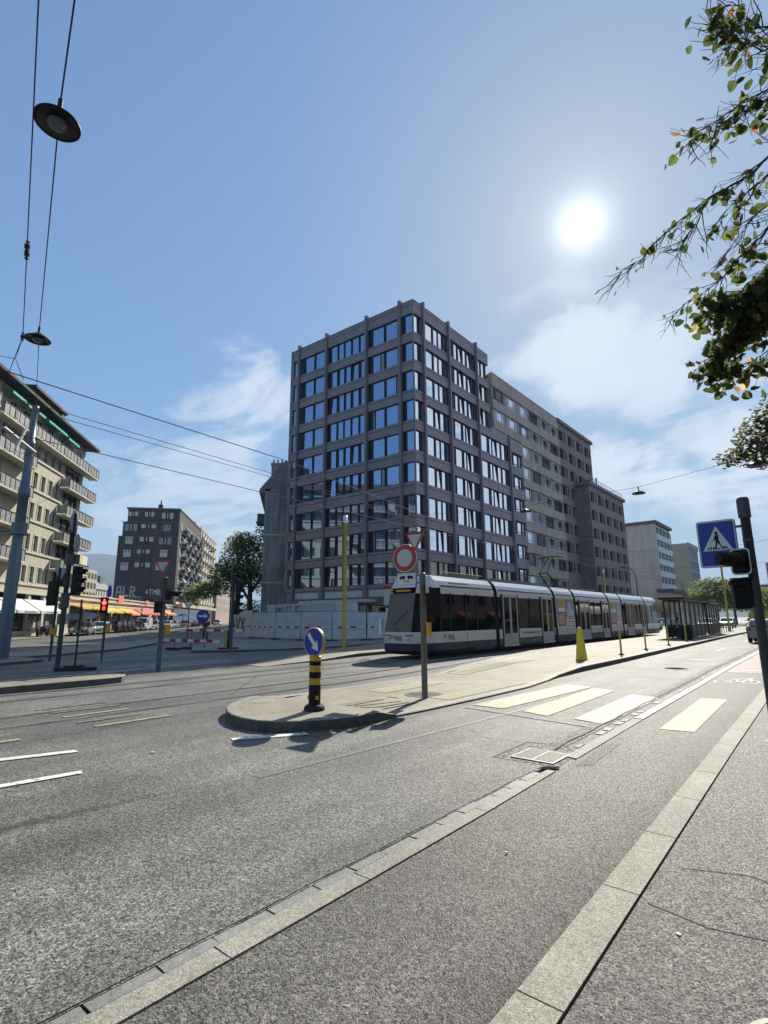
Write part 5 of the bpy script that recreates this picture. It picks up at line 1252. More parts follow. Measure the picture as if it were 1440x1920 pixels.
b.build('striped_panel',[mat('fluorescent yellow',(.36,.38,.06),.5),m_black],t); MB().box(-.24,.26,-.12,.12,.95,1.08).build('cap',mat('pale lamp cap',(.5,.55,.58),.4),t); MB().prism([(-.5,-.25),(.5,-.25),(.5,.25),(-.5,.25)],0,.08).build('weighted_foot',m_rubber,t)
# 10 striped bollard with blue arrow sign on the island nose
t=thing('striped_bollard','black and yellow banded bollard topped by a round blue arrow sign on the island nose','traffic bollard',(-6.64,6.09,.155))
b=MB(); b.lathe([(.17,0),(.17,.05),(.13,.09),(.001,.09)],(0,0,0),20); b.build('base',m_rubber,t)
b=MB()
Z=[(.09,.30,1),(.30,.40,1),(.40,.50,0),(.50,.60,1),(.60,.70,0),(.70,.77,1),(.77,.84,0)]
for z0,z1,k in Z: b.lathe([(.097,z0),(.097,z1)],(0,0,0),24,mi=k)
b.lathe([(.097,.84),(.06,.875),(.03,.88),(.001,.88)],(0,0,0),24,mi=0)
b.build('striped_body',[m_ylw,m_black],t)
b=MB(); 
for a in (R(-140),R(-20)): b.obox((.097*math.cos(a),.097*math.sin(a),.2),(.03,.045,.06),a)
b.build('reflector',mat('orange reflector',(.8,.35,.02),.3),t)
MB().box(-.025,.025,-.02,.02,.86,1.0).build('stem',m_ylw,t)
o=plate_sign(t,circ(.24,36),(0,0,1.06+.0),0,mat('sign rim cream',(.55,.42,.2),.4),th=.05,name='sign_rim',back=m_ylw); o.location.z=1.07+.0
plate_sign(t,circ(.218,36),(0,0,1.07),0,m_blue,off=.052,th=.004,name='sign_plate',back=m_blue); plate_sign(t,arrow_pts(.5,R(-48)),(0,0,1.07),0,m_white,off=.057,th=.003,name='arrow')
# 11 no-entry sign post
m_sgrey=mat('grey pole',(.13,.14,.15),.45,.4,var=.15,vscale=6)
t=thing('sign_post','grey post on the traffic island carrying a round red-bordered sign, yield triangle and vehicle plate','sign post',(-6.47,8.9,.035))
post(t,2.45,.062,m_sgrey); b=MB(); b.lathe([(.066,2.22),(.066,2.47),(.05,2.5),(.001,2.5)],(0,0,0),16); b.build('pole_sleeve',m_sgrey,t)
b=MB(); b.tube([(-.14,-.04,2.2),(-.14,-.04,3.25)],.022,8); b.tube([(-.14,-.04,2.3),(0,0,2.3)],.02,6); b.tube([(-.14,-.04,2.44),(0,0,2.44)],.02,6); b.build('sign_tube',m_galv,t)
yw=R(6)
plate_sign(t,circ(.30,40),(-.37,-.1,2.83),yw,m_white,name='round_sign'); plate_sign(t,circ(.285,40),(-.37,-.1,2.83),yw,m_redp,off=.022,th=.004,name='red_ring'); plate_sign(t,circ(.19,40),(-.37,-.1,2.83),yw,mat('reflective pale grey',(.5,.51,.5),.4),off=.028,th=.003,name='white_centre')
plate_sign(t,rtri(.50),(-.10,-.1,3.2),yw,m_redp,name='yield_sign'); plate_sign(t,rtri(.34,.02),(-.10,-.1,3.195),yw,MATS['reflective pale grey'],off=.022,th=.004,name='yield_sign_centre')
plate_sign(t,rrect(.46,.26,.02),(-.33,-.1,2.38),yw,mat('plate pale',(.52,.52,.5),.45),name='vehicle_plate')
o=plate_sign(t,rrect(.42,.22,.012),(-.33,-.1,2.38),yw,m_white,off=.021,th=.002,name='plate_face')
b=MB()
for x0 in (-.17,.03): 
    b.box(x0,x0+.14,-.002,0,.0,.035); b.box(x0+(.04 if x0<0 else .0),x0+(.13 if x0<0 else .11),-.002,0,.035,.06); 
    for k in (.025,.11): b.tube([(x0+k,-.002,-.008),(x0+k,0,-.008)],.014,8)
for k in range(7): b.box(-.08+k*.024,-.065+k*.024,-.002,0,-.065,-.05)
q=b.build('vehicle_pictogram',m_black,t); q.location=(-.33,-.128,2.39); q.rotation_euler=(0,0,yw)
b=MB(); b.box(-.13,.13,-.09,.09,-.3,.3); b.box(-.15,.15,-.14,-.09,.2,.32); o=b.build('side_signal',m_black,t); o.location=(.26,.1,1.88); o.rotation_euler=(0,0,R(-55))
b=MB(); b.lathe([(.1,0),(.1,.02)],(.0,-.1,0),12,axis='y'); 
b=MB(); b.tube([(.05,.02,2.05),(.2,.08,2.08)],.02,6); b.build('bracket',m_black,t)
b=MB(); b.box(.05,.13,.0,.1,1.2,1.48); b.build('push_button_box',mat('orange yellow box',(.7,.35,.03),.4),t)
# 12 pedestrian crossing sign post at the right edge
t=thing('crossing_sign_post','dark post at the right edge with blue pedestrian crossing sign and two black signal heads','sign post',(-.8,9.0,.05))
post(t,3.05,.062,m_dgrey); MB().lathe([(.08,2.95),(.08,3.2),(.07,3.24),(.001,3.25)],(0,0,0),20).build('pole_cap',m_dgrey,t); MB().lathe([(.066,2.6),(.066,2.64)],(0,0,0),16).build('band_clamp',m_dgrey,t)
yw=R(-4); C=(-.37,-.02,2.6)
plate_sign(t,rrect(.50,.69,.04),C,yw,m_black,name='sign_frame',th=.02); plate_sign(t,rrect(.485,.675,.035),C,yw,m_white,off=.021,th=.003,name='sign_border'); plate_sign(t,rrect(.455,.64,.03),C,yw,m_blue,off=.025,th=.003,name='blue_panel')
plate_sign(t,[(-.19,-.10),(.19,-.10),(0,.26)],C,yw,m_white,off=.0285,th=.002,name='white_triangle')
ped=MB()
def fp(par,pts,nm,m_,off): return plate_sign(par,pts,C,yw,m_,off=off,th=.0015,name=nm,back=m_)
b=MB()
def flat(b,pts,off):
    b.add([(x,-off,z) for x,z in pts],[tuple(range(len(pts)))])
flat(b,[(.0+.022*math.cos(a*.524),.155+.024*math.sin(a*.524)) for a in range(12)],.032)
flat(b,[(-.025,.045),(.02,.05),(.028,.12),(.012,.132),(-.018,.128),(-.03,.09)],.0321)
flat(b,[(-.022,.06),(.025,.055),(.018,-.0),(.05,-.075),(.075,-.08),(.072,-.065),(.052,-.06)[:2],(.036,.0)],.0322)
flat(b,[(-.022,.06),(.01,.055),(.0,-.01),(-.025,-.085),(-.045,-.085),(-.02,-.005)],.0323)
flat(b,[(-.03,.1),(-.02,.105),(-.035,.06),(-.06,.035),(-.066,.045),(-.045,.068)],.0324)
flat(b,[(-.02,-.07),(.03,-.07),(.03,-.082),(-.02,-.082)],.0325)
for x in (-.13,-.095,-.06,.06,.09,.12): flat(b,[(x-.008,-.085),(x+.012,-.085),(x*.82+.01,-.045),(x*.82-.008,-.045)],.0326)
o=b.build('pedestrian_pictogram',m_black,t); o.location=C; o.rotation_euler=(0,0,yw)
b=MB(); b.tube([(0,0,2.83),(-.14,-.01,2.83)],.02,6); b.tube([(0,0,2.4),(-.14,-.01,2.4)],.02,6); b.build('sign_arm',m_dgrey,t)
b=MB(); P=rrect(.28,.37,.06); o=plate_sign(t,P,(-.1,-.13,2.31),R(-25),m_black,th=.03,name='signal_backboard',back=m_black)
b=MB(); 
for i in range(len(P)):
    j=(i+1)%len(P); a=P[i];c=P[j]; k=.88
    b.add([(a[0],-.032,a[1]),(c[0],-.032,c[1]),(c[0]*k,-.032,c[1]*(k+.02)),(a[0]*k,-.032,a[1]*(k+.02))],[(0,3,2,1)])
q=b.build('white_border',m_white,t); q.location=(-.1,-.13,2.31); q.rotation_euler=(0,0,R(-25))
b=MB(); b.tube([(0,.0,.02),(-.02,-.1,.02),(-.22,-.24,.04)],[.085,.1,.095],14); b.tube([(.02,-.02,-.08),(.0,-.1,-.09)],.06,12); q=b.build('signal_visor',m_black,t); q.location=(-.12,-.17,2.31)
b=MB(); b.box(-.105,.105,-.1,.1,-.2,.2); b.box(-.12,.1,-.24,-.1,.17,.2); b.box(-.15,.06,-.18,-.05,.1,.16); b.lathe([(.1,-.22),(.11,-.2)],(0,0,0),8); q=b.build('lower_signal_head',m_black,t); q.location=(-.17,0,1.88); q.rotation_euler=(0,0,R(15))
b=MB(); b.box(-.14,0,-.03,.03,2.07,2.1); b.box(-.14,0,-.03,.03,1.66,1.69); b.build('head_bracket',m_galv,t)
# bollards
def bollard(x,y,label,z=.15,h=.9):
    t=thing('bollard',label,'bollard',(x,y,z),0,'yellow bollards along the platform kerb')
    b=MB(); b.lathe([(.038,.05),(.038,h),(.045,h),(.042,h+.07),(.025,h+.1),(.001,h+.1)],(0,0,0),14); b.build('post',m_ylg,t)
    MB().lathe([(.11,0),(.1,.03),(.055,.06)],(0,0,0),14).build('foot',m_dgrey,t)
for i,(x,y) in enumerate(((-6.62,22.3),(-6.75,26.4),(-6.85,31.2),(-7.05,36.6))):
    bollard(x,y,['slim yellow bollard nearest to us on the platform kerb','slim yellow bollard, second along the platform kerb','slim yellow bollard, third along the platform kerb','slim yellow bollard standing right before the tram shelter'][i])
t=thing('yellow_pylon','stout tapering yellow marker pylon at the start of the platform kerb','marker pylon',(-6.95,18.9,.15))
MB().prism([(-.17,-.17),(.17,-.17),(.17,.17),(-.17,.17)],0,.02).build('foot',m_ylw,t)
b=MB(); v=[(sx*r,sy*r,z) for z,r in ((.02,.15),(1.1,.065)) for sx,sy in ((-1,-1),(1,-1),(1,1),(-1,1))]; b.add(v,[(0,1,5,4),(1,2,6,5),(2,3,7,6),(3,0,4,7),(4,5,6,7)]); b.build('tapered_body',mat('pylon yellow',(.72,.55,.02),.45),t)
# tall yellow poles
for x,y,h,l in ((-18.33,18.66,6.6,'tall yellow-green pole in front of the works fence, left of the tram'),(-16.9,53.6,6.1,'tall yellow pole rising behind the rear of the tram'),(-8.39,64.5,6.8,'tall yellow pole behind the tram shelter on the right')):
    t=thing('yellow_pole',l,'pole',(x,y,.1),0); post(t,h,.11,m_ylg,r1=.09); MB().lathe([(.112,h-.35),(.112,h+.05),(.001,h+.06)],(0,0,0),14).build('pale_cap',m_white,t); MB().box(-.25,.25,-.25,.25,0,.03).build('base_plate',m_dgrey,t)
t=thing('platform_sign','grey timetable board on a thin double post beside the rear yellow pole','information board',(-8.6,56.5,.15))
MB().box(-.5,.5,-.05,.05,2.0,3.0).build('board',m_grback,t); MB().tube([(-.4,0,0),(-.4,0,2.1)],.05,8).build('leg',m_dgrey,t); MB().tube([(.4,0,0),(.4,0,2.1)],.05,8).build('leg',m_dgrey,t)
t=thing('stop_sign_column','pale timetable plate on a post just left of the tram nose','stop sign',(-20.2,24.6,.12)); post(t,3.2,.05,m_galv); plate_sign(t,rrect(.85,.95,.04),(0,-.08,2.75),R(35),mat('plate green white',(.45,.52,.5),.5),name='timetable_plate'); plate_sign(t,rrect(.85,.2,.02),(0,-.08,3.3),R(35),m_redp,name='red_header'); plate_sign(t,rrect(.5,1.1,.03),(-.05,-.08,1.55),R(35),m_white,name='lower_plate')
b=MB()
for i in range(2):
    for j in range(2): b.lathe([(.001,-.02),(.09,-.02),(.09,0)],(-.2+.1*j,-.12,2.95-.3*i-.1*j),10,axis='y')
b.build('line_symbols',m_dgrey,t)
# shelter
sh=thing('tram_shelter','black framed glass tram shelter with striped curved canopy on the right platform','tram shelter',(-8.0,40,.15))
W_=.98; m_shg=bpy.data.materials.new('shelter glass'); m_shg.use_nodes=True; p=m_shg.node_tree.nodes['Principled BSDF']; p.inputs['Base Color'].default_value=(.75,.8,.8,1); p.inputs['Roughness'].default_value=.05; p.inputs['Alpha'].default_value=.28
def shelt(y0,y1):
    f=MB(); 
    for y in [y0+(y1-y0)*i/5 for i in range(6)]:
        for x in (0,-W_): f.box(x-.04,x+.04,y-.04,y+.04,.0,2.62)
    for z in (.85,2.55):
        f.box(-.03,.03,y0,y1,z-.03,z+.03); f.box(-W_-.03,-W_+.03,y0,y1,z-.03,z+.03)
    for y in (y0,y1): f.box(-W_,0,y-.03,y+.03,2.5,2.6)
    f.build('frame',m_black,sh)
    q=MB(); q.box(-.06,.02,y0,y1,.05,.85); q.box(-W_-.02,-W_+.05,y0,y1,.05,.85); q.build('lower_panel',mat('dark panel',(.02,.022,.022),.5),sh)
    q=MB(); q.quad((0,y0,.88),(0,y1,.88),(0,y1,2.5),(0,y0,2.5)); q.quad((-W_,y0,.88),(-W_,y1,.88),(-W_,y1,2.5),(-W_,y0,2.5)); q.quad((-W_,y1,.3),(0,y1,.3),(0,y1,2.5),(-W_,y1,2.5)); q.build('glass_wall',m_shg,sh)
shelt(.7,8.8); shelt(10.6,16.0)
b=MB(); b.box(-W_-.25,.3,.4,10.2,2.66,2.78); b.build('roof',m_black,sh)
b=MB(); b.box(-W_-.1,.15,10.9,16.4,2.62,2.7); b.build('rear_roof',m_black,sh)
b=MB()
for i in range(9): b.box(-.4,.25,1.5+i*.95,2.0+i*.95,2.60,2.655)
for i in range(5): b.box(-.3,.2,11.6+i*.95,12.1+i*.95,2.56,2.615)
b.build('roof_light_slat',m_white,sh)
cv=MB()
for i in range(7):
    for k in range(6):
        a=R(8+k*14);c=R(8+(k+1)*14); r=1.5; y=.35+i*.0
        pass
for k in range(8):
    a=R(k*10);c=R((k+1)*10)
    x0=-W_-.1-.75*math.sin(a);x1=-W_-.1-.75*math.sin(c);z0=2.6-.9*(1-math.cos(a));z1=2.6-.9*(1-math.cos(c))
    cv.add([(x0,.4,z0),(x0,9.6,z0),(x1,9.6,z1),(x1,.4,z1)],[(0,1,2,3)],0)
for k in range(9): cv.box(-W_-.88,-W_-.1,.5+k*1.05,.9+k*1.05,1.68,2.66,1) if False else None
cv.build('curved_canopy',[mat('canopy white',(.6,.6,.58),.5),m_dgrey],sh)
bn=thing('litter_bin','black litter bin at the near end of the tram shelter','litter bin',(-7.6,39.6,.15)); b=MB(); b.lathe([(.34,0),(.38,.1),(.4,.95),(.3,1.0),(.28,.8)],(0,0,0),16); b.build('drum',m_black,bn); MB().lathe([(.41,.93),(.41,1.0)],(0,0,0),16).build('rim',m_galv,bn)
sb=thing('shelter_bench','dark bench inside the tram shelter','bench',(-8.6,44,.15)); MB().box(-.25,.25,-1.5,1.5,.42,.48).build('seat',m_dgrey,sb)
for y in (-1.3,1.3): MB().box(-.2,.2,y-.04,y+.04,0,.42).build('leg',m_dgrey,sb)
for i,(x,y) in enumerate(((-8.1,57.6),(-8.0,59.6),(-7.9,61.6))):
    t=thing('guard_rail',['first low guard rail hoop behind the shelter','second low guard rail hoop behind the shelter','last low guard rail hoop by the rear yellow pole'][i],'guard rail',(x,y,.15),0,'guard rails behind the shelter'); MB().tube([(0,0,0),(0,0,.85),(0,1.2,.85),(0,1.2,0)],.035,8).build('hoop',m_dgrey,t)
# ================================================================ WORKS FENCE
m_sheet=mat('pale fence sheeting',(.5,.54,.58),.75,var=.16,vscale=1.2); m_board=mat('white boards',(.55,.57,.57),.7,var=.12)
def fence_panel(p,q,label,h=2.0,style='sheet',z=.12,band=True):
    p=Vector((*p,0));q=Vector((*q,0)); L=(q-p).length; a=math.atan2(q.y-p.y,q.x-p.x)
    t=thing('fence_panel',label,'fence panel',(p.x,p.y,z),a,'panels of the works fence')
    b=MB(); b.tube([(0,0,0),(0,0,h+.05),(L,0,h+.05),(L,0,0)],.025,6); b.build('frame',m_galv,t)
    s=MB()
    if style=='sheet':
        n=14
        def w_(i,k): return .02*math.sin(i*1.7+k*2.1)+.012*math.sin(i*4.1)
        vs=[];cut=.55 if 'torn' in label else 0
        for k in range(5):
            for i in range(n+1): 
                xx=.06+(L-.12-(cut*k/4 if i==n else 0))*i/n; vs.append((xx,-.03+w_(i,k),.12+(h-.14)*k/4))
        fs=[(k*(n+1)+i,k*(n+1)+i+1,(k+1)*(n+1)+i+1,(k+1)*(n+1)+i) for k in range(4) for i in range(n)]
        s.add(vs,fs,0,True); s.build('sheeting',m_sheet,t)
        b=MB(); 
        for x in [L*i/24 for i in range(1,24)]: b.box(x-.004,x+.004,-.0,.004,.05,h)
        for z_ in (.3,.9,1.5): b.box(0,L,.004,.008,z_,z_+.008)
        b.build('wire_mesh',m_galv,t)
    else:
        for k in range(9): s.box(0,L,-.03-.0,.0,.05+k*.24,.05+k*.24+.21)
        s.box(0,L,.0,.02,.05,2.2); s.build('boards',m_board,t)
    if band:
        b=MB(); b.box(.1,L-.1,-.068,-.062,.88,.97,0)
        for k in range(max(1,int(L/.95))): x=.4+k*.95; b.box(x,x+.42,-.074,-.068,.86,.98,1)
        b.build('striped_tape',[m_white,m_redp],t)
    for x in (0.1,L-.1): MB().prism([(x-.3,-.15),(x+.3,-.15),(x+.3,.15),(x-.3,.15)],-.0,.1).build('concrete_foot',m_dgrey,t)
    return t
FP=[(-43.2,30.6),(-39.6,26.6),(-35.9,26.0),(-31.8,25.1),(-28.9,25.05),(-26.3,25.6),(-25.3,28.0),(-25.6,31.5),(-25.9,35.0)]
lab=['boarded end of the works fence turned towards the left street','white boarded fence panel with large black spray-painted letters','first sheeted fence panel to the right of the black letters','second sheeted fence panel, left of the keep-right sign','third sheeted fence panel, just behind the island sign','short fence panel at the bend beside the tall yellow pole','torn sheeted fence panel right of the tall yellow pole','sheeted fence panel half hidden by the tram nose']
for i in range(8):
    t=fence_panel(FP[i],FP[i+1],lab[i],2.15 if i<2 else 1.95,'board' if i<2 else 'sheet',band=i>1)
    if i==1:
        g_=strokes('4VX',1.05,.16,.2,lambda u,v:(.1+u*1.0,-.045,.55+v)); g_.build('graffiti',m_gb,t)
        b=MB(); b.box(3.0,3.7,-.05,-.04,.9,1.0); b.build('tape',m_redp,t)
# long stacked site boards and container behind the fence
t=thing('site_container','long grey-white corrugated site container with black scribbled graffiti behind the works fence','site container',(-38.6,29.5,.1),math.atan2(-1.2,11))
b=MB(); b.box(0,9.8,0,2.2,0,2.75)
for k in range(5): b.box(0,9.8,-.04,0,2.0+k*.16,2.08+k*.16)
b.build('body',m_sheet,t)
strokes('NW1 TT 1Z',.42,.05,.15,lambda u,v:(1.5+u*1.4,-.05,2.12+v)).build('graffiti',m_gb,t)
MB().box(-.35,-.05,.1,.4,1.7,2.7).build('red_end',m_redp,t); MB().box(-4.5,-.05,.6,1.0,1.6,2.15).build('side_board',m_board,t)
# scaffold along the ground floor
sf=thing('scaffold','light tube scaffold standing along the ground floor of the dark tower behind the works fence','scaffold',(0,0,0))
b=MB()
for i,x in enumerate([-46,-43.5,-41,-38.5,-36,-33.5,-31,-28.9]):
    for y in (36.9,37.9): b.tube([(x,y-SH*0,0),(x,y,3.2 if i%2 else 3.6)],.035,6)
    b.tube([(x,36.9,2.1),(x,37.9,2.1)],.03,6)
for z in (1.1,2.1,3.1): b.tube([(-46,36.9,z),(-28.9,36.9,z)],.03,6)
b.tube([(-36,36.9,1.1),(-31,36.9,3.1)],.025,6); b.tube([(-27.2,38,2.6),(-27.2,46,2.6)],.03,6)
for y in (38,40.5,43,46): b.tube([(-27.2,y,0),(-27.2,y,3.2)],.035,6)
b.build('tubes',m_galv,sf)
b=MB(); b.box(-46,-36,36.9,37.8,2.12,2.18); b.box(-43,-33,36.9,37.9,3.15,3.45); b.box(-44,-39,36.8,37.2,2.2,2.6); b.build('deck',m_board,sf)

# ================================================================ CARS
def make_car(name,label,paint_,loc,rz,L=4.3,Wd=1.78,Hh=1.46,kind='hatch',cat='car',group='cars parked along the left street'):
    t=thing(name,label,cat,loc,rz,group); hw=Wd/2
    m_=paint_
    if kind=='van': prof=[(L*.5,.35),(L*.5,.75),(L*.46,1.0),(L*.33,1.15),(L*.2,1.85),(L*.12,1.95),(-L*.48,1.95),(-L*.5,1.8),(-L*.5,.35)]; beltf=1.1
    else: prof=[(L*.5,.3),(L*.5,.62),(L*.44,.78),(L*.24,.93),(L*.07,Hh-.06),(-L*.08,Hh),(-L*.30,Hh-.06),(-L*.46,1.0 if kind!='suv' else 1.2),(-L*.5,.85),(-L*.5,.32)]
    def wz(z):   # half width at height z
        if z<.9: return hw-(.06 if z<.4 else 0)
        return hw-(z-.9)*(.24 if kind!='van' else .1)
    b=MB(); n=len(prof)
    # rings across the width: outer, shoulder
    vs=[];K=[-1,-.88,.88,1]
    for k in K:
        for x,z in prof:
            w_=wz(z); inset=.06 if abs(k)==1 else 0
            cx=x*(1-.02*abs(k)-(.05 if abs(k)==1 and abs(x)>L*.4 else 0)); vs.append((cx,w_*k,z-(inset if z>Hh-.2 else 0)))
    fs=[]
    for a in range(3):
        for i in range(n):
            j=(i+1)%n; fs.append((a*n+i,a*n+j,(a+1)*n+j,(a+1)*n+i))
    b.add(vs,fs,0,False); b.add(vs[:n],[tuple(range(n-1,-1,-1))][::1],0); b.add(vs[3*n:],[tuple(range(n))],0)
    b.build('body',m_,t)
    # glass
    q=MB(); e=.012
    def gl(p0,p1,f0=.86,f1=.86):
        (x0,z0),(x1,z1)=p0,p1; a0=wz(z0)*f0;a1=wz(z1)*f1
        dx=z1-z0;dz=x0-x1; l=math.hypot(dx,dz); ox,oz=dx/l*e,dz/l*e
        if ox*(1 if x0>0 else -1)<0 and abs(ox)>1e-5: ox,oz=-ox,-oz
        oz=abs(oz)
        q.add([(x0+ox,-a0,z0+oz),(x0+ox,a0,z0+oz),(x1+ox,a1,z1+oz),(x1+ox,-a1,z1+oz)],[(0,1,2,3)])
    if kind=='van':
        gl((L*.32,1.2),(L*.205,1.83)); 
        for s_ in (-1,1): q.add([(L*.28,s_*(wz(1.15)+.02),1.15),(L*.1,s_*(wz(1.15)+.02),1.15),(L*.1,s_*(wz(1.75)+.02),1.75),(L*.17,s_*(wz(1.75)+.02),1.75)],[(0,1,2,3)])
    else:
        gl((L*.23,.95),(L*.08,Hh-.09)); gl((-L*.455,1.04 if kind!='suv' else 1.2),(-L*.31,Hh-.1))
        for s_ in (-1,1):
            for xa,xb,xc,xd in ((L*.19,-L*.05,-L*.05,L*.06),(-L*.07,-L*.27,-L*.24,-L*.07),(-L*.29,-L*.38,-L*.3,-L*.26)):
                q.add([(xa,s_*(wz(.96)+.012),.96),(xb,s_*(wz(.96)+.012),.96),(xc,s_*(wz(Hh-.12)+.03-.01),Hh-.14),(xd,s_*(wz(Hh-.12)+.03-.01),Hh-.14)],[(0,1,2,3),(3,2,1,0)])
    q.build('glass',g_shop,t)
    for sx in (L*.31,-L*.3):
        for s_ in (-1,1):
            w=MB(); w.lathe([(.001,-.1),(.31,-.1),(.33,-.06),(.33,.08),(.29,.1),(.22,.1)],(sx,s_*(hw-.09),.33),18,axis='y' if True else 'x'); o=w.build('wheel',m_rubber,t)
            MB().lathe([(.001,.0),(.2,.0),(.215,-.02)],(sx,s_*(hw+.015),.33),14,axis='y').build('rim',m_galv if s_>0 else m_galv,o)
    for s_ in (-1,1):
        MB().obox((L*.485,s_*(hw-.3),.68 if kind!='van' else .85),(.06,.36,.14),0).build('headlight',m_lampg,t)
        MB().obox((-L*.492,s_*(hw-.2),.85 if kind!='van' else 1.1),(.05,.18,.2 if kind!='van' else .5),0).build('taillight',m_redp,t)
    b=MB(); b.box(L*.495,L*.512,-.45,.45,.42,.56); b.box(L*.496,L*.515,-.26,.26,.46,.55,1); b.build('grille',[m_black,m_white],t)
    for s_ in (-1,1): MB().obox((L*.17,s_*(hw+.06),.98),(.12,.16,.12)).build('mirror',m_black,t)
    return t
m_lampg=mat('headlamp',(.7,.72,.72),.1,.3,coat=1)
cw=mat('white car paint',(.68,.68,.67),.25,coat=.8); ck=mat('black car paint',(.012,.013,.015),.2,coat=1); cg=mat('grey car paint',(.2,.22,.24),.3,.4,coat=.8); cs=mat('silver car paint',(.45,.47,.48),.3,.5,coat=.8); cbl=mat('dark blue car paint',(.02,.03,.08),.25,coat=1); cred=mat('maroon paint',(.2,.02,.02),.3,coat=.8)
def S2(s,c,z=.0): v=U*s+V*c; return (v.x,v.y,z)
AZ=math.atan2(-U.y,-U.x)     # nose towards us
cars=[(62.2,-22.0,ck,'hatch','black hatchback parked first in the row behind the tall signal post',0.0),(67.8,-22.2,cw,'hatch','white hatchback parked between the black hatchback and the motorcycles',0),
 (81.5,-22.2,ck,'suv','black estate car parked in front of the white van',0),(86.8,-22.3,cw,'van','white delivery van parked in front of the red awning',0),(93.5,-22.4,cs,'suv','pale silver car parked directly behind the white van',0),
 (103,-22.4,cw,'hatch','white car parked behind the yield sign pole',0),(108.6,-22.4,cs,'hatch','silver-white compact car right of the yield sign pole',0),(119,-22.2,cg,'hatch','grey car parked under the canopy of the dark house',0),
 (136,-21.5,ck,'suv','dark car far down the left street beyond the blue arrow sign',0),(148,-19.5,cs,'suv','silver car with blue windscreen at the far end of the left street',0.1)]
for s_,c_,p_,k_,l_,dr in cars:
    make_car('parked_van' if k_=='van' else 'parked_car',l_,p_,S2(s_,c_,.01),AZ+dr+ (0.12 if s_<70 else 0),kind=k_,cat='van' if k_=='van' else 'car',L=4.6 if k_=='van' else 4.2,Hh=1.46 if k_!='suv' else 1.58)
# cars behind the tram on the right street
rc=[(-19.4,60,cs,'oncoming silver car glinting just behind the tram rear'),(-17.6,72,cw,'white car queued behind the silver one, seen through the shelter'),(-19.6,84,ck,'dark car in the queue seen left of the shelter'),(-12.2,76,cg,'grey car on the tracks lane beyond the shelter'),(-12.5,95,cs,'silver car further back beyond the shelter')]
for x,y,p_,l_ in rc: make_car('car',l_,p_,(x,y,.15 if x<-16.1 and y<66 else .01),-PI/2,group='cars in the far queue')
for i,(x,y,p_) in enumerate(((-9.5,98,cs),(-9.2,106,ck),(-8.6,114,cg),(-8.0,122,cbl),(-7.6,131,ck),(-10.8,120,cw),(-10.2,132,cs),(-7.0,141,ck))):
    make_car('car',['silver car right behind the tall rear yellow pole','black car, second right of the rear yellow pole','grey car in the middle of the distant row','dark blue car in the distant row','black car near the end of the distant row','white car in the far left lane of the distant row','silver car behind the white one in the distant row','dark car farthest away in the distant row'][i],p_,(x,y,.01),-PI/2+.05,group='cars in the far row')
make_car('car','dark car half hidden behind the crossing sign pole at the right edge',cg,(-3.4,41.5,.01),PI/2,L=4.4,group='cars at the right edge')
make_car('delivery_van','yellow roofed van behind the dark car at the right edge',mat('yellow van paint',(.6,.45,.05),.35),(-3.9,49,.01),PI/2,L=5.2,Wd=1.95,kind='van',cat='van',group='cars at the right edge')
# ---- motorcycles and scooters
def make_moto():
    t=thing('motorcycle','motorcycle','motorcycle',(0,0,0),0,'motorcycles parked side by side')
    for x in (.65,-.6):
        w=MB(); 
        ringp=[(x+.28*math.cos(a),0,.31+.28*math.sin(a)) for a in [2*PI*i/14 for i in range(15)]]; w.tube(ringp,.05,6,cap=False); o=w.build('wheel',m_rubber,t)
        q=MB(); q.tube([(x,-.03,.31),(x,.03,.31)],.19,12); q.build('rim',m_galv,o)
    b=MB(); b.hprism([(.2,.35),(.35,.75),(.25,.95),(-.1,.9),(-.55,.85),(-.85,.9),(-.8,.7),(-.4,.5),(-.25,.3)],-.14,.14); b.build('body',m_mp,t)
    MB().hprism([(.02,.9),(-.7,.92),(-.72,.84),(.0,.82)],-.15,.15).build('seat',m_black,t)
    b=MB(); b.tube([(.65,.0,.31),(.42,0,1.0)],.035,6); b.tube([(.38,-.36,1.08),(.42,0,1.02),(.38,.36,1.08)],.018,6); b.build('fork_and_bars',m_chrome,t)
    b=MB(); b.add([(.5,-.17,1.0),(.5,.17,1.0),(.36,.13,1.42),(.36,-.13,1.42)],[(0,1,2,3)]); b.build('windscreen',mat('windscreen',(.6,.65,.68),.1),t)
    b=MB(); b.obox((.52,0,.85),(.1,.2,.16)); b.build('headlight',m_lampg,t); return t
m_mp=cred; mo=make_moto(); mo.location=S2(72.2,-21.6); mo.rotation_euler=(0,0,AZ+.7); mo['label']='maroon motorcycle nearest in the parked row, right of the red pedestrian light'
for i in range(6):
    dup(mo,S2(73.2+i*1.0,-21.7+(i%2)*.2),AZ+.7+.1*math.sin(i*2),['second motorcycle in the parked row','third motorcycle in the parked row','fourth motorcycle in the parked row','fifth motorcycle in the parked row','sixth motorcycle, standing next to the black estate car','last motorcycle in the row, its nose behind the black estate car'][i])
dup(mo,S2(55.5,-23.6,.12),AZ+.5,'scooter parked on the pavement left of the tall signal post')
dup(mo,S2(56.8,-23.6,.12),AZ+.8,'scooter half hidden by the tall signal post')
for i in range(3): dup(mo,S2(124+i*1.6,-21.6),AZ+.6,['motorcycle far down the street left of the blue arrow sign','motorcycle just behind the blue arrow sign','motorcycle under the canopy farthest from us'][i])
t=thing('concrete_block','pale concrete block standing on the pavement at the foot of the tall signal post','concrete block',S2(57.5,-22.7,.12),RZ2)
MB().box(-.9,.9,-.35,.35,0,1.0).build('body',mat('block cream',(.55,.53,.45),.8,var=.1),t); MB().box(-.95,.95,-.4,.4,1.0,1.08).build('top_slab',m_trim,t)
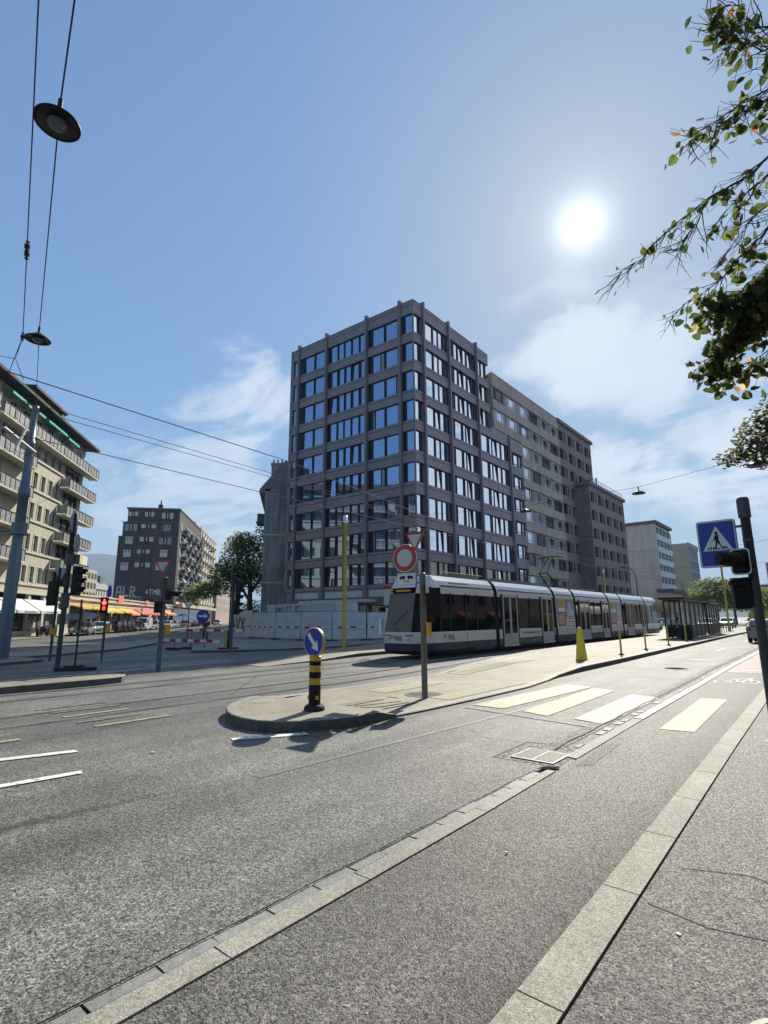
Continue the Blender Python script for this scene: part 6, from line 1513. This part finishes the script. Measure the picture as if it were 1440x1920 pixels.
t=thing('parking_sign','small blue parking sign on a thin post in front of the yellow awnings','parking sign',S2(78.2,-20.5,.1),RZ2); post(t,3.0,.04,m_dgrey); MB().box(-.3,.3,-.09,-.06,2.3,3.4).build('grey_plate',m_grback,t); MB().box(-.24,.24,-.1,-.09,2.7,3.3).build('blue_panel',m_blue,t); text_obj('letter','P',.45,m_white,t,(0,-.102,3.0),(PI/2,0,0),.002)
# parasol and canopy clutter outside the cafes
t=thing('cafe_parasol','dark blue cafe parasol at the corner of the dark house','parasol',S2(120.5,-22.9,.12)); MB().lathe([(1.6,2.2),(.8,2.6),(.05,2.85),(.001,2.87)],(0,0,0),12).build('canopy',cbl,t); post(t,2.8,.03,m_galv)
t=thing('shop_sign','round red sign board hanging outside the last arcade shop','shop sign',S2(118,-23.6,3.6),RZ2); MB().tube([(0,-.1,.6),(0,.1,.6)],.55,16).build('board',m_redp,t); MB().box(-.05,.05,0,1.8,.55,.65).build('bracket',m_black,t)

# ================================================================ PEOPLE
m_skin=mat('skin',(.45,.26,.19),.55); m_hair=mat('dark hair',(.03,.02,.015),.7)
def person(label,loc,rz,top,leg,pose='stand',group=None):
    t=thing('person',label,'person',loc,rz,group)
    def skin(name,V_,E_,Rr,m,root=0):
        me=bpy.data.meshes.new(name); me.from_pydata(V_,E_,[]); o=bpy.data.objects.new(name,me); col.objects.link(o)
        o.modifiers.new('s','SKIN'); sk=me.skin_vertices[0].data
        for i,r in enumerate(Rr): sk[i].radius=(r,r*.85 if r>.1 else r); sk[i].use_root=(i==root)
        ss=o.modifiers.new('u','SUBSURF'); ss.levels=1; ss.render_levels=1
        dg=bpy.context.evaluated_depsgraph_get(); m2=bpy.data.meshes.new_from_object(o.evaluated_get(dg)); bpy.data.objects.remove(o)
        m2.materials.clear(); m2.materials.append(m)
        for p in m2.polygons: p.use_smooth=True
        q=bpy.data.objects.new(name,m2); col.objects.link(q); q.parent=t; return q
    if pose=='walk': hip=.92; LG=[(.09,0,.9),(.1,-.18,.5),(.1,.05,.08),(.1,-.1,.04),(-.09,0,.9),(-.1,.12,.5),(-.1,.35,.12),(-.1,.2,.04)]; AR=[(.2,0,1.42),(.25,.12,1.15),(.22,-.02,.92),(-.2,0,1.42),(-.25,-.12,1.15),(-.22,-.3,.98)]
    elif pose=='sit': LG=[(.09,0,.5),(.11,-.42,.5),(.11,-.42,.08),(.11,-.56,.04),(-.09,0,.5),(-.11,-.42,.5),(-.11,-.42,.08),(-.11,-.56,.04)]; AR=[(.2,0,1.0),(.25,-.08,.75),(.15,-.32,.62),(-.2,0,1.0),(-.25,-.08,.75),(-.15,-.32,.62)]
    else: LG=[(.09,0,.9),(.1,-.02,.5),(.1,0,.08),(.1,-.14,.04),(-.09,0,.9),(-.1,-.02,.5),(-.1,0,.08),(-.1,-.14,.04)]; AR=[(.2,0,1.42),(.25,.03,1.15),(.22,-.08,.92),(-.2,0,1.42),(-.25,.03,1.15),(-.22,-.08,.92)]
    dz=-.42 if pose=='sit' else 0
    # one continuous body: pelvis, spine, neck, head, arms, legs
    Vb=[(0,0,.95+dz),(0,0,1.15+dz),(0,0,1.38+dz),(0,0,1.5+dz),(0,-.02,1.6+dz),(0,-.02,1.72+dz)]+AR[:3]+AR[3:]+LG
    Eb=[(0,1),(1,2),(2,3),(3,4),(4,5),(2,6),(6,7),(7,8),(2,9),(9,10),(10,11),(0,12),(12,13),(13,14),(14,15),(0,16),(16,17),(17,18),(18,19)]
    Rb=[.15,.13,.15,.06,.095,.085,.065,.045,.032,.065,.045,.032,.09,.065,.045,.04,.09,.065,.045,.04]
    skin('body',Vb,Eb,Rb,m_skin)
    skin('shirt',[(0,0,.96+dz),(0,0,1.15+dz),(0,0,1.4+dz),AR[0],AR[1],AR[3],AR[4]],[(0,1),(1,2),(2,3),(3,4),(2,5),(5,6)],[.165,.15,.165,.08,.058,.08,.058],top)
    skin('trousers',[(0,0,.95+dz)]+LG[:3]+LG[4:7],[(0,1),(1,2),(2,3),(0,4),(4,5),(5,6)],[.165,.105,.08,.06,.105,.08,.06],leg)
    MB().lathe([(.001,.115),(.07,.09),(.1,.02),(.095,-.06)],(0,.015,1.70+dz),12).build('hair',m_hair,t)
    return t
m_tw_=mat('white shirt',(.65,.65,.63),.8); m_dk_=mat('dark cloth',(.03,.03,.04),.85); m_rd_=mat('red dress',(.45,.05,.08),.8); m_jn=mat('jeans',(.06,.09,.16),.85)
person('person in a white shirt sitting inside the tram shelter',(-8.6,42.6,.2),R(100),m_tw_,m_jn,'sit')
person('tram driver in a pale shirt sitting behind the windscreen',(-13.65,18.6,.75),0,m_tw_,m_dk_,'sit')
person('person in a red top walking past the orange awning',S2(84.2,-24.4,.12),R(200),m_rd_,m_dk_,'walk')
person('person in dark clothes and a pale backpack walking behind the blue arrow sign',(-36.1,22.0,.0),R(70),m_dk_,m_jn,'walk')
person('person in a white shirt standing outside the arcade beside the red pedestrian light',S2(70.5,-24.2,.12),R(160),m_tw_,m_dk_,'stand')
person('person in dark clothes standing far down the left pavement near the motorcycles',S2(127,-24.3,.12),R(160),m_rd_,m_dk_,'stand')

# ================================================================ TREES
def crown(name,par,m,blobs,n,size,seed,wood=None,flat=.0,heart=False):
    rnd=random.Random(seed); b=MB()
    tot=sum(r[3] for r in blobs)
    for (cx,cy,cz,wgt,rx,ry,rz_) in blobs:
        for _ in range(int(n*wgt/tot)):
            # leaves gather in an outer shell, thinned so gaps remain
            while True:
                v=Vector((rnd.gauss(0,1),rnd.gauss(0,1),rnd.gauss(0,1))).normalized(); rr=rnd.random()**.45
                k=math.sin(v.x*7+cx)*math.sin(v.y*6+cy*2)*math.sin(v.z*7+cz)
                if k>-.25 or rnd.random()<.35: break
            rr*=1+.18*k
            p=Vector((cx+v.x*rx*rr,cy+v.y*ry*rr,cz+v.z*rz_*rr))
            a=Vector((rnd.uniform(-1,1),rnd.uniform(-1,1),rnd.uniform(-.5,.5))).normalized(); c=a.cross(Vector((rnd.uniform(-.6,.6),rnd.uniform(-.6,.6),1))).normalized(); s=size*rnd.uniform(.6,1.3)
            b.add([p-a*s*.5,p+c*s*.35-a*s*.1,p+a*s*.5,p-c*s*.35-a*s*.1],[(0,1,2,3)])
    return b.build(name,m,par)
m_bark=mat('bark',(.07,.055,.04),.9,var=.3,vscale=8,bump=.8,bscale=20)
lf1=leafmat('plane leaves',(.05,.08,.03),(.13,.18,.06)); lf2=leafmat('lime leaves',(.045,.075,.015),(.10,.15,.03)); lf3=leafmat('bright leaves',(.10,.17,.03),(.18,.26,.06))
def trunk(par,pts,rs,limbs):
    b=MB(); b.tube(pts,rs,10)
    for L_ in limbs: b.tube(L_[0],L_[1],7)
    return b.build('trunk',m_bark,par)
t=thing('plane_tree','big leafy plane tree at the kerb left of the stained grey house','tree',(-60.3,43.0,0))
trunk(t,[(0,0,0),(.2,0,3),(.1,0,5.5),(0,0,8)],[.45,.36,.3,.2],[([(.1,0,4),(-2.5,0,6.5),(-5,-1,7.2)],[.22,.15,.06]),([(.1,0,5),(2,1,8),(3,1.5,12)],[.2,.14,.05]),([(0,0,6),(-1.5,-1,9),(-2.5,-1,12)],[.18,.12,.04])])
crown('crown',t,lf1,[(-.6,-1.0,9.6,4,3.2,3,3.4),(-2.2,-2,7.2,3,2.6,2.8,2.6),(1.4,2.0,12.2,2.4,2.3,2.8,2.6),(1,.5,7.6,3,2.8,3,2.6),(-5.2,-3.4,5.6,1.5,2.6,2,1.3),(-.5,-1,11.8,1.8,2.2,2.2,1.8),(-8,-4.2,5.0,.8,1.8,1.6,1.0)],15000,.36,5)
t=thing('bright_shrub','sunlit yellow-green shrubs glimpsed beneath the plane tree above the fence','shrub',(-74,53.5,0)); crown('foliage',t,lf3,[(0,0,2.9,3,2.6,2,2.0),(-1.5,0,1.5,1,2.5,2,1.5)],1800,.4,6)
trunk(t,[(0,0,0),(0,0,2.5)],[.15,.08],[])
t=thing('balcony_plant','potted shrub spilling over the canopy of the dark house','plant',S2(141,-23.9,5.1)); crown('foliage',t,lf3,[(0,0,.9,1,1.4,1.0,1.1)],500,.3,9); MB().lathe([(.5,0),(.6,.5)],(0,0,0),10).build('pot',m_rooft,t)
rt=[(-17.5,122,9.5,5.2,'first broad green street tree beyond the shelter'),(-16.5,138,10,5.5,'second street tree, its top level with the slab roof'),(-15,158,9.5,5.5,'third street tree behind the tall yellow pole'),(-13.5,185,10,6,'hazy street tree behind the crossing sign'),(-12,215,11,6.5,'distant street tree left of the high-rise'),(-3.0,240,14,6,'distant tree at the far right behind the sign pole'),(3.5,190,12,5,'distant tree touching the right picture edge')]
for i,(x,y,h,r,l) in enumerate(rt):
    t=thing('street_tree',l,'tree',(x,y,0),0,'street trees far down the right street')
    trunk(t,[(0,0,0),(0,0,h*.5),(.2,0,h*.8)],[.3,.2,.08],[([(0,0,h*.4),(r*.5,0,h*.65)],[.12,.04])])
    crown('crown',t,lf2 if i%2==0 else lf1,[(0,0,h*.62,4,r,r*.9,h*.33),(-r*.5,0,h*.5,2,r*.55,r*.6,h*.22),(r*.5,.5,h*.55,2,r*.55,r*.6,h*.25),(0,0,h*.85,1,r*.5,r*.5,h*.15)],3600,.6,20+i)
# the lime tree overhanging from the right: branches with single leaves
lf4=leafmat('lime tree leaves near',(.02,.035,.012),(.075,.10,.03)); lf5=leafmat('autumn leaves',(.3,.12,.03),(.35,.28,.08))
def bend(p,q,n,sag,rnd,j):
    out=[]
    for i in range(n+1):
        t_=i/n; v=p.lerp(q,t_)+Vector((rnd.uniform(-j,j),rnd.uniform(-j,j),rnd.uniform(-j,j)))*(1 if 0<i<n else 0); v.z-=sag*4*t_*(1-t_); out.append(v)
    return out
def leaf(b,p,s,rnd,droop=.7):
    d=Vector((rnd.uniform(-1,1),rnd.uniform(-1,1),-rnd.uniform(.2,1.6)*droop)).normalized(); sd_=d.cross(Vector((rnd.uniform(-1,1),rnd.uniform(-1,1),.3))).normalized(); n_=d.cross(sd_)*s*.12
    n_=n_*.5; P=[p,p+d*s*.05+sd_*s*.42-n_,p+d*s*.45+sd_*s*.5-n_,p+d*s*.82+sd_*s*.3,p+d*s*1.02,p+d*s*.82-sd_*s*.3,p+d*s*.45-sd_*s*.5-n_,p+d*s*.05-sd_*s*.42-n_,p+d*s*.5+n_]
    b.add(P,[(0,1,2,8),(8,2,3,4),(8,4,5,6),(0,8,6,7)],0 if rnd.random()>.015 else 1)
def lime(root,branches,seed,lsize,dens):
    rnd=random.Random(seed); w=MB(); l=MB()
    for pts,r0,tw_,dn,bare in branches:
        pts=[Vector(p) for p in pts]; path=[]
        for a,c in zip(pts,pts[1:]): path+=bend(a,c,5,-.0,rnd,.03)[:-1]
        path.append(pts[-1]); n=len(path); w.tube(path,[max(.0035,r0*(1-i/n)**1.1) for i in range(n)],6)
        for i in range(2,n):
            f=i/n
            for k in range(tw_):
                p=path[i]; L=rnd.uniform(.18,.55)*(1.15-f*.5); dd=(path[min(i+1,n-1)]-path[i-1]).normalized()
                e=p+(dd*.8+Vector((rnd.uniform(-.8,.8),rnd.uniform(-.8,.8),rnd.uniform(-.75,.45)))).normalized()*L
                tp=bend(p,e,4,.03,rnd,.015); w.tube(tp,[.006,.005,.004,.003,.0022],4,cap=False)
                e2=tp[2]+Vector((rnd.uniform(-.2,.2),rnd.uniform(-.2,.2),rnd.uniform(-.22,.08))); w.tube([tp[2],(tp[2]+e2)/2+Vector((0,0,.02)),e2],[.004,.003,.002],4,cap=False)
                cl=rnd.random()
                if f>bare and rnd.random()<.75: 
                    if rnd.random()<.3: leaf(l,tp[4],lsize*.5,rnd)
                    continue
                m=int(dn*rnd.uniform(.3,1.5))
                for q in range(m): 
                    s_=rnd.choice(tp[1:]+[e2]); leaf(l,s_+Vector((rnd.uniform(-.06,.06),rnd.uniform(-.06,.06),rnd.uniform(-.09,.04))),lsize*rnd.uniform(.65,1.15),rnd)
    w.build('branches',m_bark,root); l.build('leaves',[lf4,lf5],root)
t=thing('lime_tree','lime tree reaching in over the right pavement with long thin leafy branches against the sky','tree',(2.6,8.6,.05))
O=Vector((2.6,8.6,.05))
def rel(*ps): return [Vector(p)-O for p in ps]
BR=[([(.9,6.3,5.9),(.36,5.8,7.1),(.08,5.65,7.26),(-.12,5.44,7.46)],0.0175,2,2,1),([(.36,5.8,7.1),(.28,5.99,6.89),(0,6.01,6.88),(-.24,6.02,6.86)],0.0126,2,2,1),([(.9,6.3,5.9),(.37,5.83,7.06),(.23,5.61,7.3),(.02,5.35,7.54)],0.014,2,2,1),
([(.9,6.4,6.2),(.35,5.95,6.93),(.04,5.95,6.94),(-.34,5.98,6.9),(-.53,6.04,6.82)],0.014,2,2,1),([(.4,5.68,7.22),(.19,5.56,7.34),(-.03,5.54,7.37),(-.16,5.32,7.57)],0.0084,2,2,1),
([(1.0,6.7,5.9),(.26,6.38,6.42),(-.12,6.49,6.27),(-.46,6.6,6.12)],0.0154,2,2,1),
([(1.0,6.6,5.9),(.27,6.33,6.48),(-.1,6.4,6.4),(-.46,6.42,6.36),(-.91,6.47,6.21),(-1.25,6.55,6.02),(-1.54,6.55,5.93)],0.0196,2,2,.52),([(-.46,6.42,6.36),(-.68,6.56,6.14),(-.9,6.62,6.0)],0.0056,2,1,.3),
([(1.0,7.0,5.6),(.19,6.69,5.99),(-.22,6.82,5.77),(-.64,6.94,5.54),(-1.06,6.98,5.37)],0.0175,2,2,.72),([(.9,6.9,5.7),(.22,6.56,6.18),(-.17,6.67,6.01),(-.48,6.82,5.76)],0.014,2,2,.9),
([(1,7.3,4.8),(.06,7.15,5.19),(-.29,7.2,5.08),(-.66,7.29,4.84),(-.77,7.34,4.68)],0.0175,4,5,1),([(1,7.1,5.2),(.11,6.99,5.5),(-.18,7.04,5.39),(-.61,7.01,5.41)],0.014,4,5,1),([(1,7.4,4.6),(0,7.35,4.76),(-.3,7.38,4.68),(-.53,7.39,4.62)],0.014,2,4,1),
([(1,7.3,4.9),(.04,7.22,5.04),(-.31,7.11,5.26),(-.61,7.1,5.24)],0.014,4,5,1),([(1,7.1,5.4),(.15,6.85,5.74),(-.07,7.01,5.46),(-.53,7.26,4.92)],0.0126,3,5,1),([(.5,7.2,5.1),(.1,7.1,5.3),(-.3,7.25,5.2),(-.62,7.3,5.0)],0.0105,3,5,1)]
BR=[(rel(*p),r,tw_,dn,ba) for p,r,tw_,dn,ba in BR]
m1=MB(); m1.tube([(0,0,0),(0,-.1,1.5),(-.1,-.3,3.2),(-.4,-.8,4.6),(-.9,-1.4,5.8)],[.24,.19,.15,.09,.04],12); m1.tube([(-.1,-.3,3.2),(-.7,-1.0,4.2),(-1.3,-1.5,4.9)],[.1,.06,.03],8); m1.tube([(-.05,-.2,2.5),(.6,.5,5),(1,1,7.5)],[.14,.09,.04],8); m1.build('trunk',m_bark,t)
lime(t,BR,4,.1,1)
crown('upper_crown',t,lf2,[(2.2,1.0,7.0,3,2.0,2.2,2.0)],2500,.14,31)
t=thing('pavement_tree','darker tree whose leafy tip shows at the right picture edge above the crossing sign','tree',(1.8,24.5,.05))
trunk(t,[(0,0,0),(0,0,4),(-.3,0,7)],[.3,.22,.1],[([(0,0,4),(-2,-.8,6)],[.12,.04])])
crown('crown',t,leafmat('dark tree leaves',(.03,.045,.015),(.10,.10,.03)),[(-3.0,-1.2,7.9,2,1.0,1.0,1.0),(-1.7,-1,8.0,4,1.5,1.5,1.7),(0,0,8.5,4,2.2,2.4,2.6),(-3.9,-1.5,7.4,.45,.7,.6,.35),(-1.6,-1.7,9.6,1.2,.9,.9,.8),(-2.3,-1.4,8.9,1,.9,.9,.7)],9000,.17,41)

# ================================================================ OVERHEAD WIRES AND HANGING LAMPS
m_wire=mat('wire',(.03,.033,.04),.75,spec=.2)
def wire(name,label,pts,r=.012,cat='overhead wire',sag=0.,extra=None):
    o=MB(); P=[]
    for a,c in zip(pts,pts[1:]):
        a=Vector(a);c=Vector(c)
        for i in range(8): 
            q=i/8; v=a.lerp(c,q); v.z-=sag*4*q*(1-q); P.append(v)
    P.append(Vector(pts[-1])); o.tube(P,r,5)
    if extra:
        for p in extra: o.lathe([(.001,-.14),(.05,-.12),(.02,-.08),(.06,-.04),(.06,.04),(.02,.08),(.05,.12),(.001,.14)],p,8)
    return tag(o.build(name,m_wire),label,cat)
wire('tram_contact_wire','contact wire over the nearer track, uppermost long wire crossing the tower',[(-10.3,-6,5.95),(-10.3,2.08,5.8),(-10.3,8.26,5.62),(-12.0,18.8,5.42),(-12.2,40,5.4),(-12.2,90,5.4)],.010)
wire('messenger_wire','upper wire of the close double pair over the farther track',[(-13.0,-6,6.5),(-13.0,3.5,6.33),(-13.0,10.6,6.1),(-13.0,20.4,5.5),(-13.8,40,5.55),(-13.8,90,5.6)],.008)
wire('messenger_wire','lower wire of the close double pair over the farther track',[(-13.06,-6,6.38),(-13.06,3.5,6.2),(-13.06,10.6,6.0),(-13.06,20.4,5.45),(-13.85,40,5.45),(-13.85,90,5.5)],.008)
wire('tram_contact_wire','lowest wire, ending over the tram, from behind the cream house to the tower',[(-13.4,-6,5.75),(-13.4,4.67,5.66),(-13.4,10.04,5.56),(-13.65,22,5.5),(-13.65,90,5.45)],.010)
# transverse span wires carrying lamps; they run from the mast over our heads
mt=(-25.5,6.6,10.8)
def lamp(label,p,ax=(0,0,1),r=.33):
    t=thing('hanging_street_lamp',label,'street lamp',p,0,'street lamps hung on span wires')
    o=MB(); o.lathe([(.001,.17),(.06,.16),(.1,.12),(r*.75,.03),(r,-.02),(r,-.05),(r*.9,-.05)],(0,0,0),28); o.build('shade',m_black,t)
    MB().lathe([(r*.88,-.046),(r*.62,-.02),(.001,-.018)],(0,0,0),24).build('reflector',mat('dark reflector',(.01,.01,.012),.3),t)
    MB().lathe([(r*.45,-.03),(r*.42,-.07),(r*.3,-.1),(.001,-.11)],(0,0,0),24).build('lens',mat('lamp lens grey',(.10,.12,.15),.2),t)
    MB().tube([(0,0,.15),(0,0,.34)],.03,8).build('hanger',m_black,t); return t
lamp('large hanging street lamp seen from below at the upper left, nearest to us',(-6.9,1.6,8.0),r=.27)
lamp('smaller hanging street lamp below the large one at the left',(-15.5,3.85,9.1),r=.31)
lamp('distant hanging lamp over the tracks, right of the lower brown block against the sky',(-7.0,29.0,8.0),r=.33)
lamp('hanging lamp in front of the concrete stair bay',(-13.36,29.0,7.9),r=.33)
lamp('distant hanging lamp in front of the pale slab end wall',(-8.5,62,8.0),r=.33)
lamp('hanging lamp cut off by the right picture edge',(-1.35,21.6,6.75),r=.3)
lamp('hanging lamp over the left street beside the dark house',(-80,49,13.0),r=.6)
wire('span_wire','long span wire that carries the two hanging lamps at the left',[mt,(-15.5,3.85,9.45),(-6.9,1.6,8.35),(-5.2,1.2,8.3),(3.0,-1.2,9.2)],.011,'span wire')
wire('span_wire','span wire left of the lamps with insulators, running up out of the picture',[(-30,5.8,10.2),(-17.62,3.99,10.0),(-13.28,2.85,10.0),(-7.27,1.27,10.0),(3,-1.2,10.4)],.012,'span wire',extra=[(-13.3,2.86,10.0),(-13.0,2.78,10.0),(-17.6,3.98,10.0)])
wire('pull_wire','short bridle wire from the left insulator down to the contact wire',[(-17.6,3.98,9.9),(-14.5,3.2,7.9),(-10.6,2.5,5.85)],.008,'wire'); wire('pull_wire','short bridle wire running off the left picture edge',[(-16.9,2.0,8.6),(-14.5,3.2,7.9)],.008,'wire')
wire('span_wire','span wire over the road through the hanging lamps in front of the tower',[(-28.4,28.4,8.9),(-13.36,29.0,8.2),(-7.0,29.0,8.3),(2.0,29.6,9.6)],.01,'span wire')
wire('span_wire','second span wire further down the right street',[(-26.4,62,9.4),(-8.5,62,8.3),(4,62,9.8)],.014,'span wire')
wire('span_wire','third span wire far down the right street',[(-26.4,84,9),(-10,84,8.2),(6,84,9.6)],.016,'span wire')
wire('span_wire','thin wire crossing the sky over the left street',[s2(128,-25.4,14.5),s2(115,-5,13.6)],.03,'span wire')
wire('span_wire','lower thin wire crossing the left street behind the plane tree',[s2(178,-25.4,15.5),s2(150,-4,15.0)],.04,'span wire')
wire('span_wire','thin wires from the mast bracket across the front of the cream house',[(-25.5,6.6,8.6),(-21.5,2.6,7.4)],.01,'span wire'); wire('span_wire','cable from the mast to the corner balcony of the cream house',[(-25.5,6.6,8.9),s2(64.5,-24.2,17.6)],.015,'span wire')
b=MB(); b.tube([(-21.8,5.2,7.65),(-22.1,5.5,8.6)],.05,6); b.tube([(-21.5,4.7,8.3),(-22.5,6.0,7.9)],.05,6); tag(b.build('wire_insulator',mat('white insulator',(.6,.6,.6),.4)),'white cross-shaped insulator on the wires left of the mast','insulator')
for x,y,l in ((-20.5,78.8,'curved street lamp in front of the pale slab end wall'),(-20.8,110,'second curved street lamp, further back')):
    t=thing('street_lamp',l,'street lamp',(x,y,.1)); MB().tube([(0,0,0),(0,0,6.6),(-.1,0,7.6),(-.7,0,8.3),(-1.3,0,8.5)],[.1,.07,.06,.05,.05],8).build('pole',m_dgrey,t); MB().obox((-1.6,0,8.5),(.7,.25,.12)).build('lamp_head',m_black,t)

# ================================================================ HILLS
def hill(name,az0,az1,dist,hts,m):
    b=MB(); n=len(hts)-1; vs=[]
    for i,h in enumerate(hts):
        a=R(az0+(az1-az0)*i/n); d=Vector((math.sin(a),math.cos(a),0)); p=d*dist; q=d*(dist*1.5)
        vs+=[(p.x*.9,p.y*.9,-5),(p.x,p.y,h*.5),(d.x*dist*1.12,d.y*dist*1.12,h),(q.x,q.y,h*.3)]
    fs=[]
    for i in range(n):
        for k in range(3): fs.append((i*4+k,i*4+k+1,(i+1)*4+k+1,(i+1)*4+k))
    b.add(vs,fs,0,True); return struct(b.build(name,m))
hill('far_hills',-84,-56,3000,[230,260,290,330,365,358,372,360,330,300,280,260],mat('wooded hill',(.05,.075,.05),.95,var=.3,vscale=.004))
hill('far_hills_north',-16,12,3000,[60,90,110,150,210,250,240,200,150],mat('wooded hill',(.05,.075,.05)))
# ================================================================ one mesh per repeated part
def explode(o):
    me=o.data; n=len(me.vertices); par=list(range(n))
    def find(a):
        while par[a]!=a: par[a]=par[par[a]]; a=par[a]
        return a
    for e in me.edges:
        a,b_=find(e.vertices[0]),find(e.vertices[1])
        if a!=b_: par[a]=b_
    isl={}
    for p in me.polygons: isl.setdefault(find(p.vertices[0]),[]).append(p)
    if len(isl)<2 or len(isl)>100: return
    first=True
    for ps in isl.values():
        idx={};vs=[];fs=[]
        for p in ps:
            f=[]
            for v in p.vertices:
                if v not in idx: idx[v]=len(vs); vs.append(me.vertices[v].co.copy())
                f.append(idx[v])
            fs.append(f)
        m2=bpy.data.meshes.new(me.name); m2.from_pydata(vs,[],fs)
        for m in me.materials: m2.materials.append(m)
        m2.polygons.foreach_set('material_index',[p.material_index for p in ps]); m2.polygons.foreach_set('use_smooth',[p.use_smooth for p in ps]); m2.update()
        q=bpy.data.objects.new(o.name.split('.')[0],m2); col.objects.link(q); q.parent=o.parent; q.location=o.location; q.rotation_euler=o.rotation_euler
    bpy.data.objects.remove(o)
EX={'street_window','bogie_cover','info_panel','roof_box','visor','window_post','roof_edge','clamp','window_band','sunblind','roller_blind','string_course','shop_pier','marker_lamp','shutters','dormer','orange_sign','blind_box','reflector','ledge','roof_light_slat','seat','line_symbols','cornice'}
TOT={}
for o in list(bpy.data.objects):
    if o.type=='MESH' and o.parent and o.name.split('.')[0] in EX and not o.children and o.data.users==1: explode(o)
for o in list(bpy.data.objects):
    if o.type=='MESH' and o.parent and o.name.split('.')[0] in ('balcony','window') and not o.children and o.data.users==1 and o.parent.name in ('pale_balcony_house','pale_apartment_block','slate_roof_house','opposite_apartment_house'): explode(o)
# ================================================================ AIR
HAZE=2.2e-4
if HAZE:
    b=MB(); b.box(-5200,5200,-5200,5200,-3,430); hz=b.build('haze',[]); hz['kind']='stuff'
    m=bpy.data.materials.new('haze'); m.use_nodes=True; t_=m.node_tree
    for n in list(t_.nodes): t_.nodes.remove(n)
    o_=t_.nodes.new('ShaderNodeOutputMaterial'); v_=t_.nodes.new('ShaderNodeVolumePrincipled'); v_.inputs['Color'].default_value=(.55,.74,1.0,1); v_.inputs['Density'].default_value=HAZE; v_.inputs['Anisotropy'].default_value=.0
    t_.links.new(v_.outputs[0],o_.inputs['Volume']); hz.data.materials.clear(); hz.data.materials.append(m)
sc.cycles.max_bounces=6; sc.cycles.transparent_max_bounces=12; sc.cycles.caustics_reflective=False; sc.cycles.caustics_refractive=False; sc.cycles.volume_bounces=0; sc.cycles.use_denoising=True
